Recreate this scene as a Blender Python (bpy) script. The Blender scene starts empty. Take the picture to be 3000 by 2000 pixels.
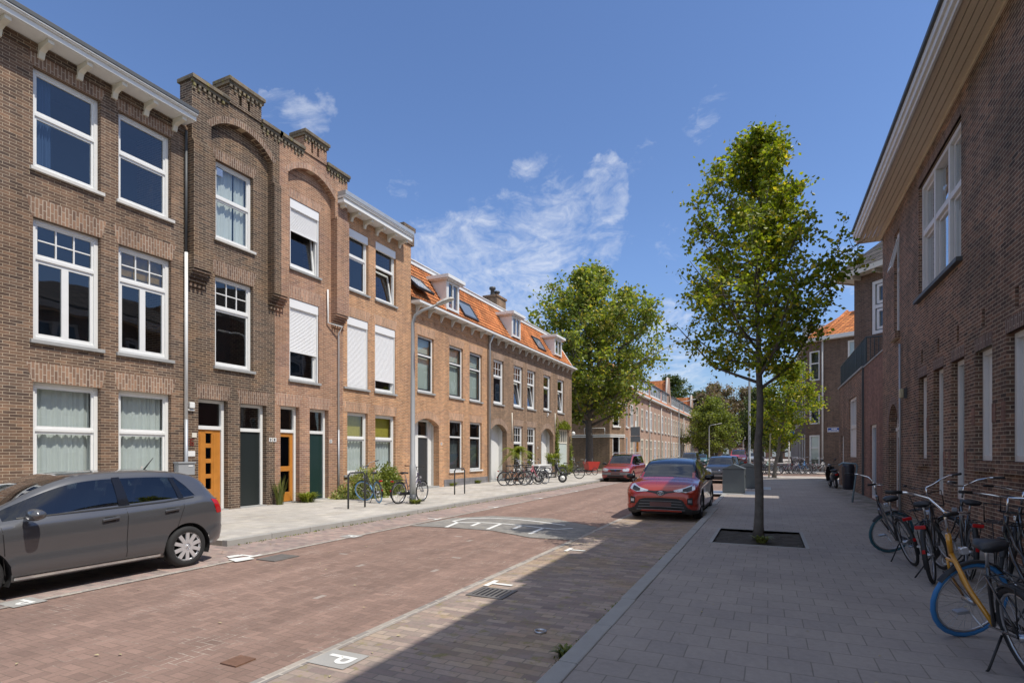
import bpy, bmesh, math, random
from math import sin, cos, pi, radians, sqrt, atan2, tan
from mathutils import Vector, Matrix
from mathutils.bvhtree import BVHTree

S = bpy.context.scene
COL = S.collection
RND = random.Random(7)

# ---------------------------------------------------------------- camera, sky, sun, exposure
cam = bpy.data.objects.new('camera', bpy.data.cameras.new('camera'))
COL.objects.link(cam)
cam.location = (0, 0, 1.70)
cam.rotation_euler = (radians(90), 0, radians(24.84))
cam.data.lens = 19.44
cam.data.sensor_width = 36
cam.data.shift_y = 0.1083
cam.data.clip_start = 0.05
cam.data.clip_end = 3000
S.camera = cam

SUN_DIR = Vector((0.60, -0.05, 1.0)).normalized()      # towards the sun
sun = bpy.data.objects.new('sun', bpy.data.lights.new('sun', 'SUN'))
COL.objects.link(sun)
sun.rotation_euler = SUN_DIR.to_track_quat('Z', 'Y').to_euler()
sun.data.energy = 4.1
sun.data.angle = radians(0.5)
sun.data.color = (1.0, 0.94, 0.84)

S.view_settings.view_transform = 'Standard'
S.view_settings.look = 'None'
S.view_settings.exposure = 0.12
S.view_settings.gamma = 1
S.view_settings.use_curve_mapping = False
S.cycles.max_bounces = 8
S.cycles.transparent_max_bounces = 12


class NT:
    """small helper for node trees"""
    def __init__(s, tree):
        s.t = tree; s.n = tree.nodes; s.l = tree.links

    def add(s, kind, **kw):
        n = s.n.new(kind)
        for k, v in kw.items():
            setattr(n, k, v)
        return n

    def put(s, node, key, val):
        sock = node.inputs[key]
        if isinstance(val, bpy.types.NodeSocket):
            s.l.new(val, sock)
        elif val is not None:
            sock.default_value = val

    def m(s, op, a, b=None, c=None, clamp=False):
        n = s.add('ShaderNodeMath', operation=op, use_clamp=clamp)
        s.put(n, 0, a)
        if b is not None: s.put(n, 1, b)
        if c is not None: s.put(n, 2, c)
        return n.outputs[0]

    def vm(s, op, a, b=None, scale=None):
        n = s.add('ShaderNodeVectorMath', operation=op)
        s.put(n, 0, a)
        if b is not None: s.put(n, 1, b)
        if scale is not None: s.put(n, 'Scale', scale)
        return n.outputs['Value'] if op in ('DOT_PRODUCT', 'LENGTH') else n.outputs[0]

    def mix(s, fac, a, b, blend='MIX'):
        n = s.add('ShaderNodeMix', data_type='RGBA', blend_type=blend)
        s.put(n, 0, fac); s.put(n, 6, a); s.put(n, 7, b)
        return n.outputs[2]

    def noise(s, vec, scale, detail=4, rough=.55, dim='3D'):
        n = s.add('ShaderNodeTexNoise', noise_dimensions=dim)
        s.put(n, 'Vector', vec); s.put(n, 'Scale', scale); s.put(n, 'Detail', detail); s.put(n, 'Roughness', rough)
        return n.outputs[0]

    def ramp(s, v, lo, hi, a=0.0, b=1.0):
        n = s.add('ShaderNodeMapRange', interpolation_type='SMOOTHSTEP')
        s.put(n, 0, v); s.put(n, 1, lo); s.put(n, 2, hi); s.put(n, 3, a); s.put(n, 4, b)
        return n.outputs[0]

    def sep(s, v):
        n = s.add('ShaderNodeSeparateXYZ'); s.put(n, 0, v); return n.outputs

    def comb(s, x, y, z=0.0):
        n = s.add('ShaderNodeCombineXYZ'); s.put(n, 0, x); s.put(n, 1, y); s.put(n, 2, z); return n.outputs[0]


def rgb(r, g, b):
    return (r, g, b, 1.0)


# ---- world
W = bpy.data.worlds.new('World'); S.world = W; W.use_nodes = True
w = NT(W.node_tree); W.node_tree.nodes.clear()
sky = w.add('ShaderNodeTexSky', sky_type='NISHITA')
sky.sun_disc = False
sky.sun_elevation = math.asin(SUN_DIR.z)
sky.sun_rotation = atan2(SUN_DIR.x, SUN_DIR.y)
sky.air_density = 1.0; sky.dust_density = 0.35; sky.ozone_density = 2.2; sky.altitude = 0
tc = w.add('ShaderNodeTexCoord').outputs['Generated']
dx, dy, dz = w.sep(tc)
skyc = w.mix(1.0, sky.outputs[0], w.mix(w.ramp(dz, 0.0, 0.34), rgb(0.90, 0.97, 1.12), rgb(1.17, 1.30, 1.57)), 'MULTIPLY')
# clouds: fractal noise on a cloud sheet, thinned out everywhere but around a few directions
hz = w.m('ADD', w.m('MAXIMUM', dz, 0.0), 0.30)
cl = w.comb(w.m('DIVIDE', dx, hz), w.m('DIVIDE', dy, hz), 0.0)
wob = w.add('ShaderNodeTexNoise'); w.put(wob, 'Vector', cl); w.put(wob, 'Scale', 2.6); w.put(wob, 'Detail', 4)
cl2 = w.vm('ADD', cl, w.vm('SCALE', wob.outputs['Color'], scale=0.40))
n1 = w.noise(cl2, 5.0, 9, .66)
n2 = w.noise(cl2, 21.0, 8, .66)
nn = w.m('ADD', w.m('MULTIPLY', n1, .60), w.m('MULTIPLY', n2, .40))
CLOUDS = [  # direction, cos of outer radius, cos of inner radius, strength
    ((-0.615, 0.612, 0.497), 0.99890, 0.99998, 0.85),
    ((-0.635, 0.598, 0.490), 0.99968, 1.00000, 0.7),
    ((-0.595, 0.625, 0.505), 0.99961, 0.99999, 0.75),
    ((-0.523, 0.733, 0.435), 0.99959, 0.99999, 0.8),
    ((-0.516, 0.786, 0.341), 0.99371, 0.99991, 0.95),
    ((-0.462, 0.832, 0.308), 0.98571, 0.99980, 1.0),
    ((-0.362, 0.864, 0.350), 0.99306, 0.99990, 1.0),
    ((-0.394, 0.880, 0.265), 0.99324, 0.99991, 1.05),
    ((-0.293, 0.876, 0.383), 0.99439, 0.99992, 0.9),
    ((-0.240, 0.883, 0.404), 0.99811, 0.99997, 1.05),
    ((-0.224, 0.876, 0.428), 0.99891, 0.99998, 1.0),
    ((-0.263, 0.893, 0.366), 0.99579, 0.99994, 0.8),
    ((-0.200, 0.892, 0.405), 0.99867, 0.99998, 0.7),
    ((-0.170, 0.876, 0.452), 0.99920, 0.99999, 0.8),
    ((-0.344, 0.822, 0.454), 0.99901, 0.99999, 0.75),
    ((-0.294, 0.844, 0.448), 0.99891, 0.99998, 0.8),
    ((-0.322, 0.824, 0.466), 0.99947, 0.99999, 0.8),
    ((-0.088, 0.869, 0.487), 0.99924, 0.99999, 0.7),
    ((-0.063, 0.851, 0.522), 0.99982, 1.00000, 0.7),
    ((-0.083, 0.866, 0.494), 0.99955, 0.99999, 0.6),
    ((-0.410, 0.758, 0.507), 0.99935, 0.99999, 0.5),
    ((0.106, 0.958, 0.267), 0.99817, 0.99997, 0.8),
    ((-0.151, 0.921, 0.358), 0.99749, 0.99997, 0.7),
    ((-0.165, 0.940, 0.299), 0.99484, 0.99993, 0.6),
    ((-0.153, 0.970, 0.189), 0.98822, 0.99984, 0.85),
    ((-0.155, 0.978, 0.138), 0.98951, 0.99985, 0.9),
    ((-0.430, 0.796, 0.426), 0.99838, 0.99998, 0.4),
    ((-0.556, 0.784, 0.277), 0.99509, 0.99993, 0.8),
]
wn_ = w.add('ShaderNodeTexNoise'); w.put(wn_, 'Vector', tc); w.put(wn_, 'Scale', 9.0); w.put(wn_, 'Detail', 5); w.put(wn_, 'Roughness', .6)
tw_ = w.vm('NORMALIZE', w.vm('ADD', tc, w.vm('SCALE', w.vm('SUBTRACT', wn_.outputs['Color'], (.5, .5, .5)), scale=0.16)))
mask = None
for (vx, vy, vz), co, ci, k in CLOUDS:
    d = w.vm('DOT_PRODUCT', tw_, (vx, vy, vz))
    b = w.ramp(d, co, ci, 0.0, k)
    mask = b if mask is None else w.m('MAXIMUM', mask, b)
low = w.ramp(dz, 0.02, 0.30, 0.30, 0.0)
mask = w.m('MAXIMUM', mask, low)
# unseen broken cloud added overhead and behind the camera to brighten the shade
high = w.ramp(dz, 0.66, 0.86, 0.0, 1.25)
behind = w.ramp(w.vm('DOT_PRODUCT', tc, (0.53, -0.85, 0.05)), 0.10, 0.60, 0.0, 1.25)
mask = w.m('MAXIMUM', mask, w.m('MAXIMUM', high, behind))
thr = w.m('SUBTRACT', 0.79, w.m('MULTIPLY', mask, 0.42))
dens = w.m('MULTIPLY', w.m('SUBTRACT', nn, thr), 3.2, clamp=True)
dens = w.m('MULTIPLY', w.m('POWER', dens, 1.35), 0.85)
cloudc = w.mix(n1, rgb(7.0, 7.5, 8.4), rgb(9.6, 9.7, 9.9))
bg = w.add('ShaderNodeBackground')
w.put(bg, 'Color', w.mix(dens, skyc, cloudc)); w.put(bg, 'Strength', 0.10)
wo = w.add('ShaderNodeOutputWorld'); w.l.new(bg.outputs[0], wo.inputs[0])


# ---------------------------------------------------------------- materials
MATS = {}


def newmat(name):
    m = bpy.data.materials.new(name); m.use_nodes = True
    m.node_tree.nodes.clear()
    t = NT(m.node_tree)
    b = t.add('ShaderNodeBsdfPrincipled'); o = t.add('ShaderNodeOutputMaterial')
    t.l.new(b.outputs[0], o.inputs[0])
    MATS[name] = m
    return m, t, b, o


def mat(name, col, rough=.6, metal=0., spec=.5, var=.12, vs=6.0, coat=0., bump=0., bs=60., emit=None):
    """plain material: base colour with a little mottling"""
    if name in MATS: return MATS[name]
    m, t, b, o = newmat(name)
    pos = t.add('ShaderNodeNewGeometry').outputs['Position']
    if var:
        n = t.noise(pos, vs, 5)
        k = t.m('ADD', t.m('MULTIPLY', n, var * 2.4), 1 - var * 1.2)
        t.put(b, 'Base Color', t.vm('SCALE', rgb(*col)[:3], scale=k))
    else:
        t.put(b, 'Base Color', rgb(*col))
    t.put(b, 'Roughness', rough); t.put(b, 'Metallic', metal); t.put(b, 'Specular IOR Level', spec)
    if coat: t.put(b, 'Coat Weight', coat); t.put(b, 'Coat Roughness', .04)
    if bump:
        bn = t.add('ShaderNodeBump'); t.put(bn, 'Height', t.noise(pos, bs, 3)); t.put(bn, 'Strength', bump); t.put(bn, 'Distance', .02)
        t.l.new(bn.outputs[0], b.inputs['Normal'])
    if emit: t.put(b, 'Emission Color', rgb(*col)); t.put(b, 'Emission Strength', emit)
    return m


def brick(name, c1, c2, mortar, bw=.22, rh=.0635, ms=.007, soldier=False, udir=None, wear=.25, var=None, flat=False, off=.5, bias=0., moss=None, jit=.55, edge=None):
    """coursed brick, tiles or slabs; flat=True lays it on the ground (x, y), otherwise on walls"""
    if name in MATS: return MATS[name]
    m, t, b, o = newmat(name)
    g = t.add('ShaderNodeNewGeometry')
    x, y, z = t.sep(g.outputs['Position'])
    if flat:
        v = t.comb(y, x) if soldier else t.comb(x, y)
    else:
        nx, ny, nz = t.sep(g.outputs['True Normal'])
        if udir:
            u = t.m('ADD', t.m('MULTIPLY', x, udir[0]), t.m('MULTIPLY', y, udir[1]))
        else:
            sel = t.m('GREATER_THAN', t.m('ABSOLUTE', nx), t.m('ABSOLUTE', ny))
            u = t.m('ADD', t.m('MULTIPLY', y, sel), t.m('MULTIPLY', x, t.m('SUBTRACT', 1.0, sel)))
        v = t.comb(z, u) if soldier else t.comb(u, z)
    # slightly wavering joints
    wv = t.add('ShaderNodeTexNoise'); t.put(wv, 'Vector', v); t.put(wv, 'Scale', 7.0); t.put(wv, 'Detail', 2)
    v2 = t.vm('ADD', v, t.vm('SCALE', wv.outputs['Color'], scale=ms * .9))
    bt = t.add('ShaderNodeTexBrick'); bt.offset = off
    t.put(bt, 'Vector', v2); t.put(bt, 'Color1', rgb(*c1)); t.put(bt, 'Color2', rgb(*c2)); t.put(bt, 'Mortar', rgb(*mortar))
    t.put(bt, 'Scale', 1.0); t.put(bt, 'Mortar Size', ms); t.put(bt, 'Mortar Smooth', .25); t.put(bt, 'Bias', bias)
    t.put(bt, 'Brick Width', bw); t.put(bt, 'Row Height', rh)
    c = bt.outputs['Color']
    # per-brick colour jitter from a second, offset brick lookup
    bt2 = t.add('ShaderNodeTexBrick'); bt2.offset = off
    t.put(bt2, 'Vector', t.vm('ADD', v2, (bw * 30 if not flat else bw * 26, rh * 44, 0)))
    t.put(bt2, 'Color1', rgb(.55, .55, .60)); t.put(bt2, 'Color2', rgb(1.35, 1.28, 1.2)); t.put(bt2, 'Mortar', rgb(1, 1, 1))
    t.put(bt2, 'Scale', 1.0); t.put(bt2, 'Mortar Size', ms); t.put(bt2, 'Bias', 0.); t.put(bt2, 'Brick Width', bw); t.put(bt2, 'Row Height', rh)
    c = t.mix(jit, c, t.mix(1.0, c, bt2.outputs['Color'], 'MULTIPLY'))
    pos = g.outputs['Position']
    big = t.noise(pos, .55, 5, .6)
    sm = t.noise(pos, 25., 4, .6)
    k = t.m('ADD', t.m('MULTIPLY', big, wear * 2), 1 - wear)
    k = t.m('MULTIPLY', k, t.m('ADD', t.m('MULTIPLY', sm, .36), .82))
    if not flat:
        stk = t.noise(t.comb(t.m('MULTIPLY', u, 2.6), t.m('MULTIPLY', z, .22)), 1.0, 5, .65)
        k = t.m('MULTIPLY', k, t.ramp(stk, .34, .66, .84, 1.10))
    else:
        k = t.m('MULTIPLY', k, t.ramp(t.noise(pos, 3.1, 5, .6), .60, .76, 1.0, .80))
    c = t.vm('SCALE', c, scale=k)
    if var:
        fac = t.ramp(t.noise(pos, .8, 4, .6), .46, .62, 0., .7)
        c = t.mix(fac, c, t.vm('MULTIPLY', c, var))
    if moss:
        fac = t.ramp(t.noise(pos, 5., 6, .7), .54, .68, 0., .75)
        c = t.mix(fac, c, rgb(*moss))
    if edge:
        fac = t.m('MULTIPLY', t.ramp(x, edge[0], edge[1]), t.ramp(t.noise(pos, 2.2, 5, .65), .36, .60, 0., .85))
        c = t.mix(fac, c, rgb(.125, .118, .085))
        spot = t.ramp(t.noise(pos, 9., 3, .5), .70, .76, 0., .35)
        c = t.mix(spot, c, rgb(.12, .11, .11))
    t.put(b, 'Base Color', c); t.put(b, 'Roughness', .9); t.put(b, 'Specular IOR Level', .25)
    bn = t.add('ShaderNodeBump'); t.put(bn, 'Height', t.m('SUBTRACT', t.m('MULTIPLY', sm, .5), bt.outputs['Fac']))
    t.put(bn, 'Strength', .55); t.put(bn, 'Distance', .006 if not flat else .008)
    t.l.new(bn.outputs[0], b.inputs['Normal'])
    return m


def herring(name, cell, c1, c2, mortar, mw=.06, wear=.2):
    """clinkers in herringbone; every brick gets its own tone"""
    m, t, b, o = newmat(name)
    pos = t.add('ShaderNodeNewGeometry').outputs['Position']
    wv = t.add('ShaderNodeTexNoise'); t.put(wv, 'Vector', pos); t.put(wv, 'Scale', 1.3)
    p2 = t.vm('ADD', pos, t.vm('SCALE', wv.outputs['Color'], scale=.05))
    x, y, z = t.sep(p2)
    X = t.m('DIVIDE', x, cell); Y = t.m('DIVIDE', y, cell)
    i = t.m('FLOOR', X); j = t.m('FLOOR', Y)
    fx = t.m('SUBTRACT', X, i); fy = t.m('SUBTRACT', Y, j)
    k = t.m('FLOORED_MODULO', t.m('SUBTRACT', i, j), 4.0)
    k1 = t.m('COMPARE', k, 1.0, .1); k2 = t.m('COMPARE', k, 2.0, .1)
    hor = t.m('LESS_THAN', k, 1.5)
    ver = t.m('SUBTRACT', 1.0, hor)
    lx = t.m('ADD', fx, k1); ly = t.m('ADD', fy, k2)
    Lx = t.m('ADD', 1.0, hor); Ly = t.m('ADD', 1.0, ver)
    e = t.m('MINIMUM', t.m('MINIMUM', lx, t.m('SUBTRACT', Lx, lx)), t.m('MINIMUM', ly, t.m('SUBTRACT', Ly, ly)))
    fac = t.ramp(e, mw * .35, mw, 1., 0.)
    wn = t.add('ShaderNodeTexWhiteNoise', noise_dimensions='3D')
    t.put(wn, 'Vector', t.comb(t.m('SUBTRACT', i, k1), t.m('SUBTRACT', j, k2), hor))
    r = wn.outputs['Value']
    c = t.mix(r, rgb(*c1), rgb(*c2))
    wn2 = t.m('FRACT', t.m('MULTIPLY', r, 37.7))
    c = t.vm('SCALE', c, scale=t.m('ADD', t.m('MULTIPLY', wn2, .20), .90))
    trk = t.ramp(t.noise(t.comb(t.m('MULTIPLY', x, 1.5), t.m('MULTIPLY', y, .10)), 1.0, 4, .6), .38, .66, .86, 1.07)
    oil = t.ramp(t.noise(pos, 2.6, 4, .55), .68, .78, 1.0, .72)
    light = t.m('MULTIPLY', t.m('GREATER_THAN', t.m('FRACT', t.m('MULTIPLY', r, 91.3)), .996), .6)
    jn = t.ramp(t.noise(pos, 1.9, 5, .7), .50, .66)
    jc = t.mix(jn, rgb(*mortar), rgb(.50, .43, .36))
    big = t.noise(pos, .35, 6, .6); sm = t.noise(pos, 40., 4, .6)
    c = t.mix(light, c, rgb(.42, .38, .34))
    c = t.mix(fac, c, jc)
    kk = t.m('MULTIPLY', t.m('ADD', t.m('MULTIPLY', big, wear * 2), 1 - wear), t.m('ADD', t.m('MULTIPLY', sm, .4), .8))
    kk = t.m('MULTIPLY', kk, t.m('MULTIPLY', trk, oil))
    t.put(b, 'Base Color', t.vm('SCALE', c, scale=kk)); t.put(b, 'Roughness', .85); t.put(b, 'Specular IOR Level', .3)
    bn = t.add('ShaderNodeBump'); t.put(bn, 'Height', t.m('SUBTRACT', t.m('MULTIPLY', sm, .4), fac)); t.put(bn, 'Strength', .5); t.put(bn, 'Distance', .006)
    t.l.new(bn.outputs[0], b.inputs['Normal'])
    return m


def glassmat(name, tint=(.75, .8, .8), refl=1.0, rough=.015):
    m, t, b, o = newmat(name); t.n.remove(b)
    tr = t.add('ShaderNodeBsdfTransparent'); t.put(tr, 0, rgb(*tint))
    gl = t.add('ShaderNodeBsdfGlossy'); t.put(gl, 'Roughness', rough); t.put(gl, 'Color', rgb(.95, .97, 1))
    pos = t.add('ShaderNodeNewGeometry').outputs['Position']
    bn = t.add('ShaderNodeBump'); t.put(bn, 'Height', t.noise(pos, 1.1, 1)); t.put(bn, 'Strength', .25); t.put(bn, 'Distance', .02)
    t.l.new(bn.outputs[0], gl.inputs['Normal'])
    g_ = t.add('ShaderNodeNewGeometry')
    cz_ = t.m('ABSOLUTE', t.vm('DOT_PRODUCT', g_.outputs['Incoming'], g_.outputs['Normal']))
    fr = t.m('ADD', t.m('MULTIPLY', t.m('POWER', t.m('SUBTRACT', 1.0, cz_, clamp=True), 5.0), .96), .045)
    mx = t.add('ShaderNodeMixShader')
    t.put(mx, 0, t.m('MULTIPLY', fr, refl * 1.9, clamp=True)); t.l.new(tr.outputs[0], mx.inputs[1]); t.l.new(gl.outputs[0], mx.inputs[2])
    t.l.new(mx.outputs[0], o.inputs[0])
    return m


def leafmat(name, ca, cb, cc=None, trans=.35):
    m, t, b, o = newmat(name); t.n.remove(b)
    g = t.add('ShaderNodeNewGeometry')
    r = g.outputs['Random Per Island']
    c = t.mix(r, rgb(*ca), rgb(*cb))
    if cc:
        c = t.mix(t.m('GREATER_THAN', t.m('FRACT', t.m('MULTIPLY', r, 17.3)), .86), c, rgb(*cc))
    c = t.vm('SCALE', c, scale=t.m('ADD', t.m('MULTIPLY', t.m('FRACT', t.m('MULTIPLY', r, 53.1)), .7), .65))
    p = t.add('ShaderNodeBsdfPrincipled'); t.put(p, 'Base Color', c); t.put(p, 'Roughness', .42); t.put(p, 'Specular IOR Level', .45)
    tl = t.add('ShaderNodeBsdfTranslucent'); t.put(tl, 0, t.vm('MULTIPLY', c, (1.5, 1.45, .55)))
    mx = t.add('ShaderNodeMixShader'); t.put(mx, 0, trans)
    t.l.new(p.outputs[0], mx.inputs[1]); t.l.new(tl.outputs[0], mx.inputs[2]); t.l.new(mx.outputs[0], o.inputs[0])
    return m


# ---------------------------------------------------------------- mesh builder
class MB:
    def __init__(s, fr=None):
        s.v = []; s.f = []; s.fr = fr; s.sm = []

    def P(s, p):
        return s.fr(p) if s.fr else Vector(p)

    def add(s, vs, fs, smooth=False):
        n = len(s.v)
        s.v += [s.P(p) for p in vs]
        for f in fs:
            s.f.append([n + i for i in f]); s.sm.append(smooth)
        return s

    def box(s, a0, a1, b0, b1, c0, c1):
        v = [(a, b, c) for c in (c0, c1) for b in (b0, b1) for a in (a0, a1)]
        return s.add(v, [(0, 2, 3, 1), (4, 5, 7, 6), (0, 1, 5, 4), (2, 6, 7, 3), (0, 4, 6, 2), (1, 3, 7, 5)])

    def obox(s, c, ax, ay, az):
        """box from centre and three half-axis vectors"""
        c = Vector(c); ax = Vector(ax); ay = Vector(ay); az = Vector(az)
        v = [c + ax * i + ay * j + az * k for k in (-1, 1) for j in (-1, 1) for i in (-1, 1)]
        return s.add(v, [(0, 2, 3, 1), (4, 5, 7, 6), (0, 1, 5, 4), (2, 6, 7, 3), (0, 4, 6, 2), (1, 3, 7, 5)])

    def quad(s, a, b, c, d):
        return s.add([a, b, c, d], [(0, 1, 2, 3)])

    def prism(s, poly, n0, n1):
        """poly [(u, z)] extruded along the middle coordinate: points are (u, n, z)"""
        k = len(poly)
        v = [(u, n0, z) for u, z in poly] + [(u, n1, z) for u, z in poly]
        f = [tuple(range(k)), tuple(reversed(range(k, 2 * k)))]
        f += [(i, i + k, (i + 1) % k + k, (i + 1) % k) for i in range(k)]
        return s.add(v, f)

    def tube(s, pts, r, n=8, caps=True, closed=False):
        pts = [Vector(p) for p in pts]
        rs = r if isinstance(r, (list, tuple)) else [r] * len(pts)
        rings = []; prev = None; N = len(pts)
        for i, p in enumerate(pts):
            if closed:
                d = pts[(i + 1) % N] - pts[i - 1]
            else:
                d = pts[min(i + 1, N - 1)] - pts[max(i - 1, 0)]
            if d.length < 1e-9: d = Vector((0, 0, 1))
            d.normalize()
            if prev is None:
                a = Vector((0, 0, 1)) if abs(d.z) < .9 else Vector((1, 0, 0))
                prev = d.cross(a).normalized()
            prev = (prev - d * prev.dot(d))
            if prev.length < 1e-6: prev = d.orthogonal()
            prev.normalize(); q = d.cross(prev)
            rings.append([p + (prev * cos(2 * pi * k / n) + q * sin(2 * pi * k / n)) * rs[i] for k in range(n)])
        v = [p for ring in rings for p in ring]; f = []
        M = N if closed else N - 1
        for i in range(M):
            for k in range(n):
                a = i * n + k; b = i * n + (k + 1) % n; c2 = ((i + 1) % N) * n + (k + 1) % n; d2 = ((i + 1) % N) * n + k
                f.append((a, b, c2, d2))
        if caps and not closed:
            f.append(tuple(reversed(range(n)))); f.append(tuple(range((N - 1) * n, N * n)))
        return s.add(v, f, True)

    def lathe(s, prof, c, axis='y', n=24):
        """prof [(r, h)] spun about an axis through c"""
        v = []; f = []
        c = Vector(c)
        for i, (r, h) in enumerate(prof):
            for k in range(n):
                a = 2 * pi * k / n
                p = {'y': (r * cos(a), h, r * sin(a)), 'z': (r * cos(a), r * sin(a), h), 'x': (h, r * cos(a), r * sin(a))}[axis]
                v.append(c + Vector(p))
        for i in range(len(prof) - 1):
            for k in range(n):
                f.append((i * n + k, i * n + (k + 1) % n, (i + 1) * n + (k + 1) % n, (i + 1) * n + k))
        return s.add(v, f, True)


def obj(name, mb, m, parent=None, local=False, bevel=0., label=None, cat=None, group=None, kind=None, smooth=None, subsurf=0, recalc=True):
    me = bpy.data.meshes.new(name)
    off = Vector((0, 0, 0))
    if parent is not None and not local:
        off = Vector(parent.location)
        if parent.parent: off = off + Vector(parent.parent.location)
    me.from_pydata([tuple(v - off) for v in mb.v], [], mb.f)
    if recalc:
        bm = bmesh.new(); bm.from_mesh(me)
        bmesh.ops.recalc_face_normals(bm, faces=bm.faces); bm.to_mesh(me); bm.free()
    for p, sm in zip(me.polygons, mb.sm):
        p.use_smooth = sm if smooth is None else smooth
    if isinstance(m, str): m = MATS[m]
    me.materials.append(m)
    o = bpy.data.objects.new(name, me); COL.objects.link(o)
    if parent is not None: o.parent = parent
    if bevel:
        md = o.modifiers.new('bevel', 'BEVEL'); md.width = bevel; md.segments = 2; md.limit_method = 'ANGLE'
    if subsurf:
        md = o.modifiers.new('sub', 'SUBSURF'); md.levels = subsurf; md.render_levels = subsurf
    tag(o, label, cat, group, kind)
    return o


def tag(o, label=None, cat=None, group=None, kind=None):
    if label: o['label'] = label
    if cat: o['category'] = cat
    if group: o['group'] = group
    if kind: o['kind'] = kind
    return o


def thing(name, label, cat, loc=(0, 0, 0), rot=(0, 0, 0), group=None):
    o = bpy.data.objects.new(name, None); COL.objects.link(o)
    o.location = loc; o.rotation_euler = rot; o.empty_display_size = .2
    return tag(o, label, cat, group)


def dup(root, loc, rot=None, label=None, group=None, scale=None, swap=None):
    """copy a thing with copies of its parts and sub-parts; swap = {material name: material name}"""
    def cp(o, par):
        c = o.copy(); COL.objects.link(c)
        if par is not None: c.parent = par
        if swap and c.type == 'MESH' and c.data.materials and c.data.materials[0].name in swap:
            key = c.data.name + '|' + swap[c.data.materials[0].name]
            if key not in SWAPS:
                me = c.data.copy(); me.materials[0] = MATS[swap[c.data.materials[0].name]]; SWAPS[key] = me
            c.data = SWAPS[key]
        for ch in list(o.children):
            cp(ch, c)
        return c
    r = cp(root, None)
    r.location = loc
    if rot is not None: r.rotation_euler = rot
    if scale: r.scale = (scale,) * 3
    if label: r['label'] = label
    if group: r['group'] = group
    return r


SWAPS = {}


def frame(O, U, N):
    """wall frame: (u, n, z) -> world; u along the wall, n outwards"""
    O = Vector(O); U = Vector(U); N = Vector(N)
    return lambda p: O + U * p[0] + N * p[1] + Vector((0, 0, 1)) * p[2]
# ---------------------------------------------------------------- material set
mat('white', (.74, .74, .72), .45, var=.05)
mat('cream', (.70, .66, .56), .5, var=.08)
mat('white_dirty', (.60, .58, .54), .6, var=.16)
mat('gutter_dark', (.075, .08, .085), .55, var=.2)
mat('zinc', (.42, .44, .46), .45, metal=.35, var=.12)
mat('dark_green', (.016, .022, .022), .35, var=.1)
mat('dark_frame', (.022, .026, .028), .4, var=.1)
mat('anthracite', (.035, .038, .042), .4, var=.1)
mat('stone_sill', (.33, .33, .32), .75, var=.2)
mat('interior', (.075, .078, .088), .9, var=.3, vs=1.2)
mat('interior_pale', (.16, .17, .20), .9, var=.2, vs=.8)
mat('curtain', (.74, .75, .72), .85, var=.05)
mat('blind', (.55, .60, .54), .8, var=.04)
mat('yellow_blind', (.50, .40, .06), .8, var=.25, vs=9)
mat('amber_blind', (.30, .17, .02), .8, var=.6, vs=5)
mat('shutter', (.80, .80, .79), .45, var=.03)
mat('blue_curtain', (.045, .09, .19), .85, var=.1)
mat('black', (.012, .012, .013), .5, var=.1)
mat('black_gloss', (.010, .010, .012), .12, var=0)
mat('rubber', (.020, .020, .021), .8, var=.2)
mat('chrome', (.72, .73, .75), .16, metal=1, var=0)
mat('steel', (.50, .51, .53), .35, metal=.9, var=.06)
mat('galv', (.46, .47, .47), .5, metal=.4, var=.1)
mat('red_lamp', (.42, .008, .010), .2, var=0)
mat('orange_lamp', (.75, .10, .02), .25, var=0)
mat('road_white', (.72, .72, .69), .7, var=.18, vs=18)
mat('iron', (.17, .16, .15), .6, metal=.3, var=.3)
mat('soil', (.060, .050, .038), .95, var=.5, vs=14, bump=.8, bs=25)
mat('bark', (.115, .103, .090), .9, var=.45, vs=11, bump=.9, bs=22)
mat('bark_light', (.20, .18, .15), .9, var=.4, vs=11, bump=.6, bs=22)
mat('kerb', (.34, .33, .31), .85, var=.16, vs=4, bump=.3, bs=50)
mat('asphalt', (.14, .135, .13), .9, var=.2, vs=3)
glassmat('glass', refl=1.15)
mat('sky_pane', (.16, .19, .23), .06, var=.1)
glassmat('glass_dark', tint=(.30, .33, .35), refl=.9)

herring('road_clinker', .086, (.275, .182, .146), (.232, .155, .126), (.185, .135, .105), .060)
brick('strip_clinker', (.315, .245, .215), (.37, .305, .255), (.25, .215, .18), .225, .095, .006, flat=True, wear=.3, var=(1.08, 1.0, .80), moss=(.25, .22, .08))
brick('bay_clinker', (.33, .245, .225), (.27, .22, .205), (.32, .28, .24), .2, .10, .009, flat=True, wear=.35, var=(1.15, 1.1, 1.05))
brick('grey_clinker', (.265, .255, .235), (.235, .225, .208), (.24, .23, .21), .2, .10, .009, flat=True, wear=.25)
brick('slabs_left', (.49, .465, .42), (.43, .405, .37), (.33, .30, .25), .30, .30, .006, flat=True, jit=.18, wear=.28, var=(.88, .86, .82))
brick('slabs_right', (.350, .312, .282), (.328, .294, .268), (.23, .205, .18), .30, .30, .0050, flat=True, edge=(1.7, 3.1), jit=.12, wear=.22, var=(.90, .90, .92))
brick('plaza_slabs', (.46, .42, .38), (.40, .37, .34), (.30, .27, .24), .30, .30, .009, flat=True, wear=.25)


def sheet(name, x0, x1, y0, y1, z, m, thick=None, **kw):
    b = MB()
    if thick: b.box(x0, x1, y0, y1, z - thick, z)
    else: b.quad((x0, y0, z), (x1, y0, z), (x1, y1, z), (x0, y1, z))
    return obj(name, b, m, kind='structure', **kw)


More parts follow.
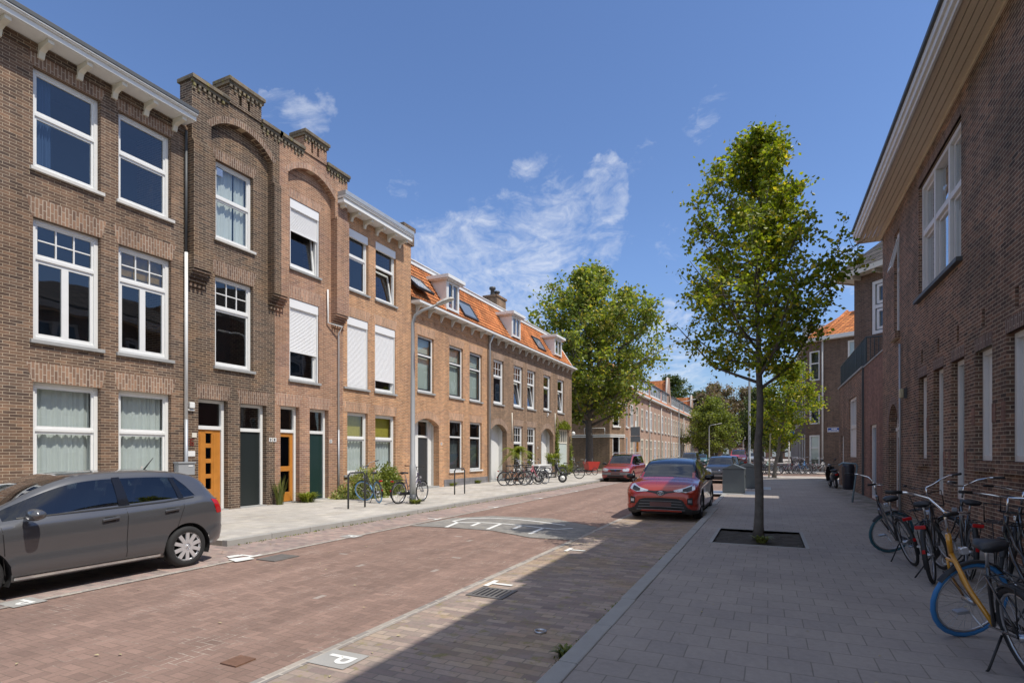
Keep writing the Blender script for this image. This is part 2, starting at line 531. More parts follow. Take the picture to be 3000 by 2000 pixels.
# ---------------------------------------------------------------- ground
mat('ground_far', (.16, .17, .10), .95, var=.3, vs=.2)
b = MB(); R_ = 900
b.quad((-R_, -R_, -.02), (R_, -R_, -.02), (R_, R_, -.02), (-R_, R_, -.02))
obj('ground', b, 'ground_far', kind='structure')
sheet('road', -8.86, -1.44, -14, 150, 0.0, 'road_clinker')
sheet('parking_strip', -3.36, -1.44, -14, 16.6, .004, 'strip_clinker')
# border course of clinkers laid lengthwise
sheet('parking_bay', -8.86, -7.55, -14, 48, .004, 'bay_clinker')
brick('border_clinker', (.36, .33, .29), (.28, .25, .23), (.42, .38, .33), .20, .10, .012, flat=True, soldier=True, wear=.35)
sheet('border_course', -3.47, -3.36, -14, 16.6, .006, 'border_clinker')
sheet('border_course', -7.66, -7.55, -14, 48, .008, 'border_clinker')
# side street, crossing and the sunny square beyond
sheet('side_street', -60, -8.86, 43.5, 52, -.004, 'road_clinker')
sheet('cross_street', -1.44, 60, 42.0, 48.5, .002, 'road_clinker')
# speed table in grey clinkers
b = MB()
pts = [(-7.5, 10.6), (-7.40, 12.3), (-6.7, 13.2), (-5.0, 13.3), (-3.5, 12.2), (-3.42, 10.2), (-4.3, 10.15), (-5.4, 10.7), (-6.45, 10.75)]
b.add([(x, y, .010) for x, y in pts], [tuple(range(len(pts)))])
obj('speed_table', b, 'grey_clinker', kind='structure')
# kerbs and pavements (one mesh each, kerb joints in real steps)


def kerb(name, x0, x1, y0, y1, along='y', z=.115):
    k = MB(); L = 1.0; a0, a1 = (y0, y1) if along == 'y' else (x0, x1)
    a = a0
    while a < a1 - .01:
        e = min(a + L, a1)
        dz = RND.uniform(-.004, .004); dn = RND.uniform(-.005, .005)
        if along == 'y': k.box(x0 + dn, x1 + dn, a + .004, e - .004, -.05, z + dz)
        else: k.box(a + .004, e - .004, y0 + dn, y1 + dn, -.05, z + dz)
        a = e
    return obj(name, k, 'kerb', kind='structure', bevel=.012)


kerb('kerb', -9.00, -8.86, 6.9, 41.5)
kerb('kerb', -10.0, -9.86, -10, 6.9)
kerb('kerb', -1.46, -1.30, -10, 15.6)
sheet('pavement', -13.8, -9.0, 6.9, 41.5, .10, 'slabs_left', .15)
sheet('pavement', -13.8, -10.0, -12, 6.9, .10, 'slabs_left', .15)
sheet('parking_bay', -9.86, -8.86, -12, 6.9, .003, 'bay_clinker')
sheet('pavement', -13.9, -8.9, 53.5, 150, .10, 'slabs_left', .15)
# right pavement with the sunk tree pit left open
pit = (-.90, .57, 10.45, 12.45)
b = MB()
for x0, x1, y0, y1 in ((-1.30, 3.25, -12, pit[2]), (-1.30, pit[0], pit[2], pit[3]), (pit[1], 3.25, pit[2], pit[3]), (-1.30, 3.25, pit[3], 16.6), (-1.44, 3.25, 16.6, 38.4)):
    b.box(x0, x1, y0, y1, -.05, .10)
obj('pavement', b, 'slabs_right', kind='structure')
kerb('kerb', -1.60, -1.44, 17.0, 38.4)
kerb('kerb', -1.44, 3.2, 38.4, 38.56, 'x')
kerb('kerb', -1.60, -1.30, 15.6, 17.0)
sheet('square', -1.44, 60, 48.5, 150, .10, 'plaza_slabs', .15)
sheet('square', 3.25, 30, 33.0, 42.0, .10, 'plaza_slabs', .15)
sheet('square', -1.44, 3.25, 38.56, 42.0, .10, 'plaza_slabs', .15)
b = MB()
n = 14
vs = []
for j in range(n + 1):
    for i in range(n + 1):
        vs.append((pit[0] + (pit[1] - pit[0]) * i / n, pit[2] + (pit[3] - pit[2]) * j / n, .045 + RND.uniform(0, .035)))
b.add(vs, [(j * (n + 1) + i, j * (n + 1) + i + 1, (j + 1) * (n + 1) + i + 1, (j + 1) * (n + 1) + i) for j in range(n) for i in range(n)])
obj('tree_pit_soil', b, 'soil', kind='structure')
b = MB()
for x0, x1, y0, y1 in ((pit[0] - .06, pit[0], pit[2] - .06, pit[3] + .06), (pit[1], pit[1] + .06, pit[2] - .06, pit[3] + .06), (pit[0], pit[1], pit[2] - .06, pit[2]), (pit[0], pit[1], pit[3], pit[3] + .06)):
    b.box(x0, x1, y0, y1, -.02, .106)
obj('tree_pit_edging', b, 'kerb', kind='structure')

# ---------------------------------------------------------------- painted markings


def marking(name, polys, z, label, cat='road marking', m='road_white', group=None, th=.003):
    b = MB()
    for p in polys:
        k = len(p)
        b.add([(x, y, z) for x, y in p] + [(x, y, z + th) for x, y in p],
              [tuple(range(k, 2 * k))] + [(i, (i + 1) % k, (i + 1) % k + k, i + k) for i in range(k)])
    return obj(name, b, m, label=label, cat=cat, group=group)


def line(p, q, w):
    p = Vector((p[0], p[1])); q = Vector((q[0], q[1])); d = (q - p).normalized() * 1; nrm = Vector((-d.y, d.x)) * w / 2
    return [tuple(p + nrm), tuple(p - nrm), tuple(q - nrm), tuple(q + nrm)]


arc = [(-7.05, 11.76), (-7.00, 12.35), (-6.51, 12.72), (-5.75, 12.76), (-5.09, 12.55), (-4.29, 12.2)]
arc_in = [(-6.81, 11.58), (-6.31, 11.81), (-5.76, 11.85), (-5.17, 11.72), (-4.57, 11.55), (-4.25, 11.46)]
polys = [line(a_, b_, .07) for c_ in (arc, arc_in) for a_, b_ in zip(c_[:-1], c_[1:])]
for p_, q_ in zip(arc_in[:5], ((-6.61, 10.73), (-6.2, 11.18), (-5.61, 10.83), (-5.11, 11.12), (-4.49, 10.57))): polys.append(line(p_, q_, .085))
polys.append(line(arc[0], arc_in[0], .07)); polys.append(line(arc_in[-1], (-3.95, 11.75), .07))
marking('speed_table_marking', polys, .012, 'white comb shaped lines on the grey speed table across the red road')


def letterP(cx, cy, s, rot):
    """P of height s; the upright along local +v"""
    out = []
    sw = s * .17
    out.append([(-.26 * s, -.5 * s), (-.26 * s + sw, -.5 * s), (-.26 * s + sw, .5 * s), (-.26 * s, .5 * s)])
    out.append([(-.26 * s + sw, .5 * s - sw), (.05 * s, .5 * s - sw), (.05 * s, .5 * s), (-.26 * s + sw, .5 * s)])
    out.append([(-.26 * s + sw, -.06 * s), (.05 * s, -.06 * s), (.05 * s, -.06 * s + sw), (-.26 * s + sw, -.06 * s + sw)])
    r1 = .28 * s; r0 = r1 - sw; c0 = (.05 * s, .22 * s)
    for i in range(10):
        a = -pi / 2 + pi * i / 10; b2 = -pi / 2 + pi * (i + 1) / 10
        out.append([(c0[0] + r * cos(t), c0[1] + r * sin(t)) for r, t in ((r0, a), (r1, a), (r1, b2), (r0, b2))])
    ca, sa = cos(rot), sin(rot)
    return [[(cx + x * ca - y * sa, cy + x * sa + y * ca) for x, y in p] for p in out]


for (x, y, txt) in ((-3.20, 3.52, 'beside the edge of the building shadow'), (-7.66, 8.80, 'in the middle of the far parking line'),
                    (-7.66, 3.35, 'at the edge of the grey hatchback shadow')):
    b = MB(); b.quad((x - .19, y - .16, .0095), (x + .19, y - .16, .0095), (x + .19, y + .16, .0095), (x - .19, y + .16, .0095))
    sl = thing('parking_marker', 'grey slab with white letter P ' + txt, 'road marking', (x, y, 0), group='parking letters set in the road')
    obj('slab', b, 'kerb', sl)
    b = MB()
    for p in letterP(x + .01, y, .27, -pi * .5):
        b.add([(px, py, .0125) for px, py in p], [tuple(range(len(p)))])
    obj('letter', b, 'road_white', sl)
for i, (x, y, t) in enumerate(((-7.61, 6.4, 'worn white T mark between the grey hatchback and the manhole cover'), (-7.61, 11.95, 'white T mark at the left end of the speed table'), (-7.61, 15.3, 'white T mark on the far parking line behind the speed table'),
                               (-7.61, 19.0, 'second white T mark beyond the speed table'), (-7.61, 23.2, 'third white T mark beyond the speed table'), (-3.25, 6.38, 'white T mark touching the drain grate'), (-3.15, 9.15, 'faint white T mark on the pale clinkers right of the speed table'))):
    sgn = -1 if x < -5 else 1
    marking('parking_line', [line((x, y - .16), (x, y + .16), .07), line((x + sgn * .035, y), (x + sgn * .30, y), .07)], .0125, t, group='parking bay ticks')
mat('gold_patch', (.62, .60, .56), .7, var=.3, vs=30)
marking('paint_splash', [[(-7.75, 6.05), (-7.45, 5.95), (-7.40, 6.25), (-7.62, 6.3)], [(-7.98, 6.2), (-7.82, 6.12), (-7.78, 6.34), (-7.93, 6.38)]], .0165, 'white paint splashes on the clinkers behind the grey hatchback', 'paint stain')


def grate(x, y, sx, sy, label):
    t = thing('drain_grate', label, 'drain', (x, y, 0))
    b = MB(); f = .05
    b.box(x - sx, x - sx + f, y - sy, y + sy, 0, .016); b.box(x + sx - f, x + sx, y - sy, y + sy, 0, .016)
    b.box(x - sx + f, x + sx - f, y - sy, y - sy + f, 0, .016); b.box(x - sx + f, x + sx - f, y + sy - f, y + sy, 0, .016)
    n = 6
    for i in range(n):
        xx = x - sx + f + (2 * sx - 2 * f) * (i + .5) / n
        b.box(xx - .015, xx + .015, y - sy + f, y + sy - f, .004, .015)
    obj('grille', b, 'iron', t)
    b = MB(); b.box(x - sx + .01, x + sx - .01, y - sy + .01, y + sy - .01, .0, .0105); obj('pit', b, 'black', t)


grate(-3.02, 5.95, .24, .22, 'iron drain grate with slots in the pale clinker strip')
t = obj('manhole_cover', MB().box(-7.36, -6.96, 6.25, 6.75, 0, .014), 'iron', label='square rusty manhole cover near the white T mark behind the grey hatchback', cat='manhole cover')
mat('rusty', (.16, .085, .055), .8, var=.35, vs=20)
obj('valve_cover', MB().box(-4.0, -3.82, 3.05, 3.24, 0, .012), 'rusty', label='small square valve cover in the red clinkers at the bottom of the street', cat='manhole cover')
b = MB()
b.lathe([(.055, .004), (.06, .02), (.05, .022), (.044, .01)], (-1.95, 4.85, .004), 'z', 16)
obj('bottle_lid', b, 'steel', label='small round metal lid lying in the shaded parking strip', cat='lid')
# ---------------------------------------------------------------- building kit
brick('brick_brown', (.215, .135, .090), (.120, .080, .060), (.44, .35, .25), ms=.0055, wear=.36, jit=.75, var=(.85, .92, 1.0))
brick('brick_umber', (.150, .098, .070), (.085, .062, .050), (.40, .33, .24), ms=.0055, wear=.34, jit=.75, var=(1.2, 1.1, .95))
brick('brick_rose', (.385, .215, .135), (.310, .175, .115), (.50, .38, .27), wear=.22, var=(.88, .90, 1.02))
brick('brick_salmon', (.500, .270, .140), (.41, .215, .115), (.60, .46, .31), wear=.22, var=(.92, .93, 1.0))
brick('brick_taupe', (.260, .162, .102), (.185, .122, .082), (.40, .31, .22), wear=.25)
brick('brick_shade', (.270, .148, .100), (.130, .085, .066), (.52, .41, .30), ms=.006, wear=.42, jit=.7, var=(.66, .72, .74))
brick('brick_red', (.265, .145, .110), (.220, .125, .100), (.26, .17, .13), wear=.25)
brick('brick_pink', (.43, .285, .215), (.36, .235, .18), (.48, .38, .30), wear=.2)
for k, (a, b_, c_) in {'brown': ((.31, .195, .130), (.215, .135, .095), (.46, .38, .30)), 'umber': ((.245, .155, .105), (.16, .105, .080), (.40, .33, .26)),
                       'rose': ((.43, .255, .175), (.35, .21, .15), (.50, .40, .31)), 'salmon': ((.50, .285, .175), (.40, .235, .15), (.52, .42, .31)), 'shade': ((.21, .135, .11), (.15, .10, .085), (.36, .30, .25)),
                       'taupe': ((.33, .215, .15), (.25, .165, .12), (.44, .36, .28))}.items():
    brick('soldier_' + k, a, b_, c_, bw=.215, rh=.068, ms=.008, soldier=True, wear=.2)
brick('coping', (.21, .17, .12), (.14, .12, .09), (.25, .22, .18), bw=.25, rh=.10, wear=.35, moss=(.27, .24, .07))
brick('plinth_stone', (.24, .23, .24), (.18, .18, .19), (.12, .12, .12), bw=.6, rh=.25, wear=.3)
brick('tiles_orange', (.60, .235, .090), (.46, .165, .062), (.20, .075, .032), bw=.21, rh=.24, ms=.016, off=0., wear=.32, var=(.72, .78, .85))
brick('tiles_dark', (.17, .15, .14), (.11, .10, .095), (.03, .03, .03), bw=.25, rh=.30, ms=.03, off=0., wear=.25)
mat('roofing', (.09, .09, .09), .9, var=.2)
mat('plaster', (.46, .44, .40), .8, var=.12)
mat('wood_orange', (.50, .200, .035), .35, var=.22, vs=5, coat=.4)
mat('wood_dark', (.12, .06, .03), .5, var=.3)


def wall_holes(mb, u0, u1, z0, z1, holes, n=0., depth=.3):
    us = sorted({u0, u1} | {h[k] for h in holes for k in ('u0', 'u1') if u0 < h[k] < u1})
    zs = sorted({z0, z1} | {h[k] for h in holes for k in ('z0', 'z1') if z0 < h[k] < z1})
    for i in range(len(us) - 1):
        for j in range(len(zs) - 1):
            cu = (us[i] + us[i + 1]) / 2; cz = (zs[j] + zs[j + 1]) / 2
            if any(h['u0'] < cu < h['u1'] and h['z0'] < cz < h['z1'] for h in holes): continue
            mb.quad((us[i], n, zs[j]), (us[i + 1], n, zs[j]), (us[i + 1], n, zs[j + 1]), (us[i], n, zs[j + 1]))
    for h in holes:
        a, b_, c_, d = h['u0'], h['u1'], h['z0'], h['z1']; r = h.get('arch', 0)
        zt = d - r
        mb.quad((a, n, c_), (a, n - depth, c_), (a, n - depth, zt), (a, n, zt))
        mb.quad((b_, n, c_), (b_, n - depth, c_), (b_, n - depth, zt), (b_, n, zt))
        mb.quad((a, n, c_), (b_, n, c_), (b_, n - depth, c_), (a, n - depth, c_))
        if not r:
            mb.quad((a, n, d), (b_, n, d), (b_, n - depth, d), (a, n - depth, d))
        else:
            pts = arc_pts(a, b_, zt, r)
            for p, q in zip(pts[:-1], pts[1:]):
                mb.quad((p[0], n, p[1]), (q[0], n, q[1]), (q[0], n - depth, q[1]), (p[0], n - depth, p[1]))
                mb.quad((p[0], n, p[1]), (q[0], n, q[1]), (q[0], n, d), (p[0], n, d))
    return mb


def arc_pts(a, b, zs, r, n=14):
    """segmental arch from (a, zs) to (b, zs) rising r"""
    h = (b - a) / 2; R = (h * h + r * r) / (2 * r); cz = zs + r - R; c = (a + b) / 2
    t0 = math.asin(min(1, h / R))
    if r > h: t0 = pi - t0
    return [(c + R * sin(-t0 + 2 * t0 * i / n), cz + R * cos(-t0 + 2 * t0 * i / n)) for i in range(n + 1)]


def bars(mb, u0, u1, z0, z1, n0, n1, w, sides='lrtb'):
    """rectangular frame butted at the corners"""
    if 'l' in sides: mb.box(u0, u0 + w, n0, n1, z0, z1)
    if 'r' in sides: mb.box(u1 - w, u1, n0, n1, z0, z1)
    a = u0 + (w if 'l' in sides else 0); b_ = u1 - (w if 'r' in sides else 0)
    if 't' in sides: mb.box(a, b_, n0, n1, z1 - w, z1)
    if 'b' in sides: mb.box(a, b_, n0, n1, z0, z0 + w)


def window(fr, house, u0, u1, z0, z1, tr=None, grid=None, low=1, fm='white', sash='white', fw=.075, rec=.11, cur=None, sill=True, shut=None,
           label=None, open_=False, lintel=None, glass='glass', lh=.40, bottom=.07, sillm='stone_sill', name='window', casing=False):
    f = MB(fr)
    n1, n0 = -rec, -rec - .09
    bars(f, u0 + .004, u1 - .004, z0 + .004, z1 - .004, n0, n1, fw)
    if tr: f.box(u0 + fw, u1 - fw, n0 + .01, n1 - .006, tr - .035, tr + .035)
    win = obj(name, f, fm, house, label=label, bevel=.006)
    iu0, iu1, iz0, iz1 = u0 + fw, u1 - fw, z0 + fw, z1 - fw
    sw = .045
    s_ = MB(fr); any_s = False
    zt = iz1
    if tr:
        bars(s_, iu0, iu1, tr + .035, iz1, n0 + .02, n1 - .025, sw); any_s = True
        if grid:
            c, r = grid
            a, b_, cz0, cz1 = iu0 + sw, iu1 - sw, tr + .035 + sw, iz1 - sw
            for i in range(1, c):
                x = a + (b_ - a) * i / c; s_.box(x - .013, x + .013, n0 + .03, n1 - .03, cz0, cz1)
            for i in range(1, r):
                z = cz0 + (cz1 - cz0) * i / r
                for k in range(c):
                    xa = a + (b_ - a) * k / c + .013; xb = a + (b_ - a) * (k + 1) / c - .013
                    s_.box(xa, xb, n0 + .032, n1 - .032, z - .013, z + .013)
        zt = tr - .035
    if not open_:
        sw2 = .055 if low > 1 else .05
        w_ = (iu1 - iu0) / low
        for i in range(low):
            a = iu0 + w_ * i
            bars(s_, a, a + w_, iz0, zt, n0 + .0, n1 - .035, sw2 + (.012 if low > 1 else 0), 'lrt'); s_.box(a + sw2 + (.012 if low > 1 else 0), a + w_ - sw2 - (.012 if low > 1 else 0), n0, n1 - .035, iz0, iz0 + sw2 + bottom - .05)
        any_s = True
        obj('sash', s_, sash, win)
    else:
        # tilted-open casement hinged low, leaning into the room at the top
        obj('sash', s_, sash, win) if any_s else None
        o_ = MB(fr)
        dn = -.20
        def P(u, t): return (u, n0 + .03 + dn * t - .02, iz0 + (zt - iz0) * t)
        for (ua, ub, ta, tb) in ((iu0, iu0 + .06, 0, 1), (iu1 - .06, iu1, 0, 1), (iu0 + .06, iu1 - .06, 0, .06), (iu0 + .06, iu1 - .06, .94, 1)):
            p = [P(ua, ta), P(ub, ta), P(ub, tb), P(ua, tb)]
            q = [(a, b_ + .04, c) for a, b_, c in p]
            o_.add(p + q, [(0, 1, 2, 3), (4, 7, 6, 5), (0, 4, 5, 1), (1, 5, 6, 2), (2, 6, 7, 3), (3, 7, 4, 0)])
        obj('open_casement', o_, sash, win)
        g2 = MB(fr); g2.quad(P(iu0 + .06, .06), P(iu1 - .06, .06), P(iu1 - .06, .94), P(iu0 + .06, .94)); obj('pane', g2, glass, win, recalc=False)
    g = MB(fr)
    gn = n0 + .035
    if open_ and tr: g.quad((iu0, gn, tr), (iu1, gn, tr), (iu1, gn, iz1), (iu0, gn, iz1)); obj('pane', g, glass, win, recalc=False)
    elif not open_: g.quad((iu0, gn, iz0), (iu1, gn, iz0), (iu1, gn, iz1), (iu0, gn, iz1)); obj('pane', g, glass, win, recalc=False)
    cn = n0 - .10
    if cur in ('curtain', 'curtain_gap', 'blue'):
        c = MB(fr); segs = 60
        a, b_ = (iu0, iu1) if cur != 'blue' else (iu0, iu0 + (iu1 - iu0) * .34)
        rr = random.Random(int(u0 * 100))
        ph = rr.uniform(0, 6)
        vs = []
        tops = []
        for i in range(segs + 1):
            t = i / segs
            wv = .028 * sin(t * 47 + ph + 2.5 * sin(t * 9)) + .012 * sin(t * 101 + ph)
            x = a + (b_ - a) * t
            vs += [(x, cn + wv, z0 + .02), (x + .015 * sin(t * 23), cn + wv * .6, z1)]
        c.add(vs, [(2 * i, 2 * i + 2, 2 * i + 3, 2 * i + 1) for i in range(segs) if not (cur == 'curtain_gap' and abs(i - 38) < 2)], True)
        obj('curtain', c, 'blue_curtain' if cur == 'blue' else 'curtain', win, recalc=False)
    elif cur in ('blind', 'yellow', 'amber', 'blindlow'):
        c = MB(fr); zb = {'blind': z0 + .02, 'yellow': (tr or z0) - .0, 'amber': tr or z0, 'blindlow': z0 + .02}[cur]
        ztp = z1 - .1 if cur != 'blindlow' else z0 + (z1 - z0) * .62
        c.box(u0 + .03, u1 - .03, cn - .004, cn + .004, zb, ztp)
        obj('blind', c, {'blind': 'blind', 'yellow': 'yellow_blind', 'amber': 'amber_blind', 'blindlow': 'blind'}[cur], win)
        if cur == 'yellow':
            c = MB(fr); vs = []
            for i in range(41):
                t = i / 40; wv = .03 * sin(t * 40)
                vs += [(iu0 + (iu1 - iu0) * t, cn + wv, z0 + .02), (iu0 + (iu1 - iu0) * t, cn + wv, (tr or z1) - .1)]
            c.add(vs, [(2 * i, 2 * i + 2, 2 * i + 3, 2 * i + 1) for i in range(40)], True); obj('curtain', c, 'curtain', win, recalc=False)
    if sill:
        s2 = MB(fr); s2.box(u0 - .06, u1 + .06, -rec - .01, .07, z0 - .075, z0 - .0)
        obj('sill', s2, sillm, win, bevel=.006)
    if shut is not None or casing:
        s3 = MB(fr); s3.box(u0 + .01, u1 - .01, -rec + .002, -.015, z1 - .30, z1 - .01)
        sh = obj('shutter_box', s3, 'shutter', win, bevel=.008)
        if shut is not None:
            s4 = MB(fr); z = z1 - .30; k = 0
            while z > shut + .01:
                zb = max(z - .045, shut)
                s4.add([(u0 + .05, -rec + .03, z), (u1 - .05, -rec + .03, z), (u1 - .05, -rec + .040, (z + zb) / 2), (u0 + .05, -rec + .040, (z + zb) / 2), (u0 + .05, -rec + .026, zb + .006), (u1 - .05, -rec + .026, zb + .006), (u0 + .05, -rec + .03, zb), (u1 - .05, -rec + .03, zb)],
                       [(0, 1, 2, 3), (3, 2, 5, 4), (4, 5, 7, 6)])
                z = zb
            s4.box(u0 + .05, u1 - .05, -rec + .01, -rec + .045, shut - .05, shut)
            obj('roller_shutter', s4, 'shutter', win)
            s5 = MB(fr); s5.box(u0 + .012, u0 + .05, -rec + .004, -.03, z0 + .01, z1 - .30); s5.box(u1 - .05, u1 - .012, -rec + .004, -.03, z0 + .01, z1 - .30)
            obj('shutter_rail', s5, 'shutter', win)
    if lintel:
        L = MB(fr)
        sp = .12
        L.prism([(u0 - .02, z1 - .002), (u1 + .02, z1 - .002), (u1 + sp, z1 + lh), (u0 - sp, z1 + lh)], -.02, .004)
        obj('lintel', L, lintel, house)
    return win


def doorset(fr, house, u0, u1, z0, z1, style, tr, rec=.16, fm='white', label=None, lintel=None, arch=0, lw=None):
    """door with frame, fanlight and leaf; lw = leaf limits when the frame is wider"""
    f = MB(fr); fw = .085
    n1, n0 = -rec, -rec - .10
    a, b_ = lw or (u0 + fw, u1 - fw)
    f.box(u0 + .004, a, n0, n1, z0 + .004, z1 - .004); f.box(b_, u1 - .004, n0, n1, z0 + .004, z1 - .004)
    f.box(a, b_, n0, n1, z1 - fw, z1 - .004); f.box(a, b_, n0, n1 - .004, tr - .05, tr + .05)
    dset = obj('door', f, fm, house, label=label, bevel=.006)
    g = MB(fr); g.quad((a, n0 + .03, tr), (b_, n0 + .03, tr), (b_, n0 + .03, z1 - fw), (a, n0 + .03, z1 - fw)); obj('fanlight', g, 'glass', dset, recalc=False)
    ln1, ln0 = n1 - .045, n1 - .095
    zt = tr - .05; zb = z0 + .02
    lf = MB(fr); H = zt - zb; w_ = b_ - a
    leafm = {'slots': 'wood_orange', 'plain': 'dark_green', 'glazed': 'wood_orange', 'panel': 'green_paint', 'dark': 'anthracite', 'white': 'white', 'plank': 'mint', 'white_narrow': 'white', 'grey': 'door_grey'}[style]
    lf.box(a + .003, b_ - .003, ln0, ln1, zb, zt) if style not in ('glazed', 'slots') else None
    if style == 'glazed':
        st = .13
        bars(lf, a + .003, b_ - .003, zb, zt, ln0, ln1, st, 'lrt'); lf.box(a + st, b_ - st, ln0, ln1, zb, zb + .30)
        lf.box(a + st, b_ - st, ln0, ln1, zb + H * .44, zb + H * .44 + .16)
    if style == 'slots':
        c = a + w_ * .50; s2 = .085
        zs_ = [zb + .55 + .42 * i for i in range(4)]
        lf.box(a + .003, c - s2, ln0, ln1, zb, zt); lf.box(c + s2, b_ - .003, ln0, ln1, zb, zt)
        prev = zb
        for z in zs_:
            lf.box(c - s2, c + s2, ln0, ln1, prev, z); prev = z + .30
        lf.box(c - s2, c + s2, ln0, ln1, prev, zt)
        # raised planks either side
        for (x0, x1) in ((a + .10, c - s2 - .05), (c + s2 + .05, b_ - .10)):
            lf.box(x0, x1, ln1 + .001, ln1 + .014, zb + .30, zt - .12)
        lf.box(c - s2 - .03, c + s2 + .03, ln1 + .001, ln1 + .01, zt - .10, zt - .05)
    leaf = obj('leaf', lf, leafm, dset, bevel=.004)
    if style == 'glazed':
        g = MB(fr); g.quad((a + .1, ln0 + .02, zb + .2), (b_ - .1, ln0 + .02, zb + .2), (b_ - .1, ln0 + .02, zt - .1), (a + .1, ln0 + .02, zt - .1)); obj('pane', g, 'glass_dark', leaf, recalc=False)
    if style == 'slots':
        g = MB(fr); g.quad((c - s2, ln0 + .02, zs_[0] - .01), (c + s2, ln0 + .02, zs_[0] - .01), (c + s2, ln0 + .02, prev), (c - s2, ln0 + .02, prev)); obj('pane', g, 'glass_dark', leaf, recalc=False)
        s2_ = MB(fr); s2_.box((a + b_) / 2 - .16, (a + b_) / 2 + .16, ln1 + .001, ln1 + .012, zb + .16, zb + .24); obj('mail_slot', s2_, 'steel', leaf)
    if style in ('plain', 'dark'):
        s2_ = MB(fr); s2_.box((a + b_) / 2 - .15, (a + b_) / 2 + .15, ln1 + .001, ln1 + .014, zb + .98, zb + 1.05); obj('mail_slot', s2_, 'steel', leaf)
        s2_ = MB(fr); bars(s2_, a + .05, b_ - .05, zb + .12, zt - .08, ln1 + .001, ln1 + .008, .02); obj('moulding', s2_, leafm, leaf)
    if style == 'glazed':
        s2_ = MB(fr); s2_.box((a + b_) / 2 - .13, (a + b_) / 2 + .13, ln1 + .001, ln1 + .012, zb + H * .44 + .05, zb + H * .44 + .11); obj('mail_slot', s2_, 'steel', leaf)
    if style == 'dark':
        g = MB(fr); g.box(a + .14, b_ - .14, ln1 + .001, ln1 + .006, zb + H * .60, zt - .14); obj('pane', g, 'glass_pale', leaf)
        g = MB(fr); g.box((a + b_) / 2 - .05, (a + b_) / 2 + .05, ln1 + .007, ln1 + .02, zb + H * .50, zb + H * .66); obj('knocker', g, 'steel', leaf)
    if style == 'panel':
        s2_ = MB(fr)
        bars(s2_, a + .14, b_ - .14, zb + .22, zb + .66, ln1 + .001, ln1 + .022, .04); s2_.box(a + .24, b_ - .24, ln1 + .001, ln1 + .018, zb + .32, zb + .56)
        bars(s2_, a + .12, b_ - .12, zb + .76, zb + .98, ln1 + .001, ln1 + .022, .035)
        pts = arc_pts(a + .13, b_ - .13, zt - .34, .14, 10)
        pi_ = arc_pts(a + .18, b_ - .18, zt - .36, .11, 10)
        for i in range(10):
            s2_.prism([pts[i], pts[i + 1], pi_[i + 1], pi_[i]], ln1 + .001, ln1 + .022)
        s2_.box(a + .13, a + .18, ln1 + .001, ln1 + .022, zb + 1.08, zt - .36); s2_.box(b_ - .18, b_ - .13, ln1 + .001, ln1 + .022, zb + 1.08, zt - .36)
        s2_.box(a + .18, b_ - .18, ln1 + .001, ln1 + .022, zb + 1.08, zb + 1.13)
        obj('moulding', s2_, leafm, leaf)
        g = MB(fr); g.prism([(a + .28, zb + 1.2), (b_ - .28, zb + 1.2)] + list(reversed(arc_pts(a + .28, b_ - .28, zt - .50, .10, 8))), ln1 + .001, ln1 + .006); obj('pane', g, 'glass_dark', leaf)
        s2_ = MB(fr); s2_.box((a + b_) / 2 - .15, (a + b_) / 2 + .15, ln1 + .001, ln1 + .014, zb + .84, zb + .90); obj('mail_slot', s2_, 'brass', leaf)
    if style in ('white', 'white_narrow'):
        g = MB(fr); g.box((a + b_) / 2 - .13, (a + b_) / 2 + .13, ln1 + .001, ln1 + .006, zb + H * .63, zb + H * .86); obj('pane', g, 'glass_pale', leaf)
    if style == 'plank':
        s2_ = MB(fr); k = 9
        for i in range(k):
            x0 = a + w_ * i / k; s2_.box(x0 + .008, x0 + w_ / k - .008, ln1 + .001, ln1 + .012, zb, zt - .01)
        obj('planks', s2_, leafm, leaf)
    hd = MB(fr); hx = b_ - .07 if style != 'panel' else a + .07
    hd.lathe([(0, 0), (.02, 0), (.02, .05), (.034, .06), (.034, .085), (0, .095)], (0, 0, 0), 'y', 10)
    hb = MB(fr); hb.add([(p[0] + hx, p[1] + ln1, p[2] + zb + 1.0) for p in [(v) for v in lathe_pts()]], lathe_faces(), True)
    obj('handle', hb, 'brass' if style == 'panel' else 'steel', leaf)
    st_ = MB(fr); st_.box(u0, u1, -rec - .1, .03, z0 - .06, z0 + .003); obj('threshold', st_, 'stone_sill', dset)
    if lintel:
        L = MB(fr); L.prism([(u0 - .02, z1 - .002), (u1 + .02, z1 - .002), (u1 + .10, z1 + .38), (u0 - .10, z1 + .38)], -.02, .004); obj('lintel', L, lintel, house)
    return dset


def lathe_pts(n=10):
    prof = [(.001, 0), (.02, 0), (.02, .05), (.034, .06), (.034, .085), (.001, .095)]
    return [(r * cos(2 * pi * k / n), h, r * sin(2 * pi * k / n)) for r, h in prof for k in range(n)]


def lathe_faces(n=10):
    return [(i * n + k, i * n + (k + 1) % n, (i + 1) * n + (k + 1) % n, (i + 1) * n + k) for i in range(5) for k in range(n)]


mat('green_paint', (.012, .034, .032), .3, var=.08)
mat('mint', (.50, .56, .52), .5, var=.08)
mat('door_grey', (.26, .29, .30), .5, var=.08)
mat('brass', (.60, .42, .14), .3, metal=.9, var=.05)
mat('glass_pale', (.42, .46, .47), .12, var=.1)


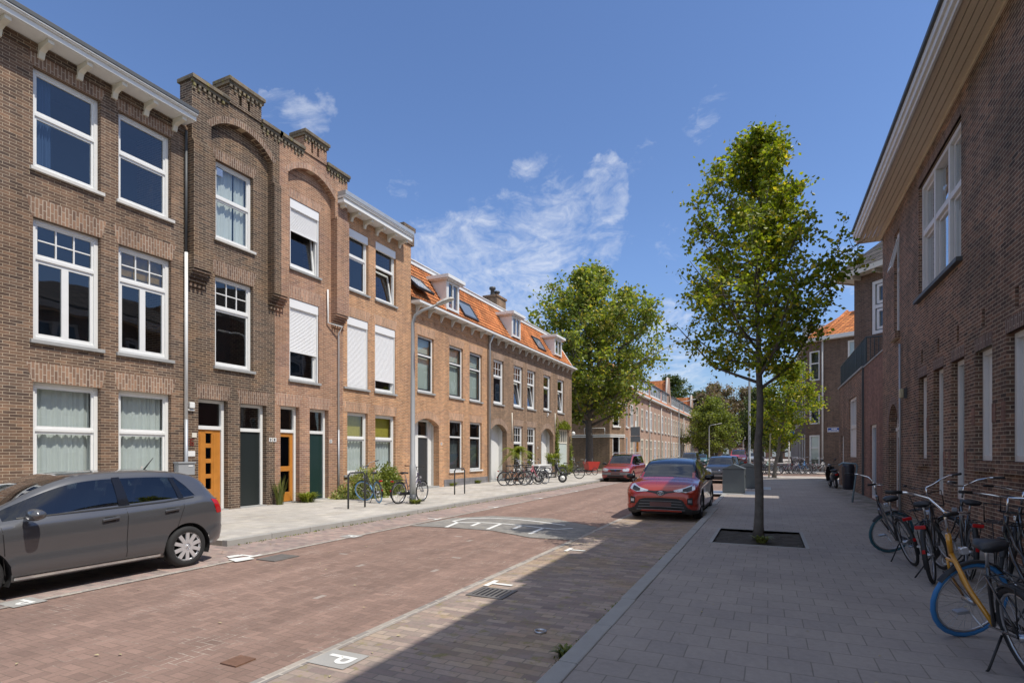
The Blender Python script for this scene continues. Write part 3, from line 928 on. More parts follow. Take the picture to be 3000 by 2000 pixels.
def shell(fr, house, u0, u1, z1, holes, bm, depth=9., z0=-.05, roof='roofing', interior='interior', floors=(3.55, 6.95), side=None):
    """front wall with real openings, side and back walls, flat roof, rooms behind the windows"""
    b = MB(fr); wall_holes(b, u0, u1, z0, z1, holes)
    obj('front_wall', b, bm, house, recalc=False)
    b = MB(fr)
    b.box(u0 + .003, u0 + .22, -depth, -.002, z0, z1 - .002); b.box(u1 - .22, u1 - .003, -depth, -.002, z0, z1 - .002)
    b.box(u0 + .22, u1 - .22, -depth, -depth + .25, z0, z1 - .002)
    obj('side_walls', b, side or bm, house)
    b = MB(fr); b.box(u0 + .23, u1 - .23, -depth + .26, -.31, z1 - .3, z1 - .06)
    obj('roof', b, roof, house)
    b = MB(fr)
    b.box(u0 + .23, u1 - .23, -1.9, -1.7, z0, z1 - .31)
    for z in floors:
        b.box(u0 + .23, u1 - .23, -1.69, -.31, z - .15, z + .15)
    b.box(u0 + .23, u1 - .23, -1.69, -.31, z0, .06)
    obj('interior', b, interior, house)


def cornice(fr, house, u0, u1, z0, z1, out, brackets, step, bz=.30, topm='gutter_dark'):
    b = MB(fr)
    h = z1 - z0
    b.box(u0, u1, .002, out - .06, z0, z0 + h * .30)
    b.box(u0, u1, out - .06, out, z0 - .0, z0 + h * .42)
    b.box(u0, u1, .002, out + .05, z0 + h * .42 + .001, z0 + h * .62)
    b.box(u0, u1, out + .05, out + .075, z0 + h * .62 - .03, z0 + h * .62)
    c = obj('cornice', b, 'white', house, bevel=.008)
    b = MB(fr)
    b.prism([(0, 0)] * 0 or [(u0 - .01, z0 + h * .62 + .001), (u1 + .01, z0 + h * .62 + .001), (u1 + .01, z1), (u0 - .01, z1)], -.1, out + .09)
    obj('gutter', b, topm, house, bevel=.01)
    u = brackets[0]
    while u <= brackets[1] + .01:
        b = MB(fr)
        w_ = .055
        poly = [(.003, z0 - bz), (.06, z0 - bz), (.10, z0 - bz * .55), (.20, z0 - bz * .42), (out - .12, z0 - .10), (out - .07, z0 - .09), (out - .07, z0 - .001), (.003, z0 - .001)]
        k = len(poly)
        v = [(u - w_, n, z) for n, z in poly] + [(u + w_, n, z) for n, z in poly]
        b.add(v, [tuple(range(k)), tuple(reversed(range(k, 2 * k)))] + [(i, (i + 1) % k, (i + 1) % k + k, i + k) for i in range(k)])
        obj('bracket', b, 'cream', house)
        u += step


def tube_obj(name, pts, r, m, parent, fr=None, n=8, **kw):
    b = MB(); b.tube([fr(p) for p in pts] if fr else pts, r, n)
    return obj(name, b, m, parent, **kw)
# ---------------------------------------------------------------- left row of houses
XL = -13.8
FL = frame((XL, 0, 0), (0, 1, 0), (1, 0, 0))


def H(*a, **k):
    d = dict(zip(('u0', 'u1', 'z0', 'z1'), a)); d.update(k); return d


# house A: brown brick with white bracketed cornice, windows in pairs
A = thing('brick_house', 'brown brick house with white bracketed cornice behind the grey hatchback, leftmost of the row', 'house', (XL, 5.8, 0))
cols = [(2.35, 3.6), (3.9, 5.16), (6.22, 7.50), (7.88, 9.14)]
hs = []
for a, b_ in cols: hs += [H(a, b_, 7.61, 9.72), H(a, b_, 4.04, 6.59), H(a, b_, .9, 3.17)]
shell(FL, A, 2.0, 9.55, 10.42, hs, 'brick_brown')
for i, (a, b_) in enumerate(cols):
    window(FL, A, a, b_, 7.61, 9.72, tr=8.78, cur='blue' if i in (0, 2) else None, sillm='white_dirty', lintel='soldier_brown', lh=.30)
    window(FL, A, a, b_, 4.04, 6.59, tr=5.78, grid=(3, 2), low=2, lintel='soldier_brown', cur='amber' if i == 3 else None, rec=.10, fw=.085)
    window(FL, A, a, b_, .9, 3.17, tr=2.18, cur='curtain', lintel='soldier_brown', fw=.08)
cornice(FL, A, 1.5, 9.47, 10.18, 10.44, .50, (2.05, 9.3), .715, .28)
b = MB(FL)
for a, b2 in ((2.0, 9.55),):
    b.box(a, b2, .001, .035, 9.98, 10.10); b.box(a, b2, .001, .05, 10.101, 10.17)
obj('frieze', b, 'brick_umber', A)
tube_obj('downpipe', [(9.49, .07, 10.05), (9.49, .07, 6.9)], .035, 'gutter_dark', A, FL)
tube_obj('downpipe', [(9.49, .07, 6.9), (9.49, .07, 2.56)], .042, 'white', A, FL)
tube_obj('downpipe', [(9.49, .07, 2.56), (9.49, .07, .1)], .045, 'zinc', A, FL)


def gable(fr, house, u0, u1, ci0, ci1, b0, b1, bm, sm, pil):
    """crow-stepped parapet with blind arch, standing 12 cm proud of the wall"""
    zb = 8.0; sh = 11.42; blk = 12.0
    # wall above the pilasters with the arched recess
    b = MB(fr)
    arch_z, rise = 10.46, .46
    pts = arc_pts(ci0, ci1, arch_z, rise, 16)
    n1 = .20; n0 = .001
    b.box(u0, ci0, n0, n1, 9.8, sh); b.box(ci1, u1, n0, n1, 9.8, sh)
    for p, q in zip(pts[:-1], pts[1:]):
        b.add([(p[0], n1, p[1]), (q[0], n1, q[1]), (q[0], n1, sh), (p[0], n1, sh), (p[0], n0, p[1]), (q[0], n0, q[1])], [(0, 1, 2, 3), (0, 4, 5, 1)])
    g = obj('gable', b, bm, house)
    # parapet back and ends
    b = MB(fr); b.box(u0, u1, -.28, -.004, 10.61, sh); obj('parapet', b, bm, house)
    b = MB(fr)
    s0 = b0 + (b1 - b0) * .30; s1 = s0 + .085; s2 = b0 + (b1 - b0) * .56; s3 = s2 + .085
    wall_holes(b, b0, b1, sh - .001, blk, [H(s0, s1, 11.50, 11.86), H(s2, s3, 11.50, 11.86)], n=.24, depth=.12)
    b.box(b0, b1, -.30, .02, sh, blk - .002); b.quad((b0, .02, sh), (b0, .24, sh), (b0, .24, blk), (b0, .02, blk)); b.quad((b1, .02, sh), (b1, .24, sh), (b1, .24, blk), (b1, .02, blk))
    b.quad((b0, .02, blk), (b1, .02, blk), (b1, .24, blk), (b0, .24, blk)); b.quad((b0, .02, sh), (b1, .02, sh), (b1, .24, sh), (b0, .24, sh))
    obj('raised_parapet', b, bm, house)
    # arch ring of soldier bricks
    b = MB(fr); po = arc_pts(ci0 - .16, ci1 + .16, arch_z + .06, rise + .12, 16)
    for i in range(16): b.add([(pts[i][0], .205, pts[i][1]), (pts[i + 1][0], .205, pts[i + 1][1]), (po[i + 1][0], .205, po[i + 1][1]), (po[i][0], .205, po[i][1])], [(0, 1, 2, 3)])
    obj('arch_ring', b, sm, house)
    # pilasters with corbelled feet and toothed heads
    for (p0, p1, zf) in pil:
        b = MB(fr); b.box(p0, p1, .001, .28, 6.52, 9.79)
        for k in range(4): b.box(p0 - .0, p1 + .0, .001, .25 - .06 * k, 6.44 - .075 * k, 6.50 - .075 * k)
        k = 0; u = p0 + .02
        while u < p1 - .05:
            b.box(u, u + .06, .001, .09, 6.06, 6.14); u += .12
        b.box(p0, p1, .201, .265, 9.80, 9.86)
        obj('pilaster', b, bm, house)
    # copings with dentils
    for (c0, c1, cz, pr, nb) in ((u0 - .05, b0 + .0, sh, .26, -.33), (b1 - .0, u1 + .05, sh, .26, -.33), (b0 - .06, b1 + .06, blk, .30, -.36)):
        b = MB(fr); b.box(c0, c1, nb, pr + .05, cz + .003, cz + .10); b.box(c0 + .02, c1 - .02, nb + .03, pr, cz - .08, cz + .002) if cz == blk else b.box(c0 + .02, c1, .201, pr, cz - .08, cz + .002)
        u = c0 + .06
        while u < c1 - .08:
            b.box(u, u + .07, pr - .08, pr - .005, cz - .16, cz - .081)
            if (int(u * 10)) % 2: b.box(u, u + .07, pr - .08, pr - .02, cz - .24, cz - .161)
            u += .14
        obj('coping', b, 'coping', house)


# house B: dark brown brick under the first gable
B = thing('brick_house', 'dark brown brick house with stepped gable and one orange and one black door', 'house', (XL, 11, 0))
hs = [H(10.39, 11.61, 7.61, 9.79), H(10.37, 11.60, 4.08, 6.59), H(9.88, 10.77, .12, 3.15), H(11.17, 12.09, .12, 3.12)]
shell(FL, B, 9.56, 12.40, 10.6, hs, 'brick_umber')
window(FL, B, 10.39, 11.61, 7.61, 9.79, tr=8.80, cur='curtain_gap', lintel='soldier_umber', sillm='white_dirty', lh=.28, label='sash window with a white curtain and a small extractor vent')
window(FL, B, 10.37, 11.60, 4.08, 6.59, tr=5.72, grid=(3, 2), lintel='soldier_umber', rec=.10)
doorset(FL, B, 9.88, 10.77, .12, 3.15, 'slots', 2.38, lintel='soldier_umber', label='orange varnished door with a column of four small panes')
doorset(FL, B, 11.17, 12.09, .12, 3.12, 'plain', 2.36, lintel='soldier_umber', label='plain near-black green door with steel letter slot')
gable(FL, B, 9.56, 12.40, 10.11, 12.14, 10.62, 11.70, 'brick_umber', 'soldier_umber', [(9.56, 10.09, 0), (12.14, 12.40, 0)])
b = MB(FL); b.box(10.50, 10.68, -.16, -.105, 9.42, 9.62)
for i in range(4): b.box(10.515, 10.665, -.105, -.098, 9.44 + i * .045, 9.46 + i * .045)
obj('vent', b, 'steel', B)

# house C: rose brick under the second gable
C_ = thing('brick_house', 'rose brick house with stepped gable, white roller shutters and a green panelled door', 'house', (XL, 14, 0))
hs = [H(13.0, 14.27, 7.6, 9.82), H(12.98, 14.24, 4.03, 6.63), H(12.49, 13.39, .12, 3.17), H(13.83, 14.70, .12, 3.16)]
shell(FL, C_, 12.40, 15.42, 10.6, hs, 'brick_rose')
window(FL, C_, 13.0, 14.27, 7.6, 9.82, open_=True, tr=None, shut=8.85, lintel='soldier_rose', lh=.28, label='window with the roller shutter half down and its casement tilted open')
window(FL, C_, 12.98, 14.24, 4.03, 6.63, tr=None, shut=4.98, lintel='soldier_rose', label='window with the roller shutter two thirds down')
doorset(FL, C_, 12.49, 13.39, .12, 3.17, 'glazed', 2.38, lintel='soldier_rose', label='orange varnished door with two large dark panes')
doorset(FL, C_, 13.83, 14.70, .12, 3.16, 'panel', 2.38, lintel='soldier_rose', label='bottle green panelled door with an arched pane')
gable(FL, C_, 12.40, 15.42, 12.74, 14.80, 13.36, 14.36, 'brick_rose', 'soldier_rose', [(12.40, 12.70, 0), (14.82, 15.42, 0)])
tube_obj('downpipe', [(14.61, .05, 7.3), (14.61, .05, 6.16), (15.11, .24, 6.10), (15.13, .06, 5.9), (15.14, .05, 2.5)], .028, 'white', C_, FL)
tube_obj('downpipe', [(15.14, .05, 2.5), (15.14, .05, .1)], .03, 'zinc', C_, FL)

# house D: rose brick, white cornice, shuttered windows
D = thing('brick_house', 'salmon brick house with white bracketed cornice and white roller shutters right of the two gables', 'house', (XL, 17.5, 0))
hs = [H(15.53, 16.81, 7.64, 9.87), H(17.23, 18.53, 7.64, 9.90), H(15.49, 16.79, 4.07, 6.65), H(17.19, 18.48, 4.07, 6.67), H(15.50, 16.77, .89, 3.18), H(17.21, 18.49, .89, 3.17)]
shell(FL, D, 15.42, 19.56, 10.7, hs, 'brick_salmon')
window(FL, D, 15.53, 16.81, 7.64, 9.87, tr=8.92, casing=True, label='sash window below an open shutter box')
window(FL, D, 17.23, 18.53, 7.64, 9.90, tr=8.95, casing=True, open_=True, label='window with its lower casement tilted open below a shutter box')
window(FL, D, 15.49, 16.79, 4.07, 6.65, shut=4.12, lintel='soldier_salmon', lh=.36, label='window with the roller shutter fully closed')
window(FL, D, 17.19, 18.48, 4.07, 6.67, shut=4.55, lintel='soldier_salmon', lh=.36, label='window with the roller shutter nearly closed')
window(FL, D, 15.50, 16.77, .89, 3.18, tr=2.22, cur='yellow', lintel='soldier_salmon', lh=.36, label='window with a yellow blind over pale curtains')
window(FL, D, 17.21, 18.49, .89, 3.17, tr=2.22, cur='yellow', lintel='soldier_salmon', lh=.36, label='window with a yellow blind over pale curtains')
cornice(FL, D, 14.93, 19.0, 10.38, 10.78, .48, (15.1, 18.9), .722, .28, topm='zinc')
t = MB(FL); t.box(18.98, 19.72, -.75, .06, 10.5, 11.08); t.box(18.93, 19.77, -.80, .10, 11.081, 11.26)
obj('chimney', t, 'brick_umber', D)

# houses E and F: orange mansard roofs


def mansard(fr, house, u0, u1, n0, z0, n1, z1, ends=(False, True)):
    """pantiled slope built of lapping courses"""
    b = MB(fr); L = sqrt((n1 - n0) ** 2 + (z1 - z0) ** 2); rows = int(L / .235)
    dn, dz = (n1 - n0) / L, (z1 - z0) / L
    on, oz = dz, -dn  # outward normal
    if on < 0: on, oz = -on, -oz
    for i in range(rows):
        a = L * i / rows; e = L * (i + 1) / rows + .03
        A0 = (n0 + dn * a + on * .045, z0 + dz * a + oz * .045); A1 = (n0 + dn * e + on * .012, z0 + dz * e + oz * .012); A2 = (n0 + dn * a, z0 + dz * a)
        cols_ = int((u1 - u0) / .21); vs = []; fs = []
        for k in range(cols_ * 2 + 1):
            u = u0 + (u1 - u0) * k / (cols_ * 2); w_ = .022 if k % 2 else 0
            vs += [(u, A0[0] + on * w_, A0[1] + oz * w_), (u, A1[0] + on * w_, A1[1] + oz * w_), (u, A2[0], A2[1])]
        for k in range(cols_ * 2):
            q = 3 * k; fs += [(q, q + 3, q + 4, q + 1), (q + 2, q + 5, q + 3, q)]
        b.add(vs, fs, False)
    r = obj('roof', b, 'tiles_orange', house, recalc=False)
    return r


def dormer(fr, house, u0, u1, z0, z1, nf=.02, back=-1.25, label=None):
    b = MB(fr)
    b.box(u0 - .06, u0, back, nf - .02, z0 - .05, z1); b.box(u1, u1 + .06, back, nf - .02, z0 - .05, z1); b.box(u0, u1, back, back + .05, z0, z1)
    d = obj('dormer', b, 'white', house, label=label)
    b = MB(fr); b.box(u0 - .28, u1 + .28, back - .05, nf + .22, z1 + .001, z1 + .16); b.box(u0 - .22, u1 + .22, back, nf + .14, z1 - .05, z1); obj('dormer_roof', b, 'white', d, bevel=.01)
    b = MB(fr); b.box(u0 - .26, u1 + .26, back, nf + .2, z1 + .161, z1 + .175); obj('roofing', b, 'zinc', d)
    b = MB(fr); bars(b, u0 + .001, u1 - .001, z0, z1 - .051, nf - .10, nf, .11); b.box((u0 + u1) / 2 - .04, (u0 + u1) / 2 + .04, nf - .09, nf - .012, z0 + .11, z1 - .16)
    obj('window_frame', b, 'white', d, bevel=.006)
    b = MB(fr); b.quad((u0 + .1, nf - .06, z0 + .1), (u1 - .1, nf - .06, z0 + .1), (u1 - .1, nf - .06, z1 - .14), (u0 + .1, nf - .06, z1 - .14)); obj('pane', b, 'glass', d, recalc=False)
    b = MB(fr); b.box(u0 + .02, u1 - .02, back + .06, nf - .4, z0 + .02, z1 - .06); obj('interior', b, 'interior', d)
    return d


def skylight(fr, house, u0, u1, n0, z0, n1, z1, h0, h1, lift=0., glass='glass_dark', label=None, pattern=False):
    L = sqrt((n1 - n0) ** 2 + (z1 - z0) ** 2); dn, dz = (n1 - n0) / L, (z1 - z0) / L; on, oz = dz, -dn
    def P(u, h, o): return (u, n0 + dn * h + on * (o + lift * (h1 - h) / (h1 - h0)), z0 + dz * h + oz * (o + lift * (h1 - h) / (h1 - h0)))
    b = MB(fr)
    for a, e, c, d in ((u0, u0 + .07, h0, h1), (u1 - .07, u1, h0, h1), (u0 + .07, u1 - .07, h0, h0 + .1), (u0 + .07, u1 - .07, h1 - .1, h1)):
        v = [P(x, h, o) for o in (.03, .13) for h in (c, d) for x in (a, e)]
        b.add(v, [(0, 2, 3, 1), (4, 5, 7, 6), (0, 1, 5, 4), (2, 6, 7, 3), (0, 4, 6, 2), (1, 3, 7, 5)])
    f = obj('skylight', b, 'anthracite', house, label=label)
    b = MB(fr); b.quad(P(u0 + .06, h0 + .08, .10), P(u1 - .06, h0 + .08, .10), P(u1 - .06, h1 - .08, .10), P(u0 + .06, h1 - .08, .10)); obj('pane', b, 'sky_pane', f, recalc=False)
    if pattern:
        b = MB(fr); rr = random.Random(3)
        for i in range(10):
            for j in range(9):
                u = u0 + .11 + (u1 - u0 - .22) * (i + .5) / 10 + rr.uniform(-.01, .01); h = h0 + .13 + (h1 - h0 - .26) * (j + .5) / 9
                b.quad(P(u - .022, h - .034, .112), P(u + .022, h - .034, .112), P(u + .022, h + .034, .112), P(u - .022, h + .034, .112))
        obj('curtain_dots', b, 'white', f, recalc=False)
    return f



N0, Z0, N1, Z1 = .10, 8.22, -1.30, 10.42


def tiled_house(name_label, u0, u1, hs, bm, brs):
    h = thing('brick_house', name_label, 'house', (XL, (u0 + u1) / 2, 0))
    shell(FL, h, u0, u1, 8.15, hs, bm, floors=(3.75,))
    mansard(FL, h, u0, u1, N0, Z0, N1, Z1)
    b = MB(FL); b.box(u0, u1, -7.5, N1 - .12, Z1 - .25, Z1 + .16); obj('upper_roof', b, 'roofing', h)
    b = MB(FL); b.box(u0, u1, N1 - .11, N1 + .10, Z1 + .02, Z1 + .20); b.box(u0, u1, N1 - .05, N1 + .14, Z1 + .201, Z1 + .25); obj('ridge_fascia', b, 'white', h, bevel=.01)
    b = MB(FL); b.prism([(0, 0)] * 0 or [(u0, 8.13), (u1, 8.13), (u1, 8.18), (u0, 8.18)], .002, .40); b.box(u0, u1, .40, .46, 8.06, 8.17); b.box(u0, u1, .002, .40, 8.06, 8.129); obj('cornice', b, 'white', h, bevel=.01)
    b = MB(FL)
    v = [(u0, .47, 8.172), (u0, .08, 8.34), (u0, .002, 8.182), (u1, .47, 8.172), (u1, .08, 8.34), (u1, .002, 8.182)]
    b.add(v, [(0, 1, 2), (3, 5, 4), (0, 3, 4, 1), (1, 4, 5, 2), (2, 5, 3, 0)]); obj('gutter', b, 'gutter_dark', h)
    u = brs[0]
    while u < brs[1]:
        b = MB(FL); w_ = .035; k = 8
        poly = [(.003, 8.055), (.38, 8.055), (.36, 7.97), (.26, 7.98), (.17, 7.92), (.10, 7.80), (.05, 7.72), (.003, 7.72)]
        v = [(u - w_, n, z) for n, z in poly] + [(u + w_, n, z) for n, z in poly]
        b.add(v, [tuple(range(k)), tuple(reversed(range(k, 2 * k)))] + [(i, (i + 1) % k, (i + 1) % k + k, i + k) for i in range(k)])
        obj('bracket', b, 'white_dirty', h); u += .98
    b = MB(FL)
    u = brs[0] + .49
    while u < brs[1] - .3:
        b.box(u, u + .1, .001, .03, 7.5, 7.60); u += .98
    b.box(u0, u1, .001, .03, 7.62, 7.70)
    obj('frieze', b, bm, h)
    return h


E = [H(20.06, 21.34, 4.36, 6.83), H(22.69, 24.0, 4.36, 6.86), H(24.67, 26.0, 4.36, 6.88), H(19.86, 21.78, .12, 3.22, arch=.30), H(22.72, 23.99, .80, 3.26), H(24.70, 25.98, .80, 3.27)]
EH = tiled_house('salmon brick house with orange tiled mansard roof and arched porch behind the street lamp', 19.57, 26.66, E, 'brick_salmon', (19.94, 26.6))
for i, (a, b_) in enumerate(((20.06, 21.34), (22.69, 24.0), (24.67, 26.0))):
    window(FL, EH, a, b_, 4.36, 6.85, tr=6.0, cur='blind', sash='dark_frame', lintel='soldier_salmon', rec=.09, fw=.09, lh=.36)
for a, b_ in ((22.72, 23.99), (24.70, 25.98)):
    window(FL, EH, a, b_, .80, 3.26, tr=2.45, sash='dark_frame', lintel='soldier_salmon', sillm='white', rec=.09, fw=.09, lh=.36, glass='glass_dark', cur='blindlow')


def porch(fr, house, u0, u1, z1, style, wallm, label, ld=(.32, .32), fm='white', depth=.75):
    """recessed porch behind an arch: side walls, ceiling, floor, door"""
    b = MB(fr)
    b.quad((u0, -.30, .1), (u0, -depth, .1), (u0, -depth, z1), (u0, -.30, z1)); b.quad((u1, -.30, .1), (u1, -depth, .1), (u1, -depth, z1), (u1, -.30, z1))
    b.quad((u0, -.30, z1 + .001), (u1, -.30, z1 + .001), (u1, -depth, z1 + .001), (u0, -depth, z1 + .001))
    obj('porch', b, wallm, house, recalc=False)
    return doorset(fr, house, u0, u1, .16, z1 - .02, style, 2.42, rec=depth - .02, label=label, lw=(u0 + ld[0], u1 - ld[1]), fm=fm)


porch(FL, EH, 19.86, 21.78, 3.2, 'dark', 'white_dirty', 'black front door with steel letter plate inside the arched porch', (.86, .28), depth=.45)
dormer(FL, EH, 22.50, 23.56, 8.50, 9.92, label='white dormer behind the head of the street lamp')
skylight(FL, EH, 19.85, 21.15, N0, Z0, N1, Z1, .45, 1.55, lift=.28, pattern=True, label='open skylight with a dotted white curtain')
skylight(FL, EH, 24.25, 25.75, N0, Z0, N1, Z1, .38, 1.50, label='closed skylight')
b = MB(FL); b.box(22.2, 26.66, .001, .035, .05, .42); obj('plinth', b, 'plinth_stone', EH)
tube_obj('downpipe', [(26.67, .36, 8.05), (26.67, .13, 7.6), (26.67, .12, .1)], .06, 'zinc', EH, FL)
for s_ in (21.85 - .1,):
    b = MB(FL); pts = arc_pts(19.86, 21.78, 2.92, .30, 14); po = arc_pts(19.72, 21.92, 3.10, .46, 14)
    for i in range(14): b.add([(pts[i][0], .004, pts[i][1]), (pts[i + 1][0], .004, pts[i + 1][1]), (po[i + 1][0], .004, po[i + 1][1]), (po[i][0], .004, po[i][1])], [(0, 1, 2, 3)])
    obj('arch_ring', b, 'soldier_salmon', EH, recalc=False)

Fh = [H(27.38, 28.67, 4.42, 6.92), H(30.05, 31.39, 4.45, 6.95), H(32.12, 33.46, 4.48, 6.96), H(34.91, 36.22, 4.60, 7.0), H(37.65, 39.0, 4.60, 7.02),
      H(26.98, 29.10, .12, 3.30, arch=.40), H(30.06, 31.39, .55, 3.31), H(32.12, 33.50, .55, 3.33), H(34.45, 36.80, .12, 3.36, arch=.45), H(37.60, 40.10, .12, 3.40)]
FH = tiled_house('taupe brick corner house with orange mansard roof between salmon house and large tree', 26.68, 40.82, Fh, 'brick_taupe', (26.9, 40.7))
for i, (a, b_, z0_, z1_) in enumerate(((27.38, 28.67, 4.42, 6.92), (30.05, 31.39, 4.45, 6.95), (32.12, 33.46, 4.48, 6.96), (34.91, 36.22, 4.60, 7.0), (37.65, 39.0, 4.60, 7.02))):
    window(FL, FH, a, b_, z0_, z1_, tr=z0_ + 1.55, grid=(3, 2) if i < 3 else None, open_=i in (1, 2, 4), lintel='soldier_taupe', rec=.09, fw=.09, lh=.34)
for a, b_ in ((30.06, 31.39), (32.12, 33.50)):
    window(FL, FH, a, b_, .55, 3.32, tr=2.28, grid=(3, 2), lintel='soldier_taupe', rec=.09, fw=.09, lh=.34)
porch(FL, FH, 26.98, 29.10, 3.28, 'white', 'white', 'white boarded front door in an arched porch beside the palm', (.35, .95), depth=.55)
porch(FL, FH, 34.45, 36.80, 3.34, 'white_narrow', 'white_dirty', 'glazed front door in the arched porch behind the scooter', (.3, .9), depth=.55)
ds = doorset(FL, FH, 37.60, 40.10, .12, 3.40, 'plank', 2.42, rec=.12, fm='cream', label='wide mint plank door with a five-light cream fanlight')
b = MB(FL)
for i in range(1, 5): b.box(37.6 + 2.5 * i / 5 - .035, 37.6 + 2.5 * i / 5 + .035, -.20, -.11, 2.47, 3.31)
obj('glazing_bar', b, 'cream', ds)
for (a, b2, zz, ri) in ((26.98, 29.10, 2.90, .40), (34.45, 36.80, 2.91, .45)):
    b = MB(FL); pts = arc_pts(a, b2, zz, ri, 14); po = arc_pts(a - .14, b2 + .14, zz + .20, ri + .14, 14)
    for i in range(14): b.add([(pts[i][0], .004, pts[i][1]), (pts[i + 1][0], .004, pts[i + 1][1]), (po[i + 1][0], .004, po[i + 1][1]), (po[i][0], .004, po[i][1])], [(0, 1, 2, 3)])
    obj('arch_ring', b, 'soldier_taupe', FH, recalc=False)
dormer(FL, FH, 29.84, 31.0, 8.62, 9.90, label='white dormer in the middle of the tiled slope')
dormer(FL, FH, 37.1, 38.5, 8.70, 9.92, label='white dormer at the corner end of the roof')
skylight(FL, FH, 34.2, 35.6, N0, Z0, N1, Z1, .45, 1.50, label='closed skylight', glass='glass')
t = MB(FL); t.box(30.6, 31.9, -2.3, -1.4, 10.3, 11.35); t.box(30.53, 31.97, -2.36, -1.34, 11.351, 11.47)
ch = obj('chimney', t, 'brick_taupe', FH)
for k, (u, hgt) in enumerate(((30.9, .55), (31.5, .45))):
    b = MB(); c = FL((u, -1.85, 11.471)); b.lathe([(.14, 0), (.12, hgt * .7), (.20, hgt * .75), (.20, hgt), (.08, hgt + .04)], c, 'z', 12); obj('chimney_pot', b, 'gutter_dark', ch)
tube_obj('conduit', [(29.76, .03, 4.05), (29.76, .03, 2.4)], .03, 'cream', FH, FL)
tube_obj('conduit', [(37.05, .03, 4.5), (37.05, .03, 3.2)], .03, 'cream', FH, FL)
tube_obj('gable_trim', [(40.80, N0 + .03, Z0), (40.80, N1, Z1)], .06, 'white', FH, FL, n=4)
b = MB(FL); b.prism([(0, 0)] * 0 or [(40.79, 8.1), (40.80, 8.1), (40.80, 8.2), (40.79, 8.2)], -.1, .1)
g = MB(); P_ = [FL((40.79, n, z)) for n, z in ((.1, 8.1), (-1.3, 10.5), (-7.5, 10.5), (-9, 8.1))]; Q_ = [p - Vector((0, .2, 0)) for p in P_]
g.add(P_ + Q_, [(0, 1, 2, 3), (7, 6, 5, 4), (0, 4, 5, 1), (1, 5, 6, 2), (2, 6, 7, 3)]); obj('gable_wall', g, 'brick_taupe', FH)
b = MB(FL)
b.lathe([(.01, 0)], (0, 0, 0), 'z', 4) if False else None

# ---- small things on the fronts
mb_ = thing('mailbox', 'grey steel mailbox on the wall left of the orange door with four panes', 'mailbox', (XL + .02, 9.42, 1.12))
b = MB(FL); b.box(9.20, 9.64, .012, .20, 1.12, 1.42); obj('body', b, 'mail_grey', mb_, bevel=.01) if mat('mail_grey', (.30, .31, .32), .4, var=.05) else None
b = MB(FL); b.prism([(9.18, 1.421), (9.66, 1.421), (9.66, 1.46), (9.18, 1.46)], .01, .225); obj('lid', b, 'mail_grey', mb_, bevel=.006)
b = MB(FL); b.box(9.46, 9.58, .201, .208, 1.34, 1.37); obj('nameplate', b, 'white', mb_)


def seg_digit(fr, mb, ch, u, z, h, n):
    """blocky digits built of strokes"""
    w_ = h * .55; t_ = h * .16
    S7 = {'0': 'abcdef', '1': 'bc', '2': 'abged', '3': 'abgcd', '4': 'fgbc', '5': 'afgcd', '6': 'afgedc', '7': 'abc', '8': 'abcdefg', '9': 'abcdfg'}[ch]
    R = {'a': (0, w_, h - t_, h), 'g': (t_, w_ - t_, h / 2 - t_ / 2, h / 2 + t_ / 2), 'd': (0, w_, 0, t_), 'f': (0, t_, h / 2, h - t_), 'b': (w_ - t_, w_, h / 2, h - t_), 'e': (0, t_, t_, h / 2), 'c': (w_ - t_, w_, t_, h / 2)}
    for s_ in S7:
        a, b_, c, d = R[s_]; mb.box(u + a, u + b_, n, n + .012, z + c, z + d)


mat('number_red', (.16, .030, .020), .4, var=.1)
b = MB(FL); seg_digit(FL, b, '3', 9.50, 1.88, .18, .003); seg_digit(FL, b, '6', 9.64, 1.88, .18, .003)
obj('house_number', b, 'number_red', label='dark red house number 36 on the wall above the white plate and the mailbox', cat='house number')
b = MB(FL); b.box(9.51, 9.78, .002, .014, 1.60, 1.74); obj('nameplate', b, 'white', label='blank white plate above the grey mailbox', cat='plate', bevel=.003)
b = MB(FL); b.box(9.69, 9.82, .002, .02, 2.10, 2.22); obj('doorbell_plate', b, 'cream', label='small cream plate above the red house number', cat='plate', bevel=.003)
for u, z, n_, lb in ((12.24, 2.03, 2, 'pair of small white enamel number plates between the black door and the orange glazed door'), (14.80, 2.03, 1, 'small white enamel number plate right of the green door'), (21.98, 2.05, 1, 'small white number plate right of the arched porch of the salmon house'), (33.85, 1.95, 1, 'small white number plate left of the arched porch behind the scooter')):
    o = thing('number_plate', lb, 'number plate', tuple(FL((u, 0, z)) ))
    for k in range(n_):
        b = MB(FL); b.box(u + k * .15 - .06, u + k * .15 + .06, .002, .012, z, z + .12); obj('plate', b, 'white', o)
        b = MB(FL); seg_digit(FL, b, '3' if k == 0 else '8', u + k * .15 - .03, z + .03, .07, .0125); obj('digits', b, 'black', o)
for u, z, m_, lb in ((9.65, 2.86, 'white', 'small white round bell sounder on the brown wall beside the downpipe above the house number'), (35.57, 4.25, 'white', 'small white box on the taupe wall above the second arched porch')):
    b = MB(FL); b.box(u - .07, u + .07, .002, .10, z, z + .16); b.box(u - .09, u + .09, .002, .06, z - .07, z - .02); obj('wall_lamp', b, m_, label=lb, cat='wall light', bevel=.02)
b = MB(); c = FL((40.3, .30, 3.15)); b.lathe([(.001, -.16), (.10, -.13), (.16, 0), (.10, .13), (.001, .16)], c, 'z', 14)
gl = thing('globe_lamp', 'white globe lamp on the corner of the taupe house beside the dark side street', 'wall light', tuple(c)); obj('globe', b, 'white', gl)
tube_obj('arm', [(40.3, .01, 3.32), (40.3, .30, 3.34), (40.3, .30, 3.30)], .015, 'gutter_dark', gl, FL)
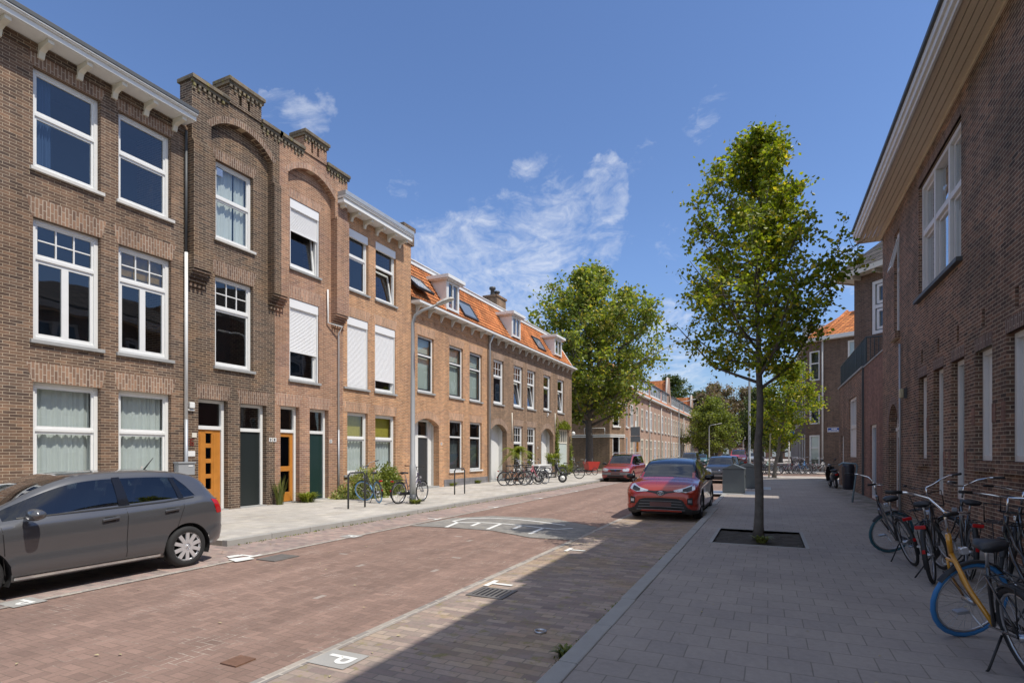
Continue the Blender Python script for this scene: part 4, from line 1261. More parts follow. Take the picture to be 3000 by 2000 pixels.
# ---------------------------------------------------------------- right side
XR = 3.25
FR = frame((XR, 0, 0), (0, 1, 0), (-1, 0, 0))
mat('pale_paint', (.72, .69, .66), .5, var=.06)
mat('soffit', (.72, .60, .46), .6, var=.06)
mat('door_pale', (.34, .35, .36), .5, var=.06)
mat('door_blue', (.20, .25, .32), .4, var=.06)
mat('lamp_cream', (.50, .45, .30), .35, var=.08)

R_ = thing('brick_building', 'long dark brick building in shade with deep boarded eaves along the right pavement', 'building', (XR, 8, 0))
gw = [(15.25, 16.0, 1.56, 3.46), (13.95, 14.69, .80, 3.47), (12.62, 13.41, .80, 3.46), (11.24, 12.03, 1.56, 3.43), (9.90, 10.67, 1.56, 3.48), (7.6, 8.35, 1.56, 3.46), (5.2, 5.95, 1.56, 3.46), (2.8, 3.55, 1.56, 3.46), (.4, 1.15, 1.56, 3.46)]
big = [(12.80, 16.0, 5.32, 7.98), (5.2, 8.4, 5.32, 7.98), (-1.5, 1.7, 5.32, 7.98)]
sm = [(18.12, 18.80, 5.02, 7.84)]
archd = [(18.30, 19.60, .10, 3.08)]
vents = [(15.6, 3.78), (14.25, 3.79), (12.93, 3.78), (11.57, 3.78), (10.2, 3.79), (7.9, 3.79), (5.5, 3.79), (3.1, 3.79)]
hs = [H(*g) for g in gw + big + sm] + [H(*archd[0], arch=.62)] + [H(u, u + .14, z, z + .30) for u, z in vents]
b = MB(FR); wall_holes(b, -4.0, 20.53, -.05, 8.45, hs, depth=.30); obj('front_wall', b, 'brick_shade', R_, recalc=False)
b = MB(FR)
b.box(20.31, 20.528, -9, -.002, -.05, 8.44); b.box(-3.997, -3.78, -9, -.002, -.05, 8.44); b.box(-3.78, 20.30, -9, -8.8, -.05, 8.44)
obj('side_walls', b, 'brick_shade', R_)
b = MB(FR); b.box(-3.77, 20.29, -1.9, -1.7, 0, 8.4); b.box(-3.77, 20.29, -1.69, -.31, 3.9, 4.6); b.box(-3.77, 20.29, -.5, -.301, 3.7, 3.89); obj('interior', b, 'interior', R_)
# roof with overhanging boarded soffit and fascia
b = MB(FR)
k = [(20.95, .62, 8.80), (20.95, -3.0, 10.75), (20.95, -3.0, 10.60), (20.95, .60, 8.62)]
v = k + [(-4.4, n, z) for _, n, z in k]
b.add(v, [(0, 1, 2, 3), (7, 6, 5, 4), (0, 4, 5, 1), (1, 5, 6, 2), (2, 6, 7, 3), (3, 7, 4, 0)])
k = [(20.95, -3.0, 10.75), (20.95, -9.4, 10.0), (20.95, -9.4, 9.85), (20.95, -3.0, 10.60)]
v = k + [(-4.4, n, z) for _, n, z in k]
b.add(v, [(0, 1, 2, 3), (7, 6, 5, 4), (0, 4, 5, 1), (1, 5, 6, 2), (2, 6, 7, 3), (3, 7, 4, 0)])
obj('roof', b, 'tiles_dark', R_)
b = MB(FR); b.add([(20.50, -.3, 8.44), (20.50, -8.9, 8.44), (20.50, -8.9, 9.8), (20.50, -3.0, 10.58), (20.31, -.3, 8.44), (20.31, -8.9, 8.44), (20.31, -8.9, 9.8), (20.31, -3.0, 10.58)], [(0, 1, 2, 3), (4, 7, 6, 5), (0, 4, 5, 1), (1, 5, 6, 2), (2, 6, 7, 3), (3, 7, 4, 0)]); obj('gable_wall', b, 'brick_shade', R_)
b = MB(FR)
n = .04
for i in range(5):
    b.box(-4.4, 20.95, n + i * .115, n + i * .115 + .100, 8.46 + (0 if i % 2 else .004), 8.49)
b.box(-4.4, 20.95, .0, .035, 8.42, 8.49)
obj('soffit', b, 'soffit', R_)
b = MB(FR); b.box(-4.4, 20.97, .62, .66, 8.43, 8.60); b.box(-4.4, 20.98, .661, .71, 8.52, 8.70); b.box(-4.4, 20.99, .711, .75, 8.64, 8.78); b.box(20.951, 20.97, -.3, .619, 8.44, 8.60)
obj('fascia', b, 'pale_paint', R_)
b = MB(FR); b.box(-4.4, 21.0, .60, .80, 8.781, 8.86); obj('gutter', b, 'gutter_dark', R_)
d = MB(FR); d.box(6.2, 8.3, -1.6, .35, 8.9, 9.7); d.box(6.1, 8.4, -1.7, .42, 9.701, 9.80); obj('dormer', d, 'pale_paint', R_)

for i, (a, b_, z0_, z1_) in enumerate(gw):
    f = MB(FR); bars(f, a + .003, b_ - .003, z0_ + .003, z1_ - .003, -.20, -.10, .09)
    wn = obj('window', f, 'pale_paint', R_, bevel=.005)
    g = MB(FR); g.box(a + .09, b_ - .09, -.17, -.16, z0_ + .09, z1_ - .09); obj('panel', g, 'door_pale' if i in (1, 2) else 'pale_paint', wn)
    if z0_ > 1: 
        s2 = MB(FR); s2.box(a - .1, b_ + .1, -.12, .09, z0_ - .17, z0_ - .12); obj('sill', s2, 'brick_shade', R_)
    L = MB(FR); L.box(a - .02, b_ + .02, -.04, .004, z1_, z1_ + .215); obj('lintel', L, 'soldier_shade', R_)
    for q in range(2):
        L = MB(FR)
        x = a - .16 if q == 0 else b_ + .02
        L.box(x, x + .14, -.02, .012, z0_ + .62, z0_ + .92); obj('quoin_block', L, 'brick_red', R_)
for u, z in vents:
    b = MB(FR); b.box(u, u + .14, -.28, -.27, z, z + .3); obj('vent_hole', b, 'black', R_)
for a, b_, z0_, z1_ in big:
    f = MB(FR); bars(f, a + .003, b_ - .003, z0_ + .003, z1_ - .003, -.22, -.07, .10)
    w3 = (b_ - a) / 3
    for k in (1, 2): f.box(a + w3 * k - .055, a + w3 * k + .055, -.215, -.075, z0_ + .10, z1_ - .10)
    for k in range(3): f.box(a + w3 * k + (.10 if k == 0 else .056), a + w3 * (k + 1) - (.10 if k == 2 else .056), -.21, -.08, 6.78, 6.90)
    wn = obj('window', f, 'pale_paint', R_, bevel=.006, label='tall three-light window')
    s_ = MB(FR)
    for k in range(3):
        x0 = a + w3 * k + .06; x1 = a + w3 * (k + 1) - .06
        bars(s_, x0 + .02, x1 - .02, z0_ + .10, 6.775, -.20, -.14, .06)
        if k != 1: bars(s_, x0 + .02, x1 - .02, 6.905, z1_ - .10, -.20, -.14, .06)
    obj('sash', s_, 'pale_paint', wn)
    g = MB(FR); g.quad((a + .1, -.17, z0_ + .1), (b_ - .1, -.17, z0_ + .1), (b_ - .1, -.17, z1_ - .1), (a + .1, -.17, z1_ - .1)); obj('pane', g, 'glass', wn, recalc=False)
    s2 = MB(FR); s2.box(a - .08, b_ + .08, -.2, .10, z0_ - .08, z0_ - .003); obj('sill', s2, 'gutter_dark', wn)
    L = MB(FR); L.box(a - .02, b_ + .02, -.04, .004, z1_, z1_ + .21); obj('lintel', L, 'soldier_shade', R_)
    g = MB(FR); g.box(a + .15, a + w3 * .9, -.36, -.34, z0_ + .1, 6.7); g.box(a + w3 * 1.25, a + w3 * 1.7, -.36, -.34, z0_ + .1, 6.7); obj('curtain', g, 'white_dirty', wn)
a, b_, z0_, z1_ = sm[0]
f = MB(FR); bars(f, a + .003, b_ - .003, z0_, z1_ - .003, -.22, -.07, .09); f.box(a + .09, b_ - .09, -.21, -.08, 6.78, 6.88)
wn = obj('window', f, 'pale_paint', R_, label='narrow window with its top light tilted out under the eaves')
g = MB(FR); g.quad((a + .09, -.15, z0_ + .09), (b_ - .09, -.15, z0_ + .09), (b_ - .09, -.15, 6.78), (a + .09, -.15, 6.78)); obj('pane', g, 'glass', wn, recalc=False)
o_ = MB(FR)
for (ua, ub, ta, tb) in ((a + .08, a + .14, 0, 1), (b_ - .14, b_ - .08, 0, 1), (a + .14, b_ - .14, 0, .08), (a + .14, b_ - .14, .92, 1)):
    def P(u, t, dn=0): return (u, -.08 + .22 * (1 - t) + dn, 6.80 + .90 * t)
    p = [P(ua, ta), P(ub, ta), P(ub, tb), P(ua, tb)]; q = [P(ua, ta, .04), P(ub, ta, .04), P(ub, tb, .04), P(ua, tb, .04)]
    o_.add(p + q, [(0, 1, 2, 3), (4, 7, 6, 5), (0, 4, 5, 1), (1, 5, 6, 2), (2, 6, 7, 3), (3, 7, 4, 0)])
obj('open_casement', o_, 'pale_paint', wn)
s2 = MB(FR); s2.box(a - .08, b_ + .08, -.2, .11, z0_ - .20, z0_ - .003); obj('sill', s2, 'brick_shade', wn)
# arched door
a, b_, z0_, z1_ = archd[0]
f = MB(FR); pts = arc_pts(a + .03, b_ - .03, z1_ - .62, .60, 14); pin = arc_pts(a + .13, b_ - .13, z1_ - .62, .50, 14)
for i in range(14): f.prism([pts[i], pts[i + 1], pin[i + 1], pin[i]], -.28, -.20)
f.box(a + .003, a + .10, -.28, -.20, z0_, z1_ - .62); f.box(b_ - .10, b_ - .003, -.28, -.20, z0_, z1_ - .62); f.box(a + .1, b_ - .1, -.28, -.16, 2.32, 2.42)
dd = obj('door', f, 'pale_paint', R_, label='pale grey door under a round brick arch')
g = MB(FR); g.box(a + .1, b_ - .1, -.27, -.23, z0_ + .01, 2.31); lf = obj('leaf', g, 'door_pale', dd)
g = MB(FR); g.prism([(a + .13, 2.43), (b_ - .13, 2.43)] + list(reversed(pin)), -.26, -.25); obj('fanlight', g, 'glass_dark', dd)
hb = MB(FR); hb.add([(p[0] + b_ - .2, p[1] - .23, p[2] + 1.1) for p in lathe_pts()], lathe_faces(), True); obj('handle', hb, 'steel', lf)
b = MB(FR); pts = arc_pts(a, b_, z1_ - .62, .62, 14); po = arc_pts(a - .22, b_ + .22, z1_ - .62, .84, 14)
for i in range(14): b.add([(pts[i][0], .004, pts[i][1]), (pts[i + 1][0], .004, pts[i + 1][1]), (po[i + 1][0], .004, po[i + 1][1]), (po[i][0], .004, po[i][1])], [(0, 1, 2, 3)])
obj('arch_ring', b, 'soldier_shade', R_, recalc=False)
tube_obj('downpipe', [(17.77, .05, 4.6), (17.77, .05, .1)], .028, 'zinc', R_, FR)
# reddish wall piece with pale door, then the low wing with roof terrace
Q_ = thing('terrace_wing', 'low brick wing with roof terrace between the long dark building and the corner house', 'building', (XR, 26, 0))
hs = [H(21.85, 23.10, .10, 2.66), ]
b = MB(FR); wall_holes(b, 20.532, 24.42, -.05, 4.88, hs, n=-.03, depth=.3); obj('red_wall', b, 'brick_red', Q_, recalc=False)
hs = [H(26.2, 28.45, 1.50, 4.02), H(30.3, 31.2, .12, 2.5)]
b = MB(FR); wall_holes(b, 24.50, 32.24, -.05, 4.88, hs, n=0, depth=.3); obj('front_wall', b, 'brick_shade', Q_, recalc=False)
b = MB(FR); b.box(24.42, 24.498, -.1, .04, -.05, 4.88); obj('pilaster_strip', b, 'gutter_dark', Q_)
b = MB(FR); b.box(32.02, 32.238, -5, -.002, -.05, 4.87); b.box(20.54, 32.01, -5, -4.8, -.05, 4.87); b.box(20.54, 32.01, -4.79, -.34, 4.6, 4.80); obj('side_walls', b, 'brick_shade', Q_)
b = MB(FR); b.box(20.55, 32.0, -1.9, -1.75, 0, 4.5); obj('interior', b, 'interior', Q_)
b = MB(FR); b.box(24.4, 32.3, -.25, .05, 4.881, 4.95); b.box(20.54, 24.39, -.28, .0, 4.881, 4.93); obj('coping', b, 'stone_sill', Q_)
f = MB(FR); bars(f, 21.853, 23.097, .103, 2.657, -.22, -.09, .10); dd = obj('door', f, 'pale_paint', Q_, label='pale framed blue grey door in the reddish wall')
g = MB(FR); g.box(21.95, 23.0, -.2, -.16, .21, 2.55); obj('leaf', g, 'door_blue', dd)
f = MB(FR); bars(f, 26.203, 28.447, 1.503, 4.017, -.2, -.06, .12); f.box(26.32, 28.33, -.19, -.07, 2.72, 2.86); f.box(27.28, 27.37, -.18, -.075, 2.861, 3.89); wn = obj('window', f, 'pale_paint', Q_)
g = MB(FR); g.quad((26.3, -.13, 2.8), (28.35, -.13, 2.8), (28.35, -.13, 3.95), (26.3, -.13, 3.95)); obj('pane', g, 'glass', wn, recalc=False)
g = MB(FR); g.box(26.33, 28.32, -.15, -.12, 1.62, 2.72); obj('panel', g, 'pale_paint', wn)
f = MB(FR); bars(f, 30.303, 31.197, .123, 2.497, -.2, -.06, .10); dd = obj('door', f, 'pale_paint', Q_, label='narrow pale door at the far end of the wing')
g = MB(FR); g.box(30.4, 31.1, -.2, -.15, .2, 2.4); obj('leaf', g, 'pale_paint', dd)
# terrace railing
rl = thing('terrace_railing', 'blue grey barred railing round the roof terrace above the low wing', 'railing', (XR, 27, 4.95))
mat('rail_blue', (.055, .075, .085), .45, var=.08)
RP = [(31.9, -.06), (24.2, -.06), (24.2, -4.2)]
b = MB(FR)
for (p, q) in zip(RP[:-1], RP[1:]):
    b.tube([(p[0], p[1], 5.98), (q[0], q[1], 5.98)], .03, 6); b.tube([(p[0], p[1], 5.05), (q[0], q[1], 5.05)], .02, 6)
obj('handrail', b, 'rail_blue', rl)
b = MB(FR)
for (p, q) in zip(RP[:-1], RP[1:]):
    L = sqrt((q[0] - p[0]) ** 2 + (q[1] - p[1]) ** 2); k = int(L / .13)
    for i in range(k + 1):
        t = i / k; u = p[0] + (q[0] - p[0]) * t; n_ = p[1] + (q[1] - p[1]) * t; r = .028 if i % 10 == 0 else .012
        b.box(u - r, u + r, n_ - r, n_ + r, 4.95, 5.97)
obj('balusters', b, 'rail_blue', rl)
b = MB(FR); b.box(24.5, 31.5, -.12, -.10, 5.12, 5.75); obj('screen', b, 'rail_blue', rl)
# lamp, number
o = thing('wall_lamp', 'cream bulkhead lamp on the dark brick wall right of the thin downpipe', 'wall light', tuple(FR((17.25, 0, 3.2))))
b = MB(FR); b.box(17.17, 17.33, .002, .06, 3.10, 3.36); obj('base', b, 'gutter_dark', o)
b = MB(FR); b.box(17.18, 17.32, .061, .16, 3.11, 3.35); obj('glass', b, 'lamp_cream', o, bevel=.03)
b = MB(FR); seg_digit(FR, b, '5', 18.10, 2.32, .16, .003); seg_digit(FR, b, '8', 18.10, 2.12, .16, .003); obj('house_number', b, 'white', label='white upright house number beside the round arched door', cat='house number')

# ---- dark brick corner house behind the terrace, set at an angle
U2 = Vector((.657, -.798, 0)).normalized(); C2 = Vector((4.0, 33.0, 0)); N2 = Vector((-.798, -.657, 0)).normalized()
F2 = frame(C2, U2, N2)
K = thing('brick_house', 'dark brick house with white eaves and grey tiled roof behind the roof terrace', 'house', tuple(C2))
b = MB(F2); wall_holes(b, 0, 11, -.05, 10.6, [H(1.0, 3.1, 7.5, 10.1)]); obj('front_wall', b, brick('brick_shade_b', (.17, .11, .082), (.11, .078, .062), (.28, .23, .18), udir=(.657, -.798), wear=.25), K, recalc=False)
b = MB(F2); b.box(.003, .25, -7, -.002, -.05, 10.59); b.box(.25, 11, -7, -6.8, -.05, 10.59); b.box(10.8, 10.997, -6.8, -.002, -.05, 10.59); obj('side_walls', b, 'brick_shade', K)
b = MB(F2); b.box(.3, 10.7, -1.6, -1.4, 0, 10.5); obj('interior', b, 'interior_pale', K)
b = MB(F2); b.box(-.75, 11.5, .0, .62, 10.56, 10.62); b.box(-.75, 11.5, .62, .70, 10.50, 10.78); b.box(-.81, -.751, -7.6, .70, 10.50, 10.78); b.box(-.75, -.003, -7.6, -.001, 10.56, 10.62)
u = .3
while u < 11:
    b.box(u, u + .12, .003, .55, 10.38, 10.555); u += 1.25
obj('eaves', b, 'cream', K)
b = MB(F2); P4 = [(-.83, .72, 10.78), (11.5, .72, 10.78), (11.5, -7.6, 10.78), (-.83, -7.6, 10.78), (3.0, -3.4, 14.6), (8, -3.4, 14.6)]
b.add(P4, [(0, 1, 5, 4), (1, 2, 5), (2, 3, 4, 5), (3, 0, 4), (0, 3, 2, 1)]); obj('roof', b, 'tiles_dark', K)
f = MB(F2); bars(f, 1.003, 3.097, 7.503, 10.097, -.18, -.04, .16); f.box(1.16, 2.94, -.17, -.05, 8.75, 8.92); wn = obj('window', f, 'white', K)
g = MB(F2); bars(g, 1.25, 2.90, 7.72, 8.70, -.16, -.06, .12); bars(g, 1.25, 2.90, 8.97, 9.90, -.16, -.06, .12); obj('sash', g, 'white', wn)
g = MB(F2); g.quad((1.1, -.12, 7.6), (3.0, -.12, 7.6), (3.0, -.12, 10.0), (1.1, -.12, 10.0)); obj('pane', g, 'glass', wn, recalc=False)
for (a, c, d, e) in ():
    f = MB(F2); bars(f, a + .003, c - .003, d + .003, e - .003, -.2, -.08, .1); f.box(a + .1, c - .1, -.19, -.09, (d + e) / 2 - .05, (d + e) / 2 + .05); wn = obj('window', f, 'white', K)
    g = MB(F2); g.quad((a + .1, -.14, d + .1), (c - .1, -.14, d + .1), (c - .1, -.14, e - .1), (a + .1, -.14, e - .1)); obj('pane', g, 'glass', wn, recalc=False)
b = MB(); b.box(5.6, 9.5, 22.2, 30.0, 4.9, 10.9); obj('added_shade_block', b, 'brick_shade', K)  # hidden volume added to cast shade on the pavement past the terrace

# ---- corner house with orange hipped roof at the far side of the crossing
K3 = thing('corner_house', 'three storey dark brick corner house with orange hipped roof and a blue street name plate', 'house', (4.3, 53.8, 0))
P0 = Vector((3.0, 90, 0)); P1 = Vector((3.0, 54.75, 0)); P2 = Vector((4.3, 53.8, 0)); P3 = Vector((13.2, 49.4, 0))


def facet(p, q, inward=1):
    U = (q - p).normalized(); N = Vector((U.y, -U.x, 0))
    return frame(p, U, N), (q - p).length


zc = 11.2
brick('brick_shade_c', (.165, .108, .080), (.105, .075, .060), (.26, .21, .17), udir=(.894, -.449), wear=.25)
for (p, q, hs, nm) in ((P0, P1, [H(2 + 3.1 * i, 3.3 + 3.1 * i, z, z + 2.3) for i in range(11) for z in (1.0, 4.5, 7.9)], 'street_wall'),
                       (P1, P2, [H(.32, 1.25, .62, 3.2), H(.32, 1.25, 4.15, 6.75), H(.32, 1.25, 7.9, 10.45)], 'corner_wall'),
                       (P2, P3, [H(1.85, 3.0, 8.0, 10.9), H(1.9, 3.0, 1.2, 3.4), H(5.5, 6.8, .9, 3.3), H(5.5, 6.8, 4.4, 6.8), H(5.5, 6.8, 8.0, 10.4)], 'front_wall')):
    fr_, L = facet(p, q)
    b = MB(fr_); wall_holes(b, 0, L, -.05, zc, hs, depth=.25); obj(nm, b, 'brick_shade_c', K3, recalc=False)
    for h in hs:
        f = MB(fr_); a, c, d, e = h['u0'], h['u1'], h['z0'], h['z1']
        bars(f, a + .003, c - .003, d + .003, e - .003, -.2, -.03 if nm != 'street_wall' else .0, .11); f.box(a + .11, c - .11, -.19, -.04, d + (e - d) * .58 - .05, d + (e - d) * .58 + .05)
        wn = obj('window', f, 'white', K3)
        g = MB(fr_); g.quad((a + .1, -.13, d + .1), (c - .1, -.13, d + .1), (c - .1, -.13, e - .1), (a + .1, -.13, e - .1)); obj('pane', g, 'glass', wn, recalc=False)
        if nm != 'street_wall' and (d < 1 or a > 1.5):
            g = MB(fr_); g.box(a + .12, c - .12, -.17, -.16, d + .5, e - .12); obj('blind', g, 'curtain', wn)
b = MB(); foot = [(3.25, 89.8), (3.25, 54.9), (4.45, 54.05), (13.2, 49.7), (16, 60), (16, 89.8)]
k = len(foot)
b.add([(x, y, zc - .2) for x, y in foot] + [(x, y, zc - .02) for x, y in foot], [tuple(range(k)), tuple(range(k, 2 * k))] + [(i, (i + 1) % k, (i + 1) % k + k, i + k) for i in range(k)]); obj('ceiling', b, 'roofing', K3)
b = MB(); b.add([(x * .94 + .6, y * .985 + .9, z) for z in (0, zc - .3) for x, y in foot], [(i, (i + 1) % k, (i + 1) % k + k, i + k) for i in range(k)]); obj('interior', b, 'interior_pale', K3)
oh = [(2.65, 90), (2.65, 54.5), (4.1, 53.35), (13.2, 48.9), (16.5, 60), (16.5, 90)]
b = MB(); b.add([(x, y, zc) for x, y in oh] + [(x, y, zc + .32) for x, y in oh], [tuple(range(k)), tuple(range(k, 2 * k))] + [(i, (i + 1) % k, (i + 1) % k + k, i + k) for i in range(k)]); obj('eaves', b, 'white', K3)
r1, r2, r3 = (6.6, 59.0, 14.6), (10.2, 57.4, 14.6), (6.6, 90, 14.6)
b = MB(); rf = [(x, y, zc + .321) for x, y in oh]
b.add(rf + [r1, r2, r3], [(0, 1, 6, 8), (1, 2, 6), (2, 3, 7, 6), (3, 4, 7), (4, 5, 8, 6, 7)]); obj('roof', b, brick('tiles_orange_c', (.62, .24, .075), (.45, .155, .05), (.22, .08, .03), bw=.35, rh=.26, ms=.04, off=0, udir=(.894, -.449), wear=.25), K3)
b = MB(); b.tube([Vector((4.1, 53.35, zc + .36)), Vector(r1) + Vector((0, 0, .05))], .14, 6); obj('ridge_tiles', b, 'tiles_orange', K3)
b = MB(); b.box(7.6, 9.1, 57.5, 58.5, 13.3, 15.3); b.box(7.5, 9.2, 57.4, 58.6, 15.301, 15.5); c3 = obj('chimney', b, 'plaster', K3)
for k_ in range(3):
    b = MB(); b.lathe([(.13, 0), (.11, .35), (.15, .4), (.15, .5)], (7.95 + k_ * .42, 58, 15.501), 'z', 8); obj('chimney_pot', b, 'gutter_dark', c3)
b = MB(); b.box(2.9, 4.6, 56.5, 58.5, 11.8, 13.1); obj('dormer', b, 'zinc', K3)
tube_obj('downpipe', [(4.20, 53.62, zc), (4.20, 53.62, .1)], .07, 'white_dirty', K3)
F4, _ = facet(P2, P3)
sg = thing('street_sign', 'blue enamel street name plate with white border on the dark brick corner house', 'street sign', tuple(F4((.3, 0, 3.6))))
mat('sign_blue', (.012, .075, .34), .25, var=.04)
b = MB(F4); b.box(.30, 1.42, .01, .03, 3.42, 3.80); obj('border', b, 'white', sg)
b = MB(F4); b.box(.34, 1.38, .031, .036, 3.46, 3.76); obj('plate', b, 'sign_blue', sg)
b = MB(F4)
for (a, c, z) in ((.62, .78, 3.64), (.80, 1.05, 3.64), (.38, .60, 3.50), (.62, .74, 3.50), (.76, .98, 3.50), (1.0, 1.15, 3.50), (1.18, 1.34, 3.50)):
    b.box(a, c, .037, .040, z, z + .07)
obj('lettering', b, 'white', sg)

# ---------------------------------------------------------------- far left row beyond the side street
def far_house(label, u0, u1, bm, gableu=None, dorm=True, corner=False, green=False):
    h = thing('brick_house', label, 'house', (XL, (u0 + u1) / 2, 0))
    hs = []; n = max(2, int((u1 - u0 - .8) / 2.25)); sp = (u1 - u0) / n
    for i in range(n):
        a = u0 + sp * i + sp * .22; hs.append(H(a, a + min(1.25, sp * .56), 4.45, 7.0)); hs.append(H(a - .1, a + min(1.35, sp * .62), .5 if i % 3 else .12, 3.35))
    b = MB(FL); wall_holes(b, u0, u1, -.05, 8.35, hs, depth=.25); obj('front_wall', b, bm, h, recalc=False)
    b = MB(FL); b.box(u0 + .003, u0 + .2, -8, -.002, 0, 8.34); b.box(u1 - .2, u1 - .003, -8, -.002, 0, 8.34); b.box(u0 + .2, u1 - .2, -8, -7.8, 0, 8.34); obj('side_walls', b, bm, h)
    b = MB(FL); b.box(u0 + .21, u1 - .21, -1.3, -1.1, 0, 8.3); obj('interior', b, 'interior', h)
    for i, q in enumerate(hs):
        f = MB(FL); a, c, d, e = q['u0'], q['u1'], q['z0'], q['z1']
        bars(f, a + .003, c - .003, d + .003, e - .003, -.18, .01, .17); f.box(a + .17, c - .17, -.17, -.04, d + (e - d) * .62 - .05, d + (e - d) * .62 + .05)
        if i % 2 == 0 or i % 6 == 1: f.box((a + c) / 2 - .035, (a + c) / 2 + .035, -.165, -.05, d + .13, d + (e - d) * .62 - .06)
        wn = obj('window', f, 'wood_orange' if (green and i == 3) else ('cream' if i % 3 else 'white'), h)
        g = MB(FL); g.quad((a + .1, -.12, d + .1), (c - .1, -.12, d + .1), (c - .1, -.12, e - .1), (a + .1, -.12, e - .1)); obj('pane', g, 'glass', wn, recalc=False)
        s2 = MB(FL); s2.box(a - .1, c + .1, .0, .12, d - .12, d - .0); obj('sill', s2, 'stone_sill', wn)
    b = MB(FL); b.box(u0, u1, .002, .42, 8.36, 8.52); obj('cornice', b, 'white', h)
    b = MB(FL); b.add([(u0, .42, 8.521), (u1, .42, 8.521), (u1, -2.6, 12.0), (u0, -2.6, 12.0), (u0, -8, 8.521), (u1, -8, 8.521)], [(0, 1, 2, 3), (3, 2, 5, 4), (0, 3, 4), (1, 5, 2)]); obj('roof', b, 'tiles_orange', h)
    if dorm:
        n = max(1, int((u1 - u0) / 8))
        for i in range(n):
            w_ = (u1 - u0) / n; a, c = u0 + w_ * i + .25, u0 + w_ * (i + 1) - (2.2 if gableu else .9)
            b = MB(FL); b.box(a, c, -2.4, .10, 8.53, 10.35); dd = obj('dormer', b, 'white', h)
            b = MB(FL); b.box(a - .2, c + .2, -2.5, .25, 10.351, 10.5); obj('dormer_roof', b, 'gutter_dark', dd)
            k = max(2, int((c - a) / 1.2))
            g = MB(FL)
            for j in range(k):
                x0 = a + (c - a) * j / k + .16; x1 = a + (c - a) * (j + 1) / k - .16; g.quad((x0, .108, 9.15), (x1, .108, 9.15), (x1, .108, 10.2), (x0, .108, 10.2))
            obj('panes', g, 'sky_pane', dd, recalc=False)
    if gableu:
        a, c = gableu
        b = MB(FL); m_ = (a + c) / 2; b.prism([(a, 8.0), (c, 8.0), (c, 9.2), (m_ + .35, 13.0), (m_ - .35, 13.0), (a, 9.2)], -.3, .14); gg = obj('gable', b, bm, h)
        b = MB(FL)
        for (p, q) in (((a, 9.2), (m_ - .35, 13.0)), ((m_ + .35, 13.0), (c, 9.2)), ((m_ - .35, 13.0), (m_ + .35, 13.0))): b.tube([(p[0], -.1, p[1] + .03), (q[0], -.1, q[1] + .03)], .13, 6)
        obj('gable_coping', b, 'plaster', gg)
        b = MB(FL); b.prism([(a + .05, 8.6), (c - .05, 8.6), (c - .05, 9.15), (m_, 12.7), (a + .05, 9.15)], -3.2, -.31); obj('cross_roof', b, 'tiles_orange', h)
        b = MB(FL); b.quad((m_ - .5, .15, 9.3), (m_ + .5, .15, 9.3), (m_ + .5, .15, 10.6), (m_ - .5, .15, 10.6)); obj('gable_window', b, 'glass_dark', gg, recalc=False)
    tube_obj('downpipe', [(u1 - .15, .10, 8.3), (u1 - .15, .10, .1)], .07, 'white_dirty', h, FL)
    return h


G1 = far_house('pink brick house with wide white dormers next to the chamfered corner across the side street', 60.4, 71.6, 'brick_pink', green=True)
far_house('pink brick house with orange door and white dormer, third of the far row', 71.6, 80.1, 'brick_pink')
far_house('pink brick house carrying the first pointed gable of the far row', 80.1, 88.6, 'brick_pink', gableu=(84.6, 88.4))
far_house('pink brick house between the two pointed gables of the far row', 88.6, 103.0, 'brick_pink')
far_house('last pink brick house of the far row under the second pointed gable', 103.0, 117.2, 'brick_pink', gableu=(113.6, 117.0))
# chamfered corner house with the shaded side wall
GC = thing('corner_house', 'brown brick corner house with chamfered corner and shaded side wall behind the large tree', 'house', (-14.9, 57, 0))
ca, cb, cc, cd = Vector((-30, 56.5, 0)), Vector((-14.95, 56.5, 0)), Vector((-13.8, 58.2, 0)), Vector((-13.8, 60.4, 0))
for (p, q, hs, nm, bm_) in ((ca, cb, [], 'side_wall', 'brick_taupe'), (cb, cc, [H(.45, 1.35, 4.45, 6.3), H(.4, 1.4, 1.3, 3.4)], 'corner_wall', 'brick_taupe'), (cc, cd, [H(.6, 1.5, 4.45, 7.0), H(.6, 1.5, .9, 3.35)], 'front_wall', 'brick_rose')):
    fr_, L = facet(p, q)
    b = MB(fr_); wall_holes(b, 0, L, -.05, 8.35, hs, depth=.25); obj(nm, b, bm_, GC, recalc=False)
    for h in hs:
        a, c, d, e = h['u0'], h['u1'], h['z0'], h['z1']
        f = MB(fr_); bars(f, a + .003, c - .003, d + .003, e - .003, -.18, -.03, .09); wn = obj('window', f, 'white', GC)
        g = MB(fr_); g.quad((a + .08, -.12, d + .08), (c - .08, -.12, d + .08), (c - .08, -.12, e - .08), (a + .08, -.12, e - .08)); obj('pane', g, 'glass_dark', wn, recalc=False)
        g = MB(fr_); g.box(a - .1, c + .1, 0, .14, d - .13, d); obj('sill', g, 'white', wn)
    if nm != 'front_wall':
        b = MB(fr_); b.box(0, L, .002, .10, 3.30, 3.42); b.box(0, L, .002, .10, 3.50, 3.60); obj('string_course', b, 'white', GC)
        b = MB(fr_); b.box(0, L, .002, .30, 6.75, 6.95) if nm == 'corner_wall' else b.box(0, L, .002, .05, 8.30, 8.36); obj('moulding', b, 'white_dirty', GC)
b = MB(); b.add([(-30, 56.5, 8.36), (-14.95, 56.5, 8.36), (-13.8, 58.2, 8.36), (-13.8, 60.4, 8.36), (-30, 60.4, 8.36), (-20, 60.4, 11.0), (-24, 60.4, 11.0)], [(0, 1, 5, 6), (1, 2, 5), (2, 3, 5), (0, 6, 4), (3, 4, 6, 5)]); obj('roof', b, 'tiles_dark', GC)
